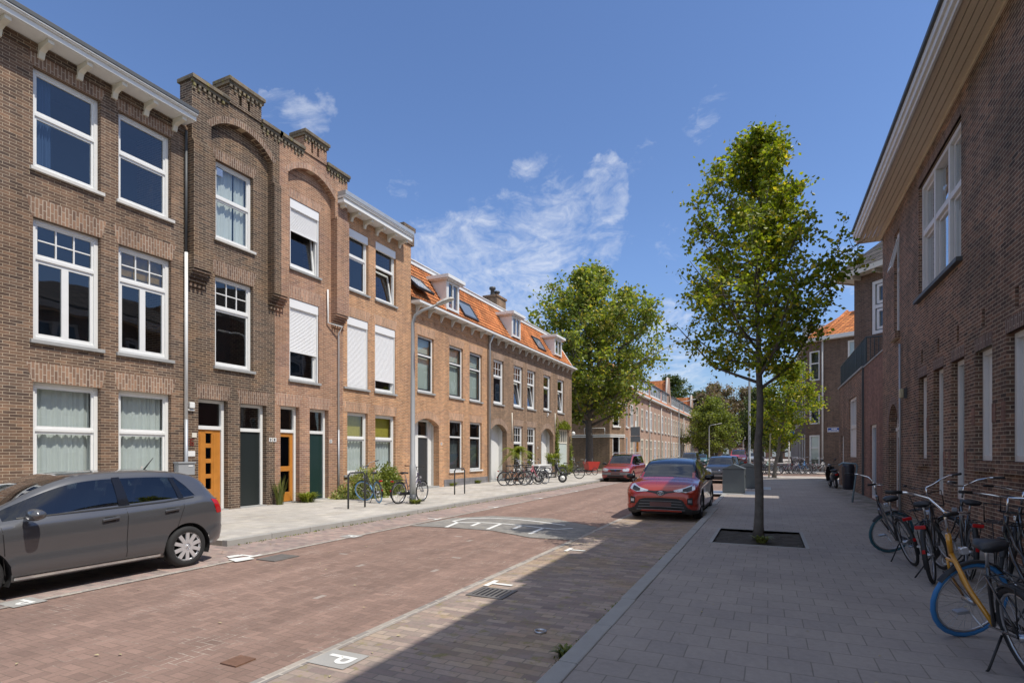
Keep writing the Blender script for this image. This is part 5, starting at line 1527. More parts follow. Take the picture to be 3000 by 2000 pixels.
# terrace of houses closing the view behind the trees
T_ = thing('far_terrace', 'low red brick terrace glimpsed under the far trees', 'house', (-10, 160, 0))
b = MB(); b.box(-30, 25, 160, 168, 0, 7); obj('wall', b, 'brick_red', T_)
b = MB(); b.add([(-30, 159.5, 7.01), (25, 159.5, 7.01), (25, 168.5, 7.01), (-30, 168.5, 7.01), (-30, 164, 11), (25, 164, 11)], [(0, 1, 5, 4), (2, 3, 4, 5), (0, 4, 3), (1, 2, 5)]); obj('roof', b, 'tiles_orange', T_)
b = MB()
for i in range(18):
    for z in (.6, 3.8):
        x = -29 + 3 * i; b.box(x, x + 1.4, 159.9, 159.99, z, z + 2.2)
obj('windows', b, 'white', T_)
# ---------------------------------------------------------------- trees and plants
leafmat('leaf_street', (.10, .155, .020), (.31, .37, .030), (.44, .38, .05), trans=.5)
leafmat('leaf_big', (.11, .165, .035), (.30, .35, .065), (.42, .37, .09), trans=.5)
leafmat('leaf_dark', (.045, .075, .024), (.105, .135, .040))
leafmat('leaf_copper', (.17, .125, .085), (.29, .22, .145), (.13, .16, .06), trans=.25)
leafmat('leaf_mid', (.11, .15, .035), (.27, .31, .07), trans=.45)
leafmat('leaf_bright', (.12, .16, .02), (.26, .29, .035))
leafmat('leaf_varieg', (.12, .17, .04), (.46, .48, .18), trans=.4)
leafmat('leaf_grass', (.10, .13, .03), (.22, .24, .07))


def leaf(mb, p, s, rr, up=.35):
    """one folded leaf of length s"""
    d = Vector((rr.gauss(0, 1), rr.gauss(0, 1), rr.gauss(0, 1) * .7 - up)).normalized()
    a = d.orthogonal().normalized(); b = d.cross(a)
    t = rr.uniform(0, 2 * pi); w_ = (a * cos(t) + b * sin(t)) * s * .36; nrm = d.cross(w_).normalized() * s * .10
    n = len(mb.v)
    mb.v += [p, p + d * s * .5 + w_ + nrm, p + d * s, p + d * s * .5 - w_ + nrm]
    mb.f += [[n, n + 1, n + 2], [n, n + 2, n + 3]]; mb.sm += [False, False]


def tree(name, label, base, h, prof, zt0, nleaf, ls, lm, tr=.12, bm='bark', seed=1, group=None, limbs=34, clump=.42, lean=(0, 0), asym=None, per=18, gap=.0, cat='tree'):
    """prof: [(z, radius)] crown outline; limbs leave the trunk and carry twigs, leaves sit in clumps round the twigs"""
    rr = random.Random(seed)
    t = thing(name, label, cat, base, group=group)
    B = Vector(base); tw = MB()

    def rad(z):
        if z <= prof[0][0]: return prof[0][1]
        for (z0, r0), (z1, r1) in zip(prof[:-1], prof[1:]):
            if z0 <= z <= z1: return r0 + (r1 - r0) * (z - z0) / (z1 - z0)
        return prof[-1][1]
    top = prof[-1][0]
    N = 14; wob = [(rr.uniform(-1, 1), rr.uniform(-1, 1)) for _ in range(N + 1)]

    def axis(z):
        f = max(0, min(1, z / top)) * N; i = min(int(f), N - 1); q = f - i
        wx = wob[i][0] * (1 - q) + wob[i + 1][0] * q; wy = wob[i][1] * (1 - q) + wob[i + 1][1] * q
        return Vector((wx * tr * .35 * min(1, z) + lean[0] * z, wy * tr * .35 * min(1, z) + lean[1] * z, z))
    pts = []; rs = []
    for i in range(26):
        z = top * .97 * i / 25
        pts.append(B + axis(z)); rs.append(max(.012, tr * (1 - (z / top) ** 1.1 * .93) * (1.35 if i == 0 else 1.08 if i == 1 else 1)))
    tw.tube(pts, rs, 10)
    obj('trunk', tw, bm, t)
    br = MB(); ends = []
    for i in range(limbs):
        f = (i + .5) / limbs; z0 = zt0 + (top - zt0) * (f ** .9) * .93
        a = i * 2.39996 + rr.uniform(-.3, .3)
        ztip = z0 + rr.uniform(.10, .30) * (top - zt0) * (1 - f * .4)
        ztip = min(ztip, top * .98)
        R = rad(ztip) * rr.uniform(.72, 1.10) * (1 + (asym(a, ztip) if asym else 0))
        p0 = B + axis(z0); p3 = B + axis(ztip) + Vector((cos(a) * R, sin(a) * R, 0))
        mid = p0.lerp(p3, .5) - Vector((0, 0, (ztip - z0) * .22))
        q = [p0, p0.lerp(mid, .5) * .5 + (p0.lerp(mid, .5)) * .5, mid, mid.lerp(p3, .55) + Vector((rr.uniform(-.05, .05), rr.uniform(-.05, .05), 0)) * R, p3]
        r0 = max(.010, tr * .42 * (1 - f * .75))
        br.tube(q, [r0, r0 * .8, r0 * .6, r0 * .4, r0 * .15], 6)
        for k in range(per):
            s_ = rr.uniform(.22, 1.0) ** .8
            c = q[0].lerp(q[2], s_ * 2) if s_ < .5 else q[2].lerp(q[4], (s_ - .5) * 2)
            off = Vector((rr.gauss(0, 1), rr.gauss(0, 1), rr.gauss(0, .8)))
            off = off.normalized() * rr.uniform(.2, 1.0) * R * .42
            e = c + off
            zz = e.z - B.z
            ax = B + axis(max(0, zz)); dx_, dy_ = e.x - ax.x, e.y - ax.y; dd = sqrt(dx_ * dx_ + dy_ * dy_)
            lim = rad(zz) * 1.08 * (1 + (asym(atan2(dy_, dx_), zz) if asym else 0))
            if zz < prof[0][0] or zz > top: continue
            if dd > lim: e.x = ax.x + dx_ / dd * lim; e.y = ax.y + dy_ / dd * lim
            br.tube([c, c.lerp(e, .5) + Vector((0, 0, .03)), e], [r0 * .22, r0 * .14, r0 * .06], 4, caps=False)
            ends.append((e, c))
    obj('limbs', br, bm, t)
    lf = MB(); m = len(ends); k = max(1, nleaf // max(1, m))
    for (e, c) in ends:
        if rr.random() < gap: continue
        kk = int(k * rr.uniform(.4, 1.7))
        for _ in range(kk):
            s_ = rr.random()
            p = e.lerp(c, s_ * .55) + Vector((rr.gauss(0, 1), rr.gauss(0, 1), rr.gauss(0, .8))) * clump * (.55 if rr.random() < .8 else 1.1)
            leaf(lf, p, ls * rr.uniform(.7, 1.25), rr)
    obj('crown', lf, lm, t, recalc=False)
    return t


prof = [(3.1, .30), (3.4, .85), (3.8, 1.40), (4.1, 1.65), (4.6, 1.78), (5.1, 1.72), (5.6, 1.50), (6.2, 1.12), (6.7, 1.18), (7.05, .85), (7.3, .58), (7.6, .30), (7.75, .06)]
tree('street_tree', 'slim street tree with dense green crown in a soil pit on the right pavement', (-.16, 11.30, .06), 8.1, [(z - .06, r) for z, r in prof], 2.75, 24000, .084, 'leaf_street', tr=.085, seed=5, limbs=54, clump=.115, per=20,
     asym=lambda a, z: .14 * cos(a * 3 + z * 1.3) + .10 * sin(a * 2 - z * 2) - .30 * max(0, cos(a - .43)))
prof = [(4.3, 2.4), (6.2, 4.9), (9, 6.3), (11, 6.6), (13, 6.2), (15, 5.0), (16.8, 3.2), (18.2, .8)]
tree('large_tree', 'large broad lime tree at the side street behind the tiled houses', (-14.6, 48.2, .05), 18, prof, 3.8, 30000, .32, 'leaf_big', tr=.36, seed=3, limbs=66, clump=.46, per=18, asym=lambda a, z: .10 * cos(a * 4 + z))
# small staked tree on the square
prof = [(2.2, .5), (3.0, 1.5), (4.2, 2.1), (5.4, 2.0), (6.4, 1.4), (7.2, .4)]
tree('young_tree', 'small leaning young tree with yellowish crown in front of the corner house', (.35, 38.9, .1), 7.2, prof, 2.0, 8000, .17, 'leaf_street', tr=.12, bm='bark_light', seed=9, limbs=30, clump=.24, per=12, lean=(.14, 0), gap=.1)
tree('young_tree', 'dark slim young tree further back behind the bikes on the square', (-.6, 62, .1), 8.5, [(2.6, .9), (4.5, 1.8), (6.5, 1.8), (8.5, .4)], 2.2, 3500, .26, 'leaf_dark', tr=.12, seed=19, limbs=20, clump=.35, per=10)
# far trees closing the street
FT = [(-19.5, 126, 17.5, 6.2, 'leaf_dark', 'dark green tree rising behind the roofs of the far row', 31, .5),
      (-13.0, 122, 13.5, 4.8, 'leaf_dark', 'dark green tree at the end of the far row', 32, .45),
      (-9.5, 118, 14.6, 5.2, 'leaf_copper', 'copper leaved tree closing the street, taller of the two', 33, .45),
      (-4.0, 120, 13.6, 4.6, 'leaf_copper', 'copper leaved tree closing the street, nearer the tree trunk', 34, .45),
      (-8.6, 100, 10.2, 3.7, 'leaf_mid', 'rounded green tree in front of the copper trees', 35, .40),
      (-1.0, 112, 12.5, 4.2, 'leaf_dark', 'dark tree right of the copper trees', 36, .45),
      (1.8, 98, 9.5, 3.4, 'leaf_mid', 'light green tree beyond the small staked tree', 37, .40),
      (4.5, 112, 10.0, 4.0, 'leaf_mid', 'green tree partly behind the corner house', 38, .40)]
for x, y, h, r, lm, lb, sd, ls in FT:
    h *= 1.07; r *= 1.28
    z0 = h * .16
    prof = [(z0, r * .45), (h * .32, r * .95), (h * .52, r), (h * .74, r * .82), (h * .9, r * .5), (h, r * .1)]
    tree('background_tree', lb, (x, y, 0), h, prof, h * .14, 10500, ls * .88, lm, tr=.35, seed=sd, limbs=34, clump=.55, per=12, group='trees closing the far end of the street')


def bush(name, label, c, rx, ry, rz, n, ls, lm, seed=1, cat='bush', group=None, shell_=.55):
    rr = random.Random(seed); t = MB(); c = Vector(c)
    ph = [rr.uniform(0, 6) for _ in range(4)]
    for _ in range(n):
        a = rr.uniform(0, 2 * pi); u = rr.uniform(-.15, 1.0); r = (rr.random() ** .35) * (1 + .13 * sin(a * 3 + ph[0] + u * 4) + .10 * sin(a * 7 + ph[1]))
        s_ = sqrt(max(0, 1 - max(0, u) ** 2))
        leaf(t, c + Vector((cos(a) * s_ * rx * r, sin(a) * s_ * ry * r, max(0.02, u * rz * r))), ls * rr.uniform(.7, 1.3), rr, up=-.3)
    return obj(name, t, lm, label=label, cat=cat, group=group, recalc=False)


bush('bush', 'round variegated shrub against the wall left of the pale blue bicycle', (-12.95, 15.65, .1), .60, .70, .98, 6500, .075, 'leaf_varieg', 1)
bush('bush', 'loose green shrub under the right hand window with yellow blind', (-13.1, 17.0, .1), .5, .95, 1.10, 5200, .085, 'leaf_mid', 2)
bush('bush', 'low dry shrub between the green door and the round variegated shrub', (-13.35, 14.95, .1), .38, .45, .45, 900, .07, 'leaf_varieg', 3)
bush('climbing_plant', 'leafy climber trained up the wall left of the mint plank door', (-13.72, 37.35, .2), .10, .32, 3.6, 1400, .12, 'leaf_mid', 4, 'climber')
bush('climbing_plant', 'climber hanging above the mint plank door', (-13.68, 38.8, 3.45), .14, 1.3, .55, 900, .11, 'leaf_bright', 5, 'climber')
bush('climbing_plant', 'thin climber on the corner of the taupe house right of the mint door', (-13.70, 40.4, .2), .10, .22, 2.6, 700, .11, 'leaf_mid', 6, 'climber')
bush('bush', 'bright green bush beside the last house of the far row', (-11.6, 121, 0), 1.6, 2, 3.4, 900, .3, 'leaf_bright', 7)


def blades(name, label, c, r, h, n, lm, seed, cat='plant', w_=.02, droop=.5, group=None, pot=None):
    rr = random.Random(seed); t = MB(); c = Vector(c)
    for _ in range(n):
        a = rr.uniform(0, 2 * pi); d = Vector((cos(a), sin(a), 0)); s_ = Vector((-sin(a), cos(a), 0)) * w_ * rr.uniform(.6, 1.3)
        L = h * rr.uniform(.55, 1.1); o = rr.uniform(0, r * .45); R = r * rr.uniform(.2, 1)
        pts = []
        for k in range(5):
            q = k / 4; pts.append(c + d * (o + R * q ** 1.6) + Vector((0, 0, L * (q - droop * q * q * q))))
        i0 = len(t.v)
        for k, p in enumerate(pts):
            ww = s_ * (1 - (k / 4) ** 2 * .95); t.v += [p - ww, p + ww]
        for k in range(4): t.f.append([i0 + 2 * k, i0 + 2 * k + 1, i0 + 2 * k + 3, i0 + 2 * k + 2]); t.sm.append(False)
    return obj(name, t, lm, label=label, cat=cat, group=group, recalc=False)


blades('grass_tuft', 'tall green grass tuft on the pavement between the orange glazed door and the green door', (-13.5, 13.45, .1), .45, .55, 240, 'leaf_bright', 1, 'grass tuft')
blades('weed', 'tall thin weed with seed heads left of the orange glazed door', (-13.62, 12.42, .1), .25, 1.05, 60, 'leaf_grass', 2, 'weed', droop=.15)
blades('weed', 'small dry weed at the foot of the street lamp', (-10.0, 14.45, .1), .3, .25, 90, 'leaf_grass', 3, 'weed')
blades('weed', 'pale weed at the foot of the street tree trunk', (-.10, 10.95, .08), .22, .22, 60, 'leaf_grass', 8, 'weed')
blades('weed', 'dark weed in the gutter by the right kerb', (-1.52, 4.35, .0), .14, .16, 60, 'leaf_grass', 9, 'weed')
rr = random.Random(11)
for i, (y, txt) in enumerate(((22.8, 'left of the first window of the salmon house'), (25.3, 'below the second window of the salmon house'))):
    blades('weed', 'weeds along the stone plinth ' + txt, (-13.7, y, .1), .35, .30, 110, 'leaf_grass', 20 + i, 'weed')
# ground cover along the kerbs
t = MB()
for _ in range(2600):
    side = rr.random()
    if side < .55: c = Vector((-8.84 + abs(rr.gauss(0, .05)), rr.uniform(7, 41), .0))
    elif side < .8: c = Vector((-1.48 - abs(rr.gauss(0, .04)), rr.choice([2.6, 4.3, 5.6, 6.3, 9.2, 11.0, 14.5]) + rr.gauss(0, .35), 0))
    else: c = Vector((rr.uniform(-1.7, -1.2), rr.uniform(15.8, 17.2), .06))
    leaf(t, c, rr.uniform(.02, .05), rr, up=-.8)
obj('kerb_weeds', t, 'leaf_grass', kind='stuff', recalc=False)
# fallen leaves and crumbs on the road
t = MB(); mat('litter', (.42, .36, .20), .8, var=.4)
for _ in range(520):
    x = rr.choice([rr.uniform(-8.8, -8.2), rr.uniform(-3.3, -1.6), rr.uniform(-8, 2.5)]); y = 2 + 28 * rr.random() ** 1.4; z = .012 if x < -1.46 else .108
    a = rr.uniform(0, 6.28); s_ = rr.uniform(.010, .028); t.add([(x + s_ * cos(a), y + s_ * sin(a), z), (x - s_ * sin(a) * .5, y + s_ * cos(a) * .5, z + .006), (x - s_ * cos(a), y - s_ * sin(a), z), (x + s_ * sin(a) * .5, y - s_ * cos(a) * .5, z + .003)], [(0, 1, 2, 3)])
obj('leaf_litter', t, 'litter', kind='stuff', recalc=False)
# palm in a pot
pl = thing('potted_palm', 'green palm in a pot in front of the first window of the taupe house', 'palm', (-12.9, 28.4, .1))
b = MB(); b.lathe([(.001, 0), (.22, 0), (.30, .45), (.27, .45), (.24, .38), (.001, .38)], (-12.9, 28.4, .1), 'z', 16); obj('pot', b, 'terracotta', pl) if mat('terracotta', (.36, .16, .09), .8) else None
b = MB(); b.tube([(-12.9, 28.4, .4), (-12.88, 28.42, 1.1), (-12.9, 28.4, 1.7)], [.09, .08, .07], 8); obj('trunk', b, 'bark', pl)
t = MB(); rr = random.Random(5)
for f in range(26):
    a = rr.uniform(0, 2 * pi); el = rr.uniform(-.1, 1.2); L = rr.uniform(.9, 1.3)
    prev = None
    for k in range(9):
        q = k / 8; p = Vector((-12.9, 28.4, 1.7)) + Vector((cos(a) * cos(el), sin(a) * cos(el), sin(el))) * L * q + Vector((0, 0, -.75 * q * q))
        if prev is not None:
            d = (p - prev).normalized(); sd = d.cross(Vector((0, 0, 1))).normalized()
            for sg_ in (-1, 1):
                for j in range(3):
                    b0 = prev.lerp(p, j / 3); e = b0 + sd * sg_ * .34 * (1 - q * .6) + d * .22 + Vector((0, 0, -.10)); w2 = d * .016
                    t.add([b0 - w2, b0 + w2, e], [(0, 1, 2)])
        prev = p
obj('fronds', t, 'leaf_bright', pl, recalc=False)
pb = thing('planter', 'white planter bench with yucca plants between the scooter and the taupe house', 'planter', (-13.2, 33.4, .1))
b = MB(); b.box(-13.7, -13.0, 31.9, 34.4, .1, .85); b.box(-13.74, -12.96, 31.86, 34.44, .851, .93); obj('box', b, 'white', pb, bevel=.02)
yu = blades('yucca', 'tall yucca with yellow green leaves above the white planter behind the scooter', (-13.0, 34.6, .8), .75, 1.5, 190, 'leaf_bright', 14, 'plant', w_=.045)
blades('yucca', 'dark leafy plant standing right of the yucca', (-12.7, 35.9, .1), .6, 1.4, 150, 'leaf_mid', 15, 'plant', w_=.04)
# ---------------------------------------------------------------- cars
def paint(name, c, rough=.28, metal=.35):
    return mat(name, c, rough, metal=metal, coat=1.0, var=.03, spec=.5)


paint('paint_grey', (.098, .100, .108), .28, .4); paint('paint_red', (.34, .026, .012), .2, .3); paint('paint_maroon', (.26, .025, .028), .3, .2)
paint('paint_navy', (.012, .015, .028)); paint('paint_black', (.016, .017, .020)); paint('paint_teal', (.05, .14, .14)); paint('paint_silver', (.34, .37, .42)); paint('paint_blue', (.06, .15, .30)); paint('paint_brightred', (.55, .03, .02), .3, .1)
mat('trim_grey', (.20, .20, .21), .5, var=.05)
glassmat('car_glass', tint=(.16, .19, .20), refl=1.0)
mat('lamp_glass', (.55, .58, .62), .06, metal=.55, var=.25, vs=30)
mat('rim', (.66, .66, .68), .35, metal=.5, var=.05)
mat('plate_dim', (.13, .055, .050), .5, var=.05)
mat('plate_yellow', (.55, .40, .03), .5, var=.05)
mat('cabin', (.035, .035, .038), .9, var=.2)
mat('seat', (.10, .10, .11), .9, var=.2)
mat('badge_blue', (.02, .05, .20), .25, var=0)


def catmull(K, x):
    n = len(K)
    i = 0
    while i < n - 2 and x > K[i + 1][0]: i += 1
    p1, p2 = K[i], K[i + 1]
    t = (x - p1[0]) / (p2[0] - p1[0]); t = max(0, min(1, t))
    out = []
    for k in range(1, len(p1)):
        m1 = (K[i + 1][k] - K[i - 1][k]) / (K[i + 1][0] - K[i - 1][0]) if i > 0 else (p2[k] - p1[k]) / (p2[0] - p1[0])
        m2 = (K[i + 2][k] - p1[k]) / (K[i + 2][0] - p1[0]) if i < n - 2 else (p2[k] - p1[k]) / (p2[0] - p1[0])
        s_ = (p2[k] - p1[k]) / (p2[0] - p1[0])
        if s_ == 0: m1 = m2 = 0
        else:
            m1 = max(-3 * abs(s_), min(3 * abs(s_), m1)); m2 = max(-3 * abs(s_), min(3 * abs(s_), m2))
            if m1 * s_ < 0: m1 = 0
            if m2 * s_ < 0: m2 = 0
        h = p2[0] - p1[0]
        out.append((2 * t ** 3 - 3 * t ** 2 + 1) * p1[k] + (t ** 3 - 2 * t ** 2 + t) * h * m1 + (-2 * t ** 3 + 3 * t ** 2) * p2[k] + (t ** 3 - t ** 2) * h * m2)
    return out


def ring(K, x):
    w, zb, zs, ws, zr, wr, zt = catmull(K, x)
    g = zr - zs; low = [(w - .12, zb), (w - .03, zb + .03), (w - .005, zb + .12)]
    m = zb + (zs - zb) * .5
    low += [(w + .008, zb + .20), (w - .006, (m + zb + .2) / 2), (w - .004, m), (w + .003, (m + zs - .12) / 2), (w + .004, zs - .10), (ws + (w - ws) * .55, zs - .035), (ws + .006, zs)]
    def L(t): return (ws + (wr - ws) * t + .02 * sin(pi * t) * min(1, g / .3), zs + g * t)
    low += [L(.10), L(.35), L(.62), L(.86), (wr, zr)]
    low += [(wr - .05, zr + (zt - zr) * .42), (wr * .72, zr + (zt - zr) * .72), (wr * .36, zr + (zt - zr) * .93), (0, zt)]
    return low


BELT, GTOP, RAIL = 10, 13, 15


def car(name, label, K, pos, paintm, wheels, R, glass_x, wind_x, rear_x, group=None, rot=pi / 2, rim='rim', detail=1, spokes=5, step=.045, cladding=None, roofm=None, roofz=1.3):
    t = thing(name, label, 'car', pos, (0, 0, rot), group)
    L = K[-1][0]; n = int(L / step)
    xs = [L * i / n for i in range(n + 1)]
    for e in (glass_x + wind_x + rear_x):
        i = min(range(len(xs)), key=lambda q: abs(xs[q] - e)); xs[i] = e
    rings = [ring(K, x) for x in xs]; m = len(rings[0])
    V = []; idx = {}
    for i, x in enumerate(xs):
        for s_ in (1, -1):
            for j, (y, z) in enumerate(rings[i]):
                idx[(i, s_, j)] = len(V); V.append([x, y * s_, z])
    inside = set()
    for k, p in enumerate(V):
        if abs(p[1]) > .45:
            for xw in wheels:
                dx_, dz_ = p[0] - xw, p[2] - R * .98
                r = sqrt(dx_ * dx_ + dz_ * dz_)
                if r < R + .052:
                    inside.add(k); r = max(r, 1e-4)
                    if dz_ < -.02: p[2] = min(p[2], R * .98 + dz_)
                    p[0] = xw + dx_ / r * (R + .052); p[2] = R * .98 + dz_ / r * (R + .052)
    body, side, wind, rear, clad = [], [], [], [], []
    for i in range(n):
        xm = (xs[i] + xs[i + 1]) / 2
        for s_ in (1, -1):
            for j in range(m - 1):
                f = [idx[(i, s_, j)], idx[(i + 1, s_, j)], idx[(i + 1, s_, j + 1)], idx[(i, s_, j + 1)]]
                if all(q in inside for q in f): continue
                if BELT <= j < GTOP and glass_x[0] < xm < glass_x[1] and rings[i][14][1] - rings[i][9][1] > .09: side.append(f)
                elif j >= RAIL and wind_x[0] < xm < wind_x[1]: wind.append(f)
                elif j >= RAIL and rear_x[0] < xm < rear_x[1]: rear.append(f)
                elif cladding and j < 2: clad.append(f)
                else: body.append(f)
    for i in (0, n):   # close the ends
        for j in range(m - 1): body.append([idx[(i, 1, j)], idx[(i, 1, j + 1)], idx[(i, -1, j + 1)], idx[(i, -1, j)]])

    def sub(nm, faces, mt, par, smooth=True):
        used = sorted({q for f in faces for q in f}); mp = {q: k for k, q in enumerate(used)}
        b = MB(); b.v = [Vector(V[q]) for q in used]; b.f = [[mp[q] for q in dict.fromkeys(f)] for f in faces]; b.f = [f for f in b.f if len(f) > 2]; b.sm = [smooth] * len(b.f)
        return obj(nm, b, mt, par, local=True)
    if roofm:
        rf = [f for f in body if min(V[q][2] for q in f) > roofz and all(abs(V[q][1]) < .72 for q in f)]
        body = [f for f in body if f not in rf]
    bo = sub('body', body, paintm, t)
    if roofm: sub('roof', rf, roofm, t)
    md = bo.modifiers.new('w', 'WEIGHTED_NORMAL')
    if clad: sub('sill_cladding', clad, cladding, t)
    sub('side_windows', side, 'car_glass', t); sub('windscreen', wind, 'car_glass', t); sub('rear_window', rear, 'car_glass', t)
    bvh = BVHTree.FromPolygons([tuple(v) for v in V], [f for f in body + side + wind + rear + clad])
    # floor, cabin
    b = MB(); w_ = max(k[1] for k in K)
    b.box(.25, L - .3, -w_ + .12, w_ - .12, .20, .30)
    for xw in wheels: b.box(xw - R - .04, xw + R + .04, -w_ + .26, w_ - .26, .25, R * 2 + .02)
    obj('underbody', b, 'rubber', t, local=True)
    b = MB(); g0, g1 = wind_x[0] + .05, glass_x[1]
    zc_ = ring(K, (g0 + g1) / 2)[9][1]
    b.box(g0 + .25, g1, -w_ + .13, w_ - .13, .5, zc_ - .12); b.box(wind_x[0] + .12, wind_x[0] + .75, -w_ + .16, w_ - .16, zc_ - .13, zc_ - .06)
    obj('cabin', b, 'cabin', t, local=True)
    b = MB()
    for xx in (wind_x[1] + .15, wind_x[1] + 1.0):
        for yy in (-.36, .36):
            b.obox((xx + .05, yy, zc_ + .02), (.07, 0, -.02), (0, .22, 0), (.05, 0, .24)); b.obox((xx + .10, yy, zc_ + .34), (.05, 0, 0), (0, .12, 0), (.015, 0, .09))
    for a_ in range(1): b.tube([Vector((wind_x[1] - .42 + .05 * cos(q), -.36 + .17 * cos(q), zc_ + .0 + .17 * sin(q))) for q in [2 * pi * k / 16 for k in range(16)]], .014, 6, closed=True)
    obj('seats', b, 'seat', t, local=True, bevel=.03)
    # wheels
    for xw in wheels:
        for s_ in (1, -1):
            yo = (w_ - .015) * s_; yi = (w_ - .205) * s_; q = -s_
            b = MB(); sp = [(R * .66, yo + .012 * q), (R * .70, yo + .0 * q), (R * .90, yo - .002 * q), (R * .985, yo + .025 * q), (R, yo + .05 * q), (R, yi - .05 * q), (R * .97, yi), (R * .6, yi)]
            b.lathe(sp, (xw, 0, R), 'y', 36); wh = obj('wheel', b, 'rubber', t, local=True)
            b = MB(); b.lathe([(.001, yo + .055 * q), (R * .66, yo + .055 * q), (R * .68, yo + .012 * q)], (xw, 0, R), 'y', 32); obj('wheel_disc', b, 'black', wh, local=True)
            b = MB(); b.lathe([(R * .63, yo + .030 * q), (R * .69, yo + .002 * q), (R * .71, yo + .006 * q), (R * .70, yo + .03 * q)], (xw, 0, R), 'y', 36)
            b.lathe([(.001, yo + .006 * q), (R * .16, yo + .010 * q), (R * .19, yo + .04 * q)], (xw, 0, R), 'y', 20)
            for k in range(spokes):
                for dd in (-.14, .14) if spokes < 8 else (0,):
                    a = 2 * pi * k / spokes + .3
                    c0 = Vector((xw + cos(a + dd * 2.0) * R * .15, yo + .014 * q, R + sin(a + dd * 2.0) * R * .15)); c1 = Vector((xw + cos(a + dd) * R * .66, yo + .010 * q, R + sin(a + dd) * R * .66))
                    d_ = (c1 - c0); b.obox((c0 + c1) / 2, d_ / 2, (0, .012, 0), d_.cross(Vector((0, 1, 0))).normalized() * R * (.062 if spokes < 8 else .085))
            obj('rim', b, rim, wh, local=True)
            b = MB(); aw = MB()
            # dark arch lining
            pts = [(xw + (R + .052) * cos(a), R * .98 + (R + .052) * sin(a)) for a in [pi * (-.12 + 1.24 * i / 20) for i in range(21)]]
            for p, r_ in zip(pts[:-1], pts[1:]): b.quad((p[0], (w_ - .01) * s_, p[1]), (r_[0], (w_ - .01) * s_, r_[1]), (r_[0], (w_ - .30) * s_, r_[1]), (p[0], (w_ - .30) * s_, p[1]))
            obj('wheel_arch', b, 'rubber', t, local=True, recalc=False)
    t['_'] = 0; del t['_']
    return t, bvh


def sidepatch(bvh, s_, top, bot, nv=3, off=.004, nu=4):
    """grid draped on the flank; top/bot are [(x, z)]"""
    b = MB(); rows = []
    def samp(c, q):
        f = q * (len(c) - 1); i = min(int(f), len(c) - 2); r = f - i
        return (c[i][0] * (1 - r) + c[i + 1][0] * r, c[i][1] * (1 - r) + c[i + 1][1] * r)
    NU = nu * (len(top) - 1)
    for j in range(nv + 1):
        row = []
        for i in range(NU + 1):
            a = samp(top, i / NU); c = samp(bot, i / NU); r = j / nv
            x, z = a[0] * (1 - r) + c[0] * r, a[1] * (1 - r) + c[1] * r
            h = bvh.ray_cast(Vector((x, 3 * s_, z)), Vector((0, -s_, 0)))
            p = h[0] + Vector((0, off * s_, 0)) if h[0] else Vector((x, .8 * s_, z))
            row.append(p)
        rows.append(row)
    v = [p for r in rows for p in r]; W_ = NU + 1
    b.add(v, [(j * W_ + i, j * W_ + i + 1, (j + 1) * W_ + i + 1, (j + 1) * W_ + i) for j in range(nv) for i in range(NU)], True)
    return b


def endpatch(bvh, d, top, bot, nv=3, off=.006, nu=4, x0=None):
    """grid draped on front (d=1) or rear (d=-1); top/bot are [(y, z)]"""
    b = MB(); rows = []
    def samp(c, q):
        f = q * (len(c) - 1); i = min(int(f), len(c) - 2); r = f - i
        return (c[i][0] * (1 - r) + c[i + 1][0] * r, c[i][1] * (1 - r) + c[i + 1][1] * r)
    NU = nu * (len(top) - 1)
    for j in range(nv + 1):
        row = []
        for i in range(NU + 1):
            a = samp(top, i / NU); c = samp(bot, i / NU); r = j / nv
            y, z = a[0] * (1 - r) + c[0] * r, a[1] * (1 - r) + c[1] * r
            h = bvh.ray_cast(Vector((-1 if d > 0 else 6, y, z)), Vector((d, 0, 0)))
            p = h[0] + Vector((-off * d, 0, 0)) if h[0] else Vector((0.3, y, z))
            row.append(p)
        rows.append(row)
    v = [p for r in rows for p in r]; W_ = NU + 1
    b.add(v, [(j * W_ + i, j * W_ + i + 1, (j + 1) * W_ + i + 1, (j + 1) * W_ + i) for j in range(nv) for i in range(NU)], True)
    return b


def mirrors(t, paintm, x, y, z):
    for s_ in (1, -1):
        b = MB(); b.lathe([(.001, -.10), (.055, -.085), (.075, -.02), (.07, .05), (.045, .09), (.001, .10)], (0, 0, 0), 'y', 14)
        b.v = [Vector((x + p.x * (1.5 if p.x > 0 else .7) - .01, (y + .13) * s_ + p.y * 1.25, z + .02 + p.z * .95)) for p in b.v]
        b.obox((x + .0, (y + .02) * s_, z - .03), (.03, 0, 0), (0, .06, 0), (0, 0, .02))
        obj('mirror', b, paintm, t, local=True)


def panel_lines(t, bvh, xs_, zlo, zhi, par, w_=.008):
    for s_ in (1, -1):
        for k, (x0, x1) in enumerate(xs_):
            b = sidepatch(bvh, s_, [(x1 - w_ / 2, zhi), (x1 + w_ / 2, zhi)], [(x0 - w_ / 2, zlo), (x0 + w_ / 2, zlo)], nv=14, nu=1, off=.0025)
            obj('panel_gap', b, 'black', t, local=True, recalc=False)


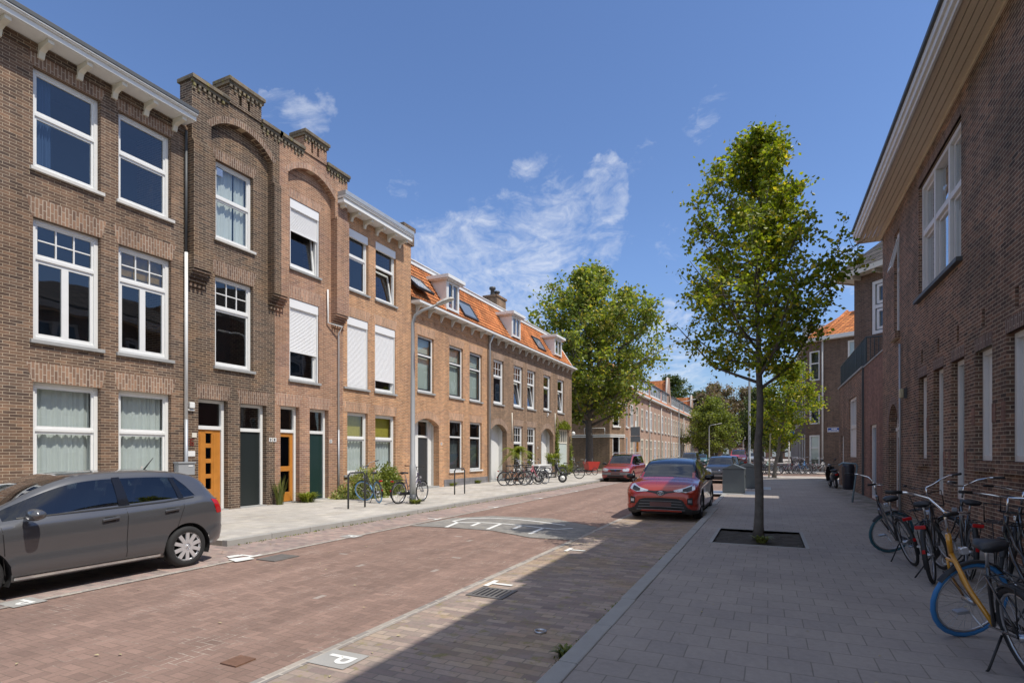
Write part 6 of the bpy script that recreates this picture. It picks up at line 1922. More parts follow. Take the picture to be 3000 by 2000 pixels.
KP = [(0, .58, .28, .60, .50, .64, .35, .66), (.06, .70, .22, .64, .62, .69, .45, .71), (.20, .79, .20, .70, .70, .76, .52, .79), (.50, .825, .20, .80, .74, .86, .58, .89), (.95, .84, .19, .88, .76, .95, .62, .98), (1.2, .84, .19, .90, .77, 1.08, .60, 1.10), (1.6, .84, .19, .915, .775, 1.27, .575, 1.31),
      (1.95, .84, .19, .93, .775, 1.375, .56, 1.415), (2.4, .84, .19, .95, .77, 1.41, .555, 1.455), (2.9, .84, .19, .975, .765, 1.405, .55, 1.455), (3.3, .84, .19, 1.0, .75, 1.375, .54, 1.425), (3.6, .83, .22, 1.03, .735, 1.31, .53, 1.365), (3.74, .81, .26, 1.01, .72, 1.21, .53, 1.26), (3.84, .78, .30, .98, .70, 1.05, .55, 1.08), (3.92, .73, .33, .84, .66, .87, .55, .88), (3.97, .62, .36, .62, .58, .64, .50, .65)]
PO = (-8.66, 2.15, 0)
polo, bv = car('parked_car', 'dark grey five door hatchback parked half out of frame at the left, nearest car', KP, PO, 'paint_grey', (.82, 3.29), .305, (1.12, 3.46), (1.02, 1.93), (3.62, 3.84), spokes=10)
polo['category'] = 'car'
panel_lines(polo, bv, [(1.13, 1.08), (2.42, 2.44), (3.02, 3.24)], .30, .94, polo)
for s_ in (1, -1):
    b = sidepatch(bv, s_, [(1.20, .262), (2.1, .262), (2.88, .262)], [(1.20, .232), (2.1, .232), (2.88, .232)], nv=1, off=.012); obj('sill_trim', b, 'chrome', polo, local=True, recalc=False)
    b = sidepatch(bv, s_, [(2.36, 1.36), (2.46, 1.365)], [(2.36, .985), (2.50, .99)], nv=6, off=.006); obj('door_pillar', b, 'black_gloss', polo, local=True, recalc=False)
    b = sidepatch(bv, s_, [(3.14, 1.33), (3.20, 1.32)], [(3.20, 1.02), (3.28, 1.03)], nv=6, off=.006); obj('door_pillar', b, 'black_gloss', polo, local=True, recalc=False)
    b = sidepatch(bv, s_, [(1.25, .945), (2.1, .968), (3.0, 1.0), (3.44, 1.04)], [(1.25, .930), (2.1, .952), (3.0, .985), (3.44, 1.025)], nv=1, off=.008, nu=8); obj('window_seal', b, 'black', polo, local=True, recalc=False)
    for hx, hz in ((2.28, .83), (3.10, .87)):
        b = MB(); b.obox((hx - .06, .852 * s_, hz), (.105, 0, .01), (0, .018, 0), (0, 0, .017)); obj('door_handle', b, 'paint_grey', polo, local=True, bevel=.01)
        b = sidepatch(bv, s_, [(hx - .13, hz + .03), (hx, hz + .03)], [(hx - .13, hz - .035), (hx, hz - .035)], nv=2, off=.003); obj('handle_recess', b, 'black', polo, local=True, recalc=False)
    # rear lamps wrap round the corner
    b = sidepatch(bv, s_, [(3.70, .985), (3.80, .97), (3.88, .93)], [(3.78, .76), (3.86, .76), (3.915, .76)], nv=5, off=.006); obj('tail_lamp', b, 'red_lamp', polo, local=True, recalc=False)
    b = sidepatch(bv, s_, [(.14, .68), (.30, .735), (.45, .765)], [(.10, .60), (.28, .66), (.42, .72)], nv=4, off=.006); obj('headlamp', b, 'lamp_glass', polo, local=True, recalc=False)
b = endpatch(bv, 1, [(-.52, .56), (0, .56), (.52, .56)], [(-.46, .30), (0, .28), (.46, .30)], nv=4); obj('grille', b, 'black', polo, local=True, recalc=False)
b = endpatch(bv, -1, [(-.50, .98), (.50, .98)], [(-.26, .60), (.26, .60)], nv=5, off=.003)
mirrors(polo, 'paint_grey', 1.33, .84, .96)
for s_ in (1, -1):
    b = sidepatch(bv, s_, [(3.20, 1.372), (3.32, 1.355), (3.47, 1.32)], [(3.20, 1.365), (3.36, 1.20), (3.47, 1.045)], nv=5, off=.004); obj('rear_pillar', b, 'paint_grey', polo, local=True, recalc=False)
b = MB(); b.tube([(3.15, 0, 1.43), (3.30, 0, 1.62)], [.012, .004], 6); obj('aerial', b, 'black', polo, local=True)
b = MB(); b.tube([Vector((3.29, -.840, .305)) + Vector((.022 * cos(q), 0, .022 * sin(q))) for q in [2 * pi * k / 12 for k in range(12)]], .003, 5, closed=True); obj('badge', b, 'chrome', polo, local=True)

KC = [(0, .62, .24, .62, .55, .68, .38, .70), (.05, .76, .18, .68, .68, .75, .48, .77), (.18, .86, .17, .78, .78, .84, .56, .86), (.45, .895, .17, .90, .82, .94, .62, .97), (.95, .897, .17, .96, .82, 1.02, .68, 1.05), (1.2, .897, .17, .98, .82, 1.16, .67, 1.18), (1.6, .897, .17, 1.0, .82, 1.38, .63, 1.41),
      (1.95, .897, .17, 1.02, .82, 1.46, .61, 1.515), (2.4, .897, .17, 1.05, .81, 1.48, .60, 1.55), (3.0, .897, .17, 1.10, .79, 1.45, .58, 1.54), (3.6, .89, .20, 1.16, .76, 1.37, .55, 1.46), (3.95, .87, .25, 1.15, .74, 1.24, .54, 1.33), (4.2, .82, .30, 1.02, .72, 1.05, .55, 1.08), (4.35, .72, .36, .80, .66, .84, .5, .85), (4.39, .60, .42, .66, .55, .70, .45, .70)]
chr_, bv = car('parked_car', 'red compact crossover with dark roof parked facing the camera by the right kerb', KC, (-2.42, 14.0, 0), 'paint_red', (.90, 3.54), .345, (1.10, 3.62), (.98, 1.95), (3.68, 4.18), cladding='trim_black' if mat('trim_black', (.022, .022, .023), .6) else None, rim='black_gloss', roofm='black_gloss', roofz=1.17)


def mirror_y(c): return [(-y, z) for y, z in reversed(c)]


def both(nm, top, bot, m_, t, bvh, **k):
    for tp, bt in ((top, bot), (mirror_y(top), mirror_y(bot))):
        obj(nm, endpatch(bvh, 1, tp, bt, **k), m_, t, local=True, recalc=False)


both('headlamp', [(.30, .765), (.55, .83), (.76, .93)], [(.34, .735), (.60, .715), (.80, .79)], 'lamp_glass', chr_, bv, off=.008)
both('headlamp_lens', [(.52, .80), (.64, .845), (.72, .87)], [(.52, .745), (.62, .735), (.73, .775)], 'black_gloss', chr_, bv, off=.014)
obj('upper_grille', endpatch(bv, 1, [(-.42, .765), (-.15, .745), (0, .765), (.15, .745), (.42, .765)], [(-.42, .735), (-.17, .70), (0, .62), (.17, .70), (.42, .735)], nv=4, off=.007), 'black_gloss', chr_, local=True, recalc=False)
obj('grille', endpatch(bv, 1, [(-.52, .53), (-.40, .565), (0, .58), (.40, .565), (.52, .53)], [(-.70, .27), (-.45, .235), (0, .225), (.45, .235), (.70, .27)], nv=6, off=.008), 'black', chr_, local=True, recalc=False)
b = MB()
for k in range(4):
    z = .50 - .07 * k; e = endpatch(bv, 1, [(-.50 - .03 * k, z), (0, z + .01), (.50 + .03 * k, z)], [(-.50 - .03 * k, z - .012), (0, z - .002), (.50 + .03 * k, z - .012)], nv=1, off=.016)
    b.add(e.v, e.f)
obj('grille_bars', b, 'trim_grey', chr_, local=True, recalc=False)
obj('number_plate', endpatch(bv, 1, [(-.26, .475), (.26, .475)], [(-.26, .365), (.26, .365)], nv=1, off=.02), 'plate_dim', chr_, local=True, recalc=False)
obj('lower_lip', endpatch(bv, 1, [(-.72, .20), (0, .185), (.72, .20)], [(-.66, .175), (0, .15), (.66, .175)], nv=1, off=.012), 'trim_black', chr_, local=True, recalc=False)
both('fog_lamp', [(.66, .545), (.74, .545)], [(.66, .475), (.74, .475)], 'lamp_glass', chr_, bv, off=.012, nv=1)
both('air_intake', [(.63, .58), (.76, .60)], [(.64, .43), (.76, .42)], 'trim_black', chr_, bv, off=.006, nv=3)
b = MB()
for (rx, rz, cz_) in ((.070, .047, .695), (.040, .018, .715), (.018, .043, .695)):
    b.tube([Vector((-.018, rx * cos(q), cz_ + rz * sin(q))) for q in [2 * pi * k / 20 for k in range(20)]], .0062, 6, closed=True)
obj('badge', b, 'chrome', chr_, local=True)
mirrors(chr_, 'black_gloss', 1.32, .90, 1.03)
panel_lines(chr_, bv, [(1.25, 1.20), (2.25, 2.28), (3.05, 3.20)], .30, 1.0, chr_)
for s_ in (1, -1):
    b = sidepatch(bv, s_, [(2.22, 1.38), (2.36, 1.38)], [(2.20, 1.08), (2.34, 1.08)], nv=6, off=.006); obj('door_pillar', b, 'black_gloss', chr_, local=True, recalc=False)
    b = sidepatch(bv, s_, [(3.90, 1.06), (4.18, 1.02)], [(4.0, .95), (4.22, .93)], nv=3); obj('tail_lamp', b, 'red_lamp', chr_, local=True, recalc=False)
    for xw in (.90, 3.54):
        R = .345; b = MB()
        for i in range(18):
            a0, a1 = pi * (-.05 + 1.1 * i / 18), pi * (-.05 + 1.1 * (i + 1) / 18)
            q = [(xw + r_ * cos(a), R * .98 + r_ * sin(a)) for r_, a in ((R + .050, a0), (R + .105, a0), (R + .105, a1), (R + .050, a1))]
            b.add([(x, (.903) * s_, z) for x, z in q] + [(x, (.885) * s_, z) for x, z in q], [(0, 1, 2, 3), (1, 5, 6, 2), (0, 3, 7, 4)])
        obj('arch_trim', b, 'trim_black', chr_, local=True, recalc=False)
b = sidepatch(bv, 1, [(0, 0), (1, 0)], [(0, 0), (1, 0)], nv=1, nu=1) if False else None

KD = [(0, .66, .28, .62, .60, .66, .42, .68), (.05, .78, .22, .70, .70, .76, .5, .78), (.2, .84, .2, .80, .76, .86, .58, .88), (.5, .865, .2, .90, .78, .94, .62, .96), (.98, .87, .2, .96, .79, 1.02, .68, 1.04), (1.25, .87, .2, .97, .79, 1.20, .66, 1.22), (1.65, .87, .2, .98, .79, 1.45, .64, 1.49), (1.95, .87, .2, .99, .79, 1.54, .63, 1.59), (3.0, .87, .2, 1.0, .79, 1.57, .63, 1.63), (4.0, .87, .22, 1.01, .78, 1.55, .63, 1.61), (4.25, .86, .25, 1.01, .77, 1.50, .62, 1.56), (4.36, .84, .28, .98, .75, 1.25, .62, 1.28), (4.42, .80, .32, .86, .72, .92, .6, .94), (4.45, .74, .36, .66, .66, .70, .55, .72)]
dac, bv = car('parked_car', 'maroon estate car with roof bars parked facing the camera by the left kerb', KD, (-7.95, 31.3, 0), 'paint_maroon', (.82, 3.72), .31, (1.12, 4.2), (1.02, 1.93), (4.27, 4.37), rim='trim_grey', step=.07)
both('headlamp', [(.40, .76), (.62, .80), (.76, .80)], [(.44, .62), (.62, .62), (.78, .64)], 'lamp_glass', dac, bv)
obj('grille', endpatch(bv, 1, [(-.36, .73), (.36, .73)], [(-.22, .60), (.22, .60)], nv=3, off=.008), 'trim_black', dac, local=True, recalc=False)
obj('grille_frame', endpatch(bv, 1, [(-.38, .755), (0, .765), (.38, .755)], [(-.36, .735), (0, .74), (.36, .735)], nv=1, off=.014), 'chrome', dac, local=True, recalc=False)
obj('badge', endpatch(bv, 1, [(-.05, .71), (.05, .71)], [(-.025, .62), (.025, .62)], nv=2, off=.016), 'badge_blue', dac, local=True, recalc=False)
obj('bumper', endpatch(bv, 1, [(-.80, .56), (0, .57), (.80, .56)], [(-.80, .42), (0, .41), (.80, .42)], nv=3, off=.022, nu=8), 'trim_grey', dac, local=True, recalc=False)
obj('air_intake', endpatch(bv, 1, [(-.46, .40), (.46, .40)], [(-.50, .29), (.50, .29)], nv=2, off=.012), 'black', dac, local=True, recalc=False)
obj('number_plate', endpatch(bv, 1, [(-.26, .53), (.26, .53)], [(-.26, .44), (.26, .44)], nv=1, off=.03), 'plate_dim', dac, local=True, recalc=False)
mirrors(dac, 'trim_black', 1.3, .87, 1.02)
b = MB()
for s_ in (1, -1): b.tube([(1.9, .60 * s_, 1.59), (2.0, .60 * s_, 1.66), (3.9, .60 * s_, 1.68), (4.1, .60 * s_, 1.60)], .014, 6)
for x in (2.2, 3.4): b.tube([(x, -.74, 1.70), (x, .74, 1.70)], .016, 6)
obj('roof_bars', b, 'galv', dac, local=True)
panel_lines(dac, bv, [(1.2, 1.15), (2.2, 2.2), (3.15, 3.2)], .3, .96, dac)

KU = [(0, .62, .26, .60, .55, .68, .42, .70), (.05, .73, .2, .70, .66, .78, .5, .80), (.18, .79, .18, .82, .70, .88, .56, .90), (.40, .815, .18, .90, .73, .95, .62, .97), (.72, .82, .18, .93, .74, 1.0, .66, 1.02), (1.0, .82, .18, .94, .74, 1.18, .63, 1.20), (1.35, .82, .18, .95, .74, 1.38, .60, 1.42), (1.65, .82, .18, .96, .74, 1.43, .59, 1.48), (2.4, .82, .18, 1.0, .74, 1.43, .58, 1.485), (3.1, .82, .2, 1.04, .72, 1.38, .56, 1.43), (3.35, .80, .24, 1.03, .70, 1.25, .55, 1.28), (3.48, .76, .3, .92, .68, .95, .55, .97), (3.54, .68, .34, .66, .6, .7, .5, .7)]
up, bv = car('parked_car', 'dark navy city car parked facing the camera behind the two grey bins', KU, (-2.42, 32.2, 0), 'paint_navy', (.62, 3.04), .29, (.85, 3.25), (.76, 1.64), (3.2, 3.38), step=.07)
both('headlamp', [(.42, .78), (.62, .82), (.70, .80)], [(.40, .62), (.58, .60), (.72, .64)], 'lamp_glass', up, bv)
obj('grille', endpatch(bv, 1, [(-.56, .52), (0, .53), (.56, .52)], [(-.50, .28), (0, .26), (.50, .28)], nv=4, off=.008), 'black', up, local=True, recalc=False)
obj('trim_line', endpatch(bv, 1, [(-.38, .665), (.38, .665)], [(-.38, .645), (.38, .645)], nv=1, off=.012), 'chrome', up, local=True, recalc=False)
obj('number_plate', endpatch(bv, 1, [(-.26, .50), (.26, .50)], [(-.26, .39), (.26, .39)], nv=1, off=.03), 'trim_grey', up, local=True, recalc=False)
b = MB(); b.lathe([(.001, -.012), (.065, -.010), (.075, 0)], (.015, 0, .665), 'x', 18); obj('badge', b, 'chrome', up, local=True)
mirrors(up, 'paint_navy', 1.0, .80, 1.0)
# cars further down the street share the two bodies
for src, x, y, pm, lb, sc in ((up, -2.45, 38.0, 'paint_teal', 'teal blue small car behind the navy city car', 1.0), (dac, -7.9, 62.0, 'paint_black', 'black estate car seen above the red crossover roof', 1.05), (up, -7.8, 74.0, 'paint_teal', 'dark teal small car parked beyond the black estate car', 1.0),
                          (up, -5.6, 86.0, 'paint_silver', 'pale silver small car in the distance below the street lamp', 1.0), (dac, -3.6, 78.0, 'paint_brightred', 'bright red car in the distance under the copper trees', 1.32), (up, -1.9, 92, 'paint_silver', 'silver car at the far end of the street right of the bright red car', 1.1)):
    o = dup(src, (x, y, 0), (0, 0, pi / 2), lb, 'cars parked further down the street', sc, {'paint_navy': pm, 'paint_maroon': pm})

# ---------------------------------------------------------------- bicycles
mat('tyre_blue', (.035, .18, .42), .55, var=.06); mat('tyre_sky', (.16, .42, .72), .5, var=.05); mat('tyre_teal', (.03, .10, .13), .6, var=.06)
paint('frame_yellow', (.58, .26, .015), .3, .1); paint('frame_black', (.014, .014, .016), .3, .1); paint('frame_white', (.62, .62, .60), .3, .1); paint('frame_red', (.35, .03, .03), .3, .1); paint('frame_mauve', (.09, .07, .13), .3, .2); paint('frame_mint', (.25, .50, .42), .3, .1); paint('frame_pink', (.55, .12, .18), .3, .1)
mat('saddle', (.020, .021, .025), .45, var=.1)


def bike(label, loc, heading, lean=0., steer=0., fm='frame_black', ftyre='rubber', rtyre='rubber', rack=False, carrier=True, hi=True, stand=True, sag=.0, group=None, bar='city', guard='black', spokes=18, barm='chrome', crate=False, forkm=None):
    t = thing('bicycle', label, 'bicycle', loc, (lean, 0, heading), group)
    WB, r = 1.10, .345; sd = 24 if hi else 16; tn = 8 if hi else 6
    ht, hb = Vector((.80, 0, .98)), Vector((.875, 0, .74))
    ax = (hb - ht).normalized()
    M = Matrix.Translation(hb) @ Matrix.Rotation(steer, 4, ax) @ Matrix.Translation(-hb)
    def st(p): return M @ Vector(p)
    fc = Vector((WB, 0, r))

    def wheel(nm, c, f, tyre):
        b = MB(); b.tube([f(c + Vector((cos(a), 0, sin(a))) * (r - .02)) for a in [2 * pi * k / sd for k in range(sd)]], .021, tn, closed=True); w_ = obj(nm, b, tyre, t, local=True)
        b = MB(); b.tube([f(c + Vector((cos(a), 0, sin(a))) * (r - .048)) for a in [2 * pi * k / sd for k in range(sd)]], .011, 5, closed=True); obj('rim', b, 'steel', w_, local=True)
        b = MB()
        for k in range(spokes):
            a = 2 * pi * k / spokes; s_ = .03 if k % 2 else -.03
            b.tube([f(c + Vector((cos(a + .3) * .03, s_, sin(a + .3) * .03))), f(c + Vector((cos(a), 0, sin(a))) * (r - .05))], .0016 if hi else .003, 3, caps=False)
        b.tube([f(c + Vector((0, -.055, 0))), f(c + Vector((0, .055, 0)))], .028, 8); obj('spokes', b, 'steel', w_, local=True)
        return w_
    idf = lambda p: Vector(p)
    wheel('rear_wheel', Vector((0, 0, r)), idf, rtyre); wheel('front_wheel', fc, st, ftyre)
    bb = Vector((.46, 0, .29)); stp = Vector((.29, 0, .78))
    b = MB()
    dt = MB(); b.tube([bb, stp], .016, tn)
    (dt if forkm else b).tube([hb - ax * .05, Vector((.72, 0, .52)), bb], .019, tn); (dt if forkm else b).tube([ht + ax * .03, hb - ax * .02], .022, tn); b.tube([ht + ax * .10, Vector((.66, 0, .66)), bb + (stp - bb) * .45], .014, tn) if not forkm else None
    for s_ in (.05, -.05):
        b.tube([bb + Vector((0, s_ * .6, 0)), Vector((0, s_, r))], .009, 6); b.tube([stp + (bb - stp) * .12 + Vector((0, s_ * .4, 0)), Vector((0, s_, r))], .008, 6)
    obj('frame', b, fm, t, local=True)
    if forkm: obj('down_tube', dt, forkm, t, local=True)
    b = MB(); cr = st(hb + ax * .03)
    for s_ in (.055, -.055): b.tube([st(hb + ax * .03 + Vector((0, s_ * .9, 0))), st(hb + ax * .18 + Vector((0.01, s_, 0))), st(fc + Vector((0, s_, 0)))], .011, 6)
    b.tube([st(hb + ax * .03 + Vector((0, .055, 0))), st(hb + ax * .03 - Vector((0, .055, 0)))], .014, 6); obj('fork', b, forkm or fm, t, local=True)
    # handlebar
    top = ht - ax * .17
    b = MB(); b.tube([st(ht), st(top)], .012, 6)
    hbp = []
    for s_ in (1, -1):
        if bar == 'city': P = [top, top + Vector((.03, .09 * s_, .01)), top + Vector((.02, .20 * s_, .06)), top + Vector((-.10, .27 * s_, .09)), top + Vector((-.18, .29 * s_, .09))]
        else: P = [top, top + Vector((.02, .12 * s_, .01)), top + Vector((0, .24 * s_, .02)), top + Vector((-.02, .28 * s_, .02)), top + Vector((-.04, .30 * s_, .02))]
        b.tube([st(p) for p in P], .011, tn); hbp.append(P)
    h_ = obj('handlebar', b, barm, t, local=True)
    for P in hbp:
        b = MB(); e = P[-1]; d_ = (P[-1] - P[-2]).normalized(); b.tube([st(e - d_ * .02), st(e + d_ * .11)], .016, 8); obj('grip', b, 'black', h_, local=True)
    # saddle
    b = MB(); sp = Vector((.22, 0, .97 - sag)); b.tube([stp - Vector((-.02, 0, .04)), sp - Vector((0, 0, .04))], .012, 6); obj('seatpost', b, 'steel', t, local=True)
    b = MB(); secs = [(-.13, .085, .0), (-.10, .10, .02), (-.02, .095, .022), (.06, .055, .015), (.13, .028, .008), (.155, .012, 0)]
    v = []; k = 10
    for x, w_, zz in secs:
        for i in range(k):
            a = 2 * pi * i / k; v.append(sp + Vector((x, w_ * cos(a), zz + .028 * sin(a) - .02)))
    f = [(i * k + j, i * k + (j + 1) % k, (i + 1) * k + (j + 1) % k, (i + 1) * k + j) for i in range(5) for j in range(k)] + [tuple(reversed(range(k))), tuple(range(5 * k, 6 * k))]
    b.add(v, f, True); obj('saddle', b, 'saddle', t, local=True)
    # mudguards
    def guardf(nm, c, fn, a0, a1):
        b = MB(); rr_ = r + .018; N = 14; v = []; f = []
        for i in range(N + 1):
            a = a0 + (a1 - a0) * i / N; rad = Vector((cos(a), 0, sin(a)))
            for (yy, dr) in ((-.028, -.014), (-.015, 0), (.015, 0), (.028, -.014)): v.append(fn(c + rad * (rr_ + dr) + Vector((0, yy, 0))))
        for i in range(N):
            for j in range(3): f.append((i * 4 + j, i * 4 + j + 1, (i + 1) * 4 + j + 1, (i + 1) * 4 + j))
        b.add(v, f, True)
        for s_ in (.04, -.04): b.tube([fn(c + Vector((0, s_, 0))), fn(c + Vector((cos(a1 * .9) * rr_, s_ * .7, sin(a1 * .9) * rr_)))], .003, 4)
        obj(nm, b, guard, t, local=True)
    guardf('rear_mudguard', Vector((0, 0, r)), idf, .9, 3.5); guardf('front_mudguard', fc, st, .65, 2.6)
    if carrier:
        b = MB()
        for yy in (-.06, 0, .06): b.tube([(-.30, yy, .735), (.22, yy, .745)], .005, 5)
        for xx in (-.30, -.05, .20): b.tube([(xx, -.06, .735), (xx, .06, .735)], .005, 5)
        for yy in (-.06, .06): b.tube([(0, yy, r), (-.16, yy, .735)], .005, 5)
        obj('carrier', b, 'black', t, local=True)
        b = MB(); b.obox((-.325, 0, .715), (.014, 0, 0), (0, .055, 0), (0, 0, .022)); obj('rear_light', b, 'red_lamp', t, local=True, bevel=.006)
    b = MB(); b.obox((-r - .025, 0, .43), (.008, 0, 0), (0, .016, 0), (0, 0, .022)); obj('reflector', b, 'red_lamp', t, local=True)
    if rack or crate:
        b = MB(); o = Vector((.98, 0, .86))
        for yy in (-.17, -.06, .06, .17): b.tube([st(o + Vector((-.13, yy, 0))), st(o + Vector((.19, yy, 0)))], .006, 5)
        for xx in (-.13, .03, .19): b.tube([st(o + Vector((xx, -.17, 0))), st(o + Vector((xx, .17, 0)))], .006, 5)
        b.tube([st(o + Vector((-.13, -.17, 0))), st(o + Vector((-.15, -.19, .20))), st(o + Vector((-.15, .19, .20))), st(o + Vector((-.13, .17, 0)))], .007, 6)
        for s_ in (.06, -.06): b.tube([st(o + Vector((.1, s_ * 2, 0))), st(fc + Vector((0, s_, 0)))], .005, 5)
        b.tube([st(hb), st(o + Vector((-.1, 0, 0)))], .008, 5)
        if crate:
            for zz in (.02, .12, .22):
                b.tube([st(o + Vector((x, y, zz))) for x, y in ((-.12, -.16), (.18, -.16), (.18, .16), (-.12, .16))], .012, 5, closed=True)
        obj('front_rack', b, 'black', t, local=True)
    b = MB(); b.obox(tuple(st(Vector((.97, 0, .80)))), (.03, 0, 0), (0, .03, 0), (0, 0, .03)); obj('headlight', b, 'lamp_glass', t, local=True, bevel=.01)
    # chain case, cranks, pedals
    b = MB(); b.box(-.02, .52, -.055, -.042, .27, .37); obj('chain_case', b, 'black', t, local=True, bevel=.03)
    b = MB()
    for s_, a in ((1, .6), (-1, .6 + pi)):
        e = bb + Vector((cos(a) * .165, .09 * s_, sin(a) * .165)); b.tube([bb + Vector((0, .075 * s_, 0)), e], .009, 6)
        b.obox(tuple(e + Vector((0, .05 * s_, 0))), (.045, 0, 0), (0, .042, 0), (0, 0, .011))
    obj('cranks', b, 'steel', t, local=True)
    if stand:
        b = MB(); b.tube([(.30, .03, .27), (.22, .20, .02 + .20 * tan(max(-.2, min(.3, -lean)))), (.27, .23, .012)], .009, 6); obj('kickstand', b, 'black', t, local=True)
    return t


PV = .10
g_ = 'bicycles parked along the dark brick building'
bike('black bicycle with teal tyre and red rear light, farthest bike by the dark wall', (1.88, 9.50, PV), radians(96), radians(-15), radians(78), ftyre='tyre_teal', rtyre='rubber', group=g_, guard='black')
bike('black bicycle with front rack standing between the teal tyred and blue tyred bikes', (1.84, 8.30, PV), radians(72), radians(-8), radians(-28), rack=True, group=g_)
bike('black bicycle with yellow fork and bright blue front tyre, nearest of the bikes', (1.70, 4.93, PV), radians(98), radians(-14), radians(74), fm='frame_black', forkm='frame_yellow', ftyre='tyre_blue', group=g_, guard='black', spokes=28)
bike('black bicycle with crate on its front rack squeezed behind the blue tyred bicycle', (2.32, 6.45, PV), radians(94), radians(-3), radians(25), rack=True, group=g_, bar='wide')
bike('black bicycle nearest the wall between the two racked bicycles', (2.30, 8.75, PV), radians(84), radians(3), radians(-30), group=g_)
bike('black transport bicycle with wide front rack leaning against the dark wall', (2.62, 7.75, PV), radians(86), radians(4), radians(8), rack=True, group=g_, bar='wide')
bike('black bicycle partly cut off by the right edge of the photograph', (2.55, 5.75, PV), radians(84), radians(3), radians(-20), group=g_, fm='frame_mauve')
# left pavement
bike('bicycle with pale blue front tyre standing left of the street lamp', (-11.20, 14.15, PV), radians(150), radians(-6), radians(-38), ftyre='tyre_sky', rtyre='tyre_sky', hi=False)
bike('dark mauve bicycle leaning against the street lamp', (-10.42, 14.10, PV), radians(83), radians(4), radians(-6), fm='frame_mauve', hi=False, carrier=True, bar='wide', barm='frame_black')
g_ = 'cluster of bicycles in front of the palm'
for i, (x, y, hd, fmn, st_, lb) in enumerate(((-11.50, 23.9, 50, 'frame_black', .3, 'black bicycle at the left of the cluster before the palm'), (-11.35, 24.4, 56, 'frame_black', -.4, 'dark bicycle with a bag, second in the cluster before the palm'),
                                              (-11.22, 24.95, 50, 'frame_pink', .2, 'pink bicycle in the middle of the cluster before the palm'), (-11.05, 25.4, 46, 'frame_white', -.3, 'white bicycle at the right of the cluster before the palm'))):
    bike(lb, (x, y, PV), radians(hd), radians(5 - 3 * i), st_, fm=fmn, hi=False, group=g_, spokes=12, crate=i == 1)
bike('black bicycle between the scooter and the red cargo bike', (-11.3, 31.6, PV), radians(40), radians(5), .4, hi=False, spokes=12)
bike('second dark bicycle behind the scooter, nearer the wall', (-12.2, 31.6, PV), radians(60), radians(-5), .2, hi=False, spokes=12, fm='frame_mauve')
# the far ones share meshes
proto = bike('dark bicycle parked first from the left on the sunny square', (-.9, 43.2, PV), radians(20), radians(4), .2, hi=False, spokes=8, group='bicycles parked on the sunny square')
prw = bike('white bicycle at the right end of the row on the sunny square', (3.05, 47.6, PV), radians(25), radians(-4), -.3, fm='frame_white', hi=False, spokes=8, group='bicycles parked on the sunny square')
rr = random.Random(2)
names = ['second', 'third', 'fourth', 'fifth', 'sixth', 'seventh', 'eighth', 'ninth', 'tenth', 'eleventh']
for i in range(10):
    fmn = ['frame_black', 'frame_mauve', 'frame_black', 'frame_mint', 'frame_mauve', 'frame_black', 'tyre_blue', 'frame_black', 'frame_white', 'frame_black'][i]
    dup(proto, (-.9 + .40 * (i + 1) + rr.uniform(-.08, .08), 43.6 + .40 * i + rr.uniform(-.2, .2), PV), (radians(rr.uniform(-8, 8)), 0, radians(rr.choice([15, 40, 200, 215]) + rr.uniform(-8, 8))),
        names[i].capitalize().lower() + ' bicycle from the left in the row on the sunny square', None, None, {'frame_black': fmn})
for i in range(7):
    fmn = ['frame_black', 'frame_white', 'frame_black', 'frame_mint', 'frame_mauve', 'frame_black', 'frame_red'][i]
    dup(proto, (-9.7 - .25 * (i % 2), 43.0 + i * 1.5 if i < 2 else 53.2 + i * 1.6, PV), (radians(rr.uniform(-8, 8)), 0, radians(rr.choice([10, 165, 190]) + rr.uniform(-10, 10))),
        ['first', 'second', 'third', 'fourth', 'fifth', 'sixth', 'seventh'][i] + ' bicycle of the row behind the maroon estate car', 'bicycles behind the maroon estate car', None, {'frame_black': fmn})

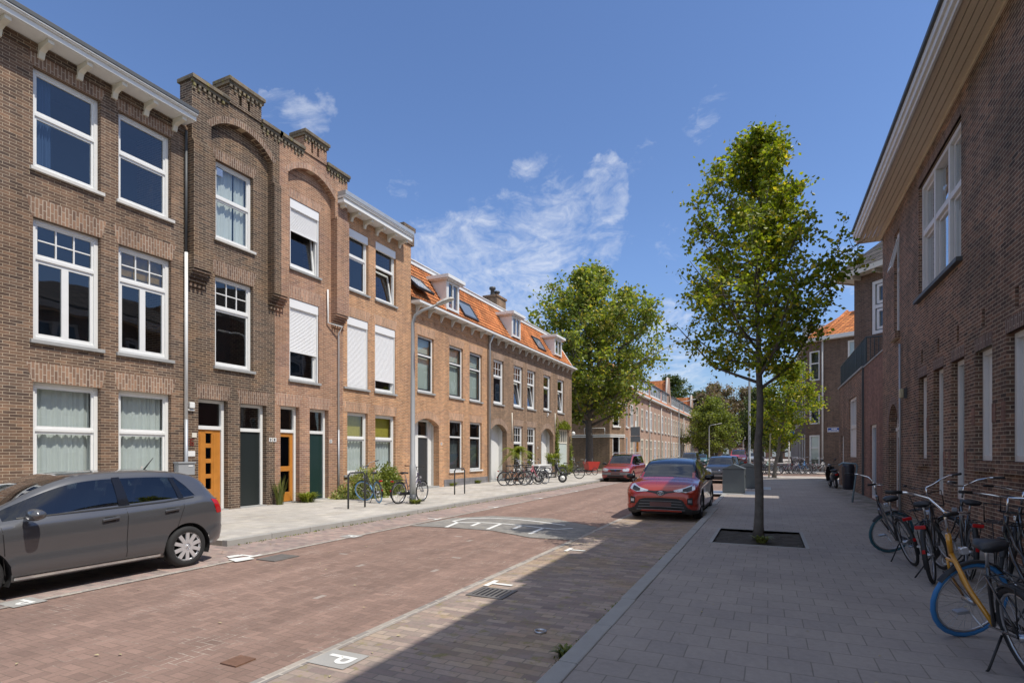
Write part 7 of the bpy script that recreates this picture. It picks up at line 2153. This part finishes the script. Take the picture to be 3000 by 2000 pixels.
# scooter on the left pavement
def scooter(label, loc, hd, lean=0.):
    t = thing('scooter', label, 'scooter', loc, (lean, 0, radians(hd)))
    for x in (0, 1.28):
        b = MB(); b.tube([Vector((x, 0, .24)) + Vector((cos(a), 0, sin(a))) * .185 for a in [2 * pi * k / 20 for k in range(20)]], .055, 8, closed=True); w_ = obj('wheel', b, 'rubber', t, local=True)
        b = MB(); b.lathe([(.001, -.04), (.13, -.04), (.145, 0), (.13, .04), (.001, .04)], (x, 0, .24), 'y', 18); obj('rim', b, 'white', w_, local=True)
        b = MB(); b.lathe([(.001, -.05), (.05, -.045), (.05, .045), (.001, .05)], (x, 0, .24), 'y', 12); obj('hub', b, 'steel', w_, local=True)
    b = MB()
    secs = [(-.36, .03, .60, .70), (-.30, .12, .50, .76), (-.12, .17, .40, .79), (.12, .18, .33, .78), (.35, .16, .28, .72), (.48, .12, .26, .60)]
    k = 10; v = []
    for x, w_, z0_, z1_ in secs:
        for i in range(k):
            a = 2 * pi * i / k; v.append((x, w_ * cos(a), (z0_ + z1_) / 2 + (z1_ - z0_) / 2 * sin(a)))
    f = [(i * k + j, i * k + (j + 1) % k, (i + 1) * k + (j + 1) % k, (i + 1) * k + j) for i in range(5) for j in range(k)] + [tuple(reversed(range(k))), tuple(range(5 * k, 6 * k))]
    b.add(v, f, True)
    b.box(.40, .92, -.15, .15, .27, .33)
    b.add([(.88, -.20, .30), (.98, 0, .26), (.88, .20, .30), (.93, -.22, .60), (1.05, 0, .60), (.93, .22, .60), (.84, -.15, .95), (.93, 0, .98), (.84, .15, .95)], [(0, 1, 4, 3), (1, 2, 5, 4), (3, 4, 7, 6), (4, 5, 8, 7)], True)
    b.tube([(1.12, 0, .52), (1.28, 0, .50), (1.44, 0, .40)], [.04, .09, .03], 8)
    obj('body', b, 'paint_black', t, local=True, smooth=True)
    b = MB(); b.tube([(-.34, 0, .80), (-.1, 0, .83), (.30, 0, .80), (.42, 0, .76)], [.05, .11, .10, .05], 10); b.v = [Vector((p.x, p.y * 1.3, .80 + (p.z - .80) * .5)) for p in b.v]; obj('seat', b, 'saddle', t, local=True)
    b = MB(); b.tube([(1.28, 0, .26), (1.10, 0, .62), (.92, 0, 1.02)], .03, 8); b.tube([(.90, -.32, 1.06), (.93, -.12, 1.03), (.93, .12, 1.03), (.90, .32, 1.06)], .015, 6); b.tube([(.93, .14, 1.03), (.95, .25, 1.22)], .006, 5); b.tube([(.93, -.14, 1.03), (.95, -.25, 1.22)], .006, 5)
    b.lathe([(.001, -.01), (.05, 0), (.001, .01)], (.95, .26, 1.26), 'x', 10); b.lathe([(.001, -.01), (.05, 0), (.001, .01)], (.95, -.26, 1.26), 'x', 10); obj('steering', b, 'gutter_dark', t, local=True)
    b = MB(); b.lathe([(.001, -.02), (.075, 0), (.05, .05)], (1.0, 0, 1.0), 'x', 12); obj('headlight', b, 'lamp_glass', t, local=True)
    b = MB(); b.obox((-.385, 0, .63), (.02, 0, 0), (0, .06, 0), (0, 0, .035)); obj('tail_light', b, 'red_lamp', t, local=True)
    b = MB(); b.tube([(.25, .14, .27), (.20, .22, .01)], .012, 6); obj('stand', b, 'black', t, local=True)
    return t


sc = scooter('dark brown scooter with white rimmed wheels parked across the left pavement', (-11.10, 27.35, PV), 26)
scooter('black scooter against the low wing behind the litter bin, seen from the rear', (2.78, 28.6, PV), 95, radians(-6))
# red cargo bike
t = thing('cargo_bike', 'red box cargo bike parked at the corner by the large tree', 'cargo bike', (-12.3, 37.4, PV), (0, 0, radians(50)))
mat('cargo_red', (.40, .035, .025), .45, var=.1)
b = MB(); v = [(.9, -.30, .35), (1.6, -.26, .35), (1.6, .26, .35), (.9, .30, .35), (.75, -.36, .95), (1.8, -.34, .95), (1.8, .34, .95), (.75, .36, .95)]
b.add(v, [(3, 2, 1, 0), (0, 1, 5, 4), (1, 2, 6, 5), (2, 3, 7, 6), (3, 0, 4, 7)]); obj('box', b, 'cargo_red', t, local=True)
for x, y, r_ in ((0, 0, .33), (1.3, .40, .26), (1.3, -.40, .26)):
    b = MB(); b.tube([Vector((x, y, r_)) + Vector((cos(a), 0, sin(a))) * (r_ - .02) for a in [2 * pi * k / 18 for k in range(18)]], .022, 6, closed=True); w_ = obj('wheel', b, 'rubber', t, local=True)
    b = MB()
    for k in range(8): b.tube([(x, y, r_), Vector((x, y, r_)) + Vector((cos(k * pi / 4), 0, sin(k * pi / 4))) * (r_ - .03)], .003, 3)
    obj('spokes', b, 'steel', w_, local=True)
b = MB(); b.tube([(0, 0, .33), (.35, 0, .30), (.9, 0, .38)], .02, 6); b.tube([(.35, 0, .30), (.2, 0, .85)], .016, 6); b.tube([(.35, 0, .32), (.70, 0, .80)], .016, 6); obj('frame', b, 'frame_black', t, local=True)
b = MB(); b.tube([(.55, -.32, 1.12), (.72, -.20, 1.10), (.74, 0, 1.04), (.72, .20, 1.10), (.55, .32, 1.12)], .012, 6); b.tube([(.74, 0, 1.04), (.72, 0, .8)], .014, 6); obj('handlebar', b, 'chrome', t, local=True)
b = MB(); b.obox((.18, 0, .92), (.13, 0, 0), (0, .09, 0), (0, 0, .03)); obj('saddle', b, 'saddle', t, local=True, bevel=.02)

# ---------------------------------------------------------------- street furniture
def hoop(label, x, y, ln=.62, z=.82, hd=82):
    t = thing('bike_stand', label, 'bike stand', (x, y, PV), group='steel hoop stands on the left pavement')
    d = Vector((cos(radians(hd)), sin(radians(hd)), 0)) * ln
    P = [Vector((x, y, PV - .05)), Vector((x, y, PV + z - .08)), Vector((x, y, PV + z)) + d * .12, Vector((x, y, PV + z)) + d * .88, Vector((x, y, PV + z - .08)) + d, Vector((x, y, PV - .05)) + d]
    b = MB(); b.tube(P, .026, 8); obj('hoop', b, 'anthracite', t)
    return t


hoop('dark steel bike hoop between the green door and the pale blue bicycle', -10.82, 12.30, z=1.02)
hoop('dark steel bike hoop on the pavement in front of the two dark framed windows', -10.84, 18.21, z=.98)


def lamp(label, x, y, z, h, arm, group, ang=0.):
    t = thing('street_lamp', label, 'street lamp', (x, y, z), group=group)
    d = Vector((cos(ang), sin(ang), 0)); c = Vector((x, y, z))
    b = MB(); b.tube([c + Vector((0, 0, -.05)), c + Vector((0, 0, 1.2)), c + Vector((0, 0, 1.25)), c + Vector((0, 0, h * .62)), c + Vector((0, 0, h - .35)), c + Vector((0, 0, h - .12)) + d * .10, c + Vector((0, 0, h)) + d * .35, c + Vector((0, 0, h + .12)) + d * arm * .62], [.10, .10, .078, .07, .055, .05, .042, .035], 12)
    obj('pole', b, 'galv', t)
    b = MB(); b.tube([c + Vector((0, 0, -.05)), c + Vector((0, 0, .28))], .108, 12); obj('pole_base', b, 'gutter_dark', t)
    e0 = c + Vector((0, 0, h + .09)) + d * arm * .58; e1 = c + Vector((0, 0, h + .24)) + d * arm
    dd = (e1 - e0); s_ = Vector((-d.y, d.x, 0)); up_ = dd.cross(s_).normalized() * -1
    if up_.z < 0: up_ = -up_
    b = MB(); v = []
    for q, w_, th in ((0, .05, .04), (.15, .11, .07), (.6, .13, .085), (.92, .10, .06), (1, .05, .03)):
        for (a, e) in ((-1, 0), (-.7, 1), (.7, 1), (1, 0)): v.append(e0 + dd * q + s_ * w_ * a + up_ * th * e)
    f = [(i * 4 + j, i * 4 + (j + 1) % 4, (i + 1) * 4 + (j + 1) % 4, (i + 1) * 4 + j) for i in range(4) for j in range(4)] + [(0, 1, 2, 3), (16, 19, 18, 17)]
    b.add(v, f); obj('lamp_head', b, 'white_dirty', t, bevel=.01)
    b = MB(); b.add([e0 + dd * q + s_ * w_ * a - up_ * .012 for q, w_, a in ((.2, .09, -1), (.85, .09, -1), (.85, .09, 1), (.2, .09, 1))], [(0, 1, 2, 3)]); obj('lens', b, 'glass_pale', t, recalc=False)
    return t


lamp('tall galvanised street lamp with a bicycle leaning on it, nearest to the camera', -10.21, 14.57, PV, 6.05, 1.50, 'street lamps along the street')
lamp('slender street lamp in the distance left of the copper trees', -8.4, 92, PV, 5.9, 1.9, 'street lamps along the street')
lamp('street lamp by the tiled roofs at the first pointed gable of the far row', -9.6, 68, PV, 7.6, 1.9, 'street lamps along the street')
lamp('street lamp in front of the last far row house', -9.4, 104, PV, 7.6, 1.9, 'street lamps along the street')
lamp('thin pale street lamp standing directly behind the street tree', -1.15, 41, PV, 8.5, 1.2, 'street lamps along the street', .2)
lamp('small street lamp in the distance right of the copper trees', -3.3, 88, PV, 3.6, .3, 'street lamps along the street')

t = thing('traffic_sign', 'grey back of a square traffic sign on a pole behind the maroon estate car', 'traffic sign', (-9.15, 42.2, PV))
b = MB(); b.tube([(-9.15, 42.2, .05), (-9.15, 42.2, 4.1)], .045, 8); obj('pole', b, 'galv', t)
b = MB(); b.box(-9.52, -8.78, 42.08, 42.12, 2.50, 2.95); b.box(-9.50, -8.80, 42.075, 42.115, 2.97, 3.65); obj('sign', b, 'sign_back', t, bevel=.01) if mat('sign_back', (.13, .145, .155), .45, var=.1) else None
t = thing('street_sign', 'small blue sign on a pale pole left of the dark brick corner house', 'street sign', (1.6, 52, PV))
b = MB(); b.tube([(1.6, 52, .05), (1.6, 52, 4.0)], .06, 8); obj('pole', b, 'white_dirty', t)
b = MB(); b.box(1.1, 2.0, 51.88, 51.93, 3.15, 3.5); obj('plate', b, 'sign_blue', t)

# underground container columns
mat('bin_grey', (.115, .135, .145), .45, metal=.2, var=.08)
for i, (x, y, lb) in enumerate(((-1.22, 23.6, 'grey steel waste container column with pitched lid, nearer of the two'), (-.78, 27.0, 'grey steel waste container column with pitched lid, farther of the two'))):
    t = thing('waste_container', lb, 'waste container', (x, y, PV), group='grey waste container columns')
    w_, d_ = .40, .50
    b = MB(); b.box(x - w_, x + w_, y - d_, y + d_, PV + .04, PV + .96); obj('body', b, 'bin_grey', t, bevel=.02)
    b = MB(); v = [(x - w_ - .03, y - d_ - .03, PV + .965), (x + w_ + .03, y - d_ - .03, PV + .965), (x + w_ + .03, y + d_ + .03, PV + .965), (x - w_ - .03, y + d_ + .03, PV + .965), (x, y - d_ - .03, PV + 1.15), (x, y + d_ + .03, PV + 1.15)]
    b.add(v, [(0, 3, 2, 1), (0, 1, 4), (1, 2, 5, 4), (2, 3, 5), (3, 0, 4, 5)]); obj('lid', b, 'bin_grey', t, bevel=.008)
    b = MB(); bars_z = [(PV + .62, .02)]
    for z_, q in bars_z: b.box(x + w_ + .002, x + w_ + .03, y - .12, y + .12, z_, z_ + .10)
    obj('hinge', b, 'gutter_dark', t)
    b = MB(); b.box(x - w_ - .45, x + w_ + .5, y - d_ - .5, y + d_ + .45, .095, .118); obj('platform', b, 'galv', t, bevel=.004)
# litter bin on a bent pipe frame
t = thing('litter_bin', 'dark litter bin hung in a pale blue pipe frame in front of the low wing', 'litter bin', (2.40, 20.8, PV))
mat('pipe_blue', (.22, .30, .34), .4, metal=.3, var=.08); mat('bin_dark', (.018, .019, .030), .4, var=.1)
b = MB(); b.tube([(2.46, 20.78, .0), (2.52, 20.78, .6), (2.60, 20.78, 1.28), (2.56, 20.78, 1.34), (2.20, 20.85, 1.36), (2.10, 20.9, 1.28)], .03, 8); obj('frame', b, 'pipe_blue', t)
b = MB(); v = []
for z, w_, dd in ((.50, .13, .12), (.55, .16, .15), (1.22, .19, .20), (1.33, .15, .16)):
    for i in range(12):
        a = 2 * pi * i / 12; v.append((2.36 + w_ * cos(a), 20.85 + dd * sin(a), z))
b.add(v, [(i * 12 + j, i * 12 + (j + 1) % 12, (i + 1) * 12 + (j + 1) % 12, (i + 1) * 12 + j) for i in range(3) for j in range(12)] + [tuple(reversed(range(12))), tuple(range(36, 48))], True); obj('bin', b, 'bin_dark', t)
b = MB(); b.tube([(.05, 38.72, .1), (.15, 38.75, 2.9)], .045, 8); obj('tree_stake', b, 'stake', label='pale wooden stake tied to the small leaning tree', cat='stake') if mat('stake', (.52, .46, .30), .8, var=.15) else None
# low hedge and signs of the side street balcony
t = thing('balcony_railing', 'thin pale rail on the side wall of the chamfered corner house', 'railing', (-16, 56.2, 3.6))
b = MB(); b.tube([(-17.6, 56.2, 4.25), (-15.4, 56.2, 4.25)], .025, 6)
for x in (-17.6, -15.4): b.tube([(x, 56.25, 3.6), (x, 56.2, 4.25)], .025, 6)
obj('rail', b, 'white', t)
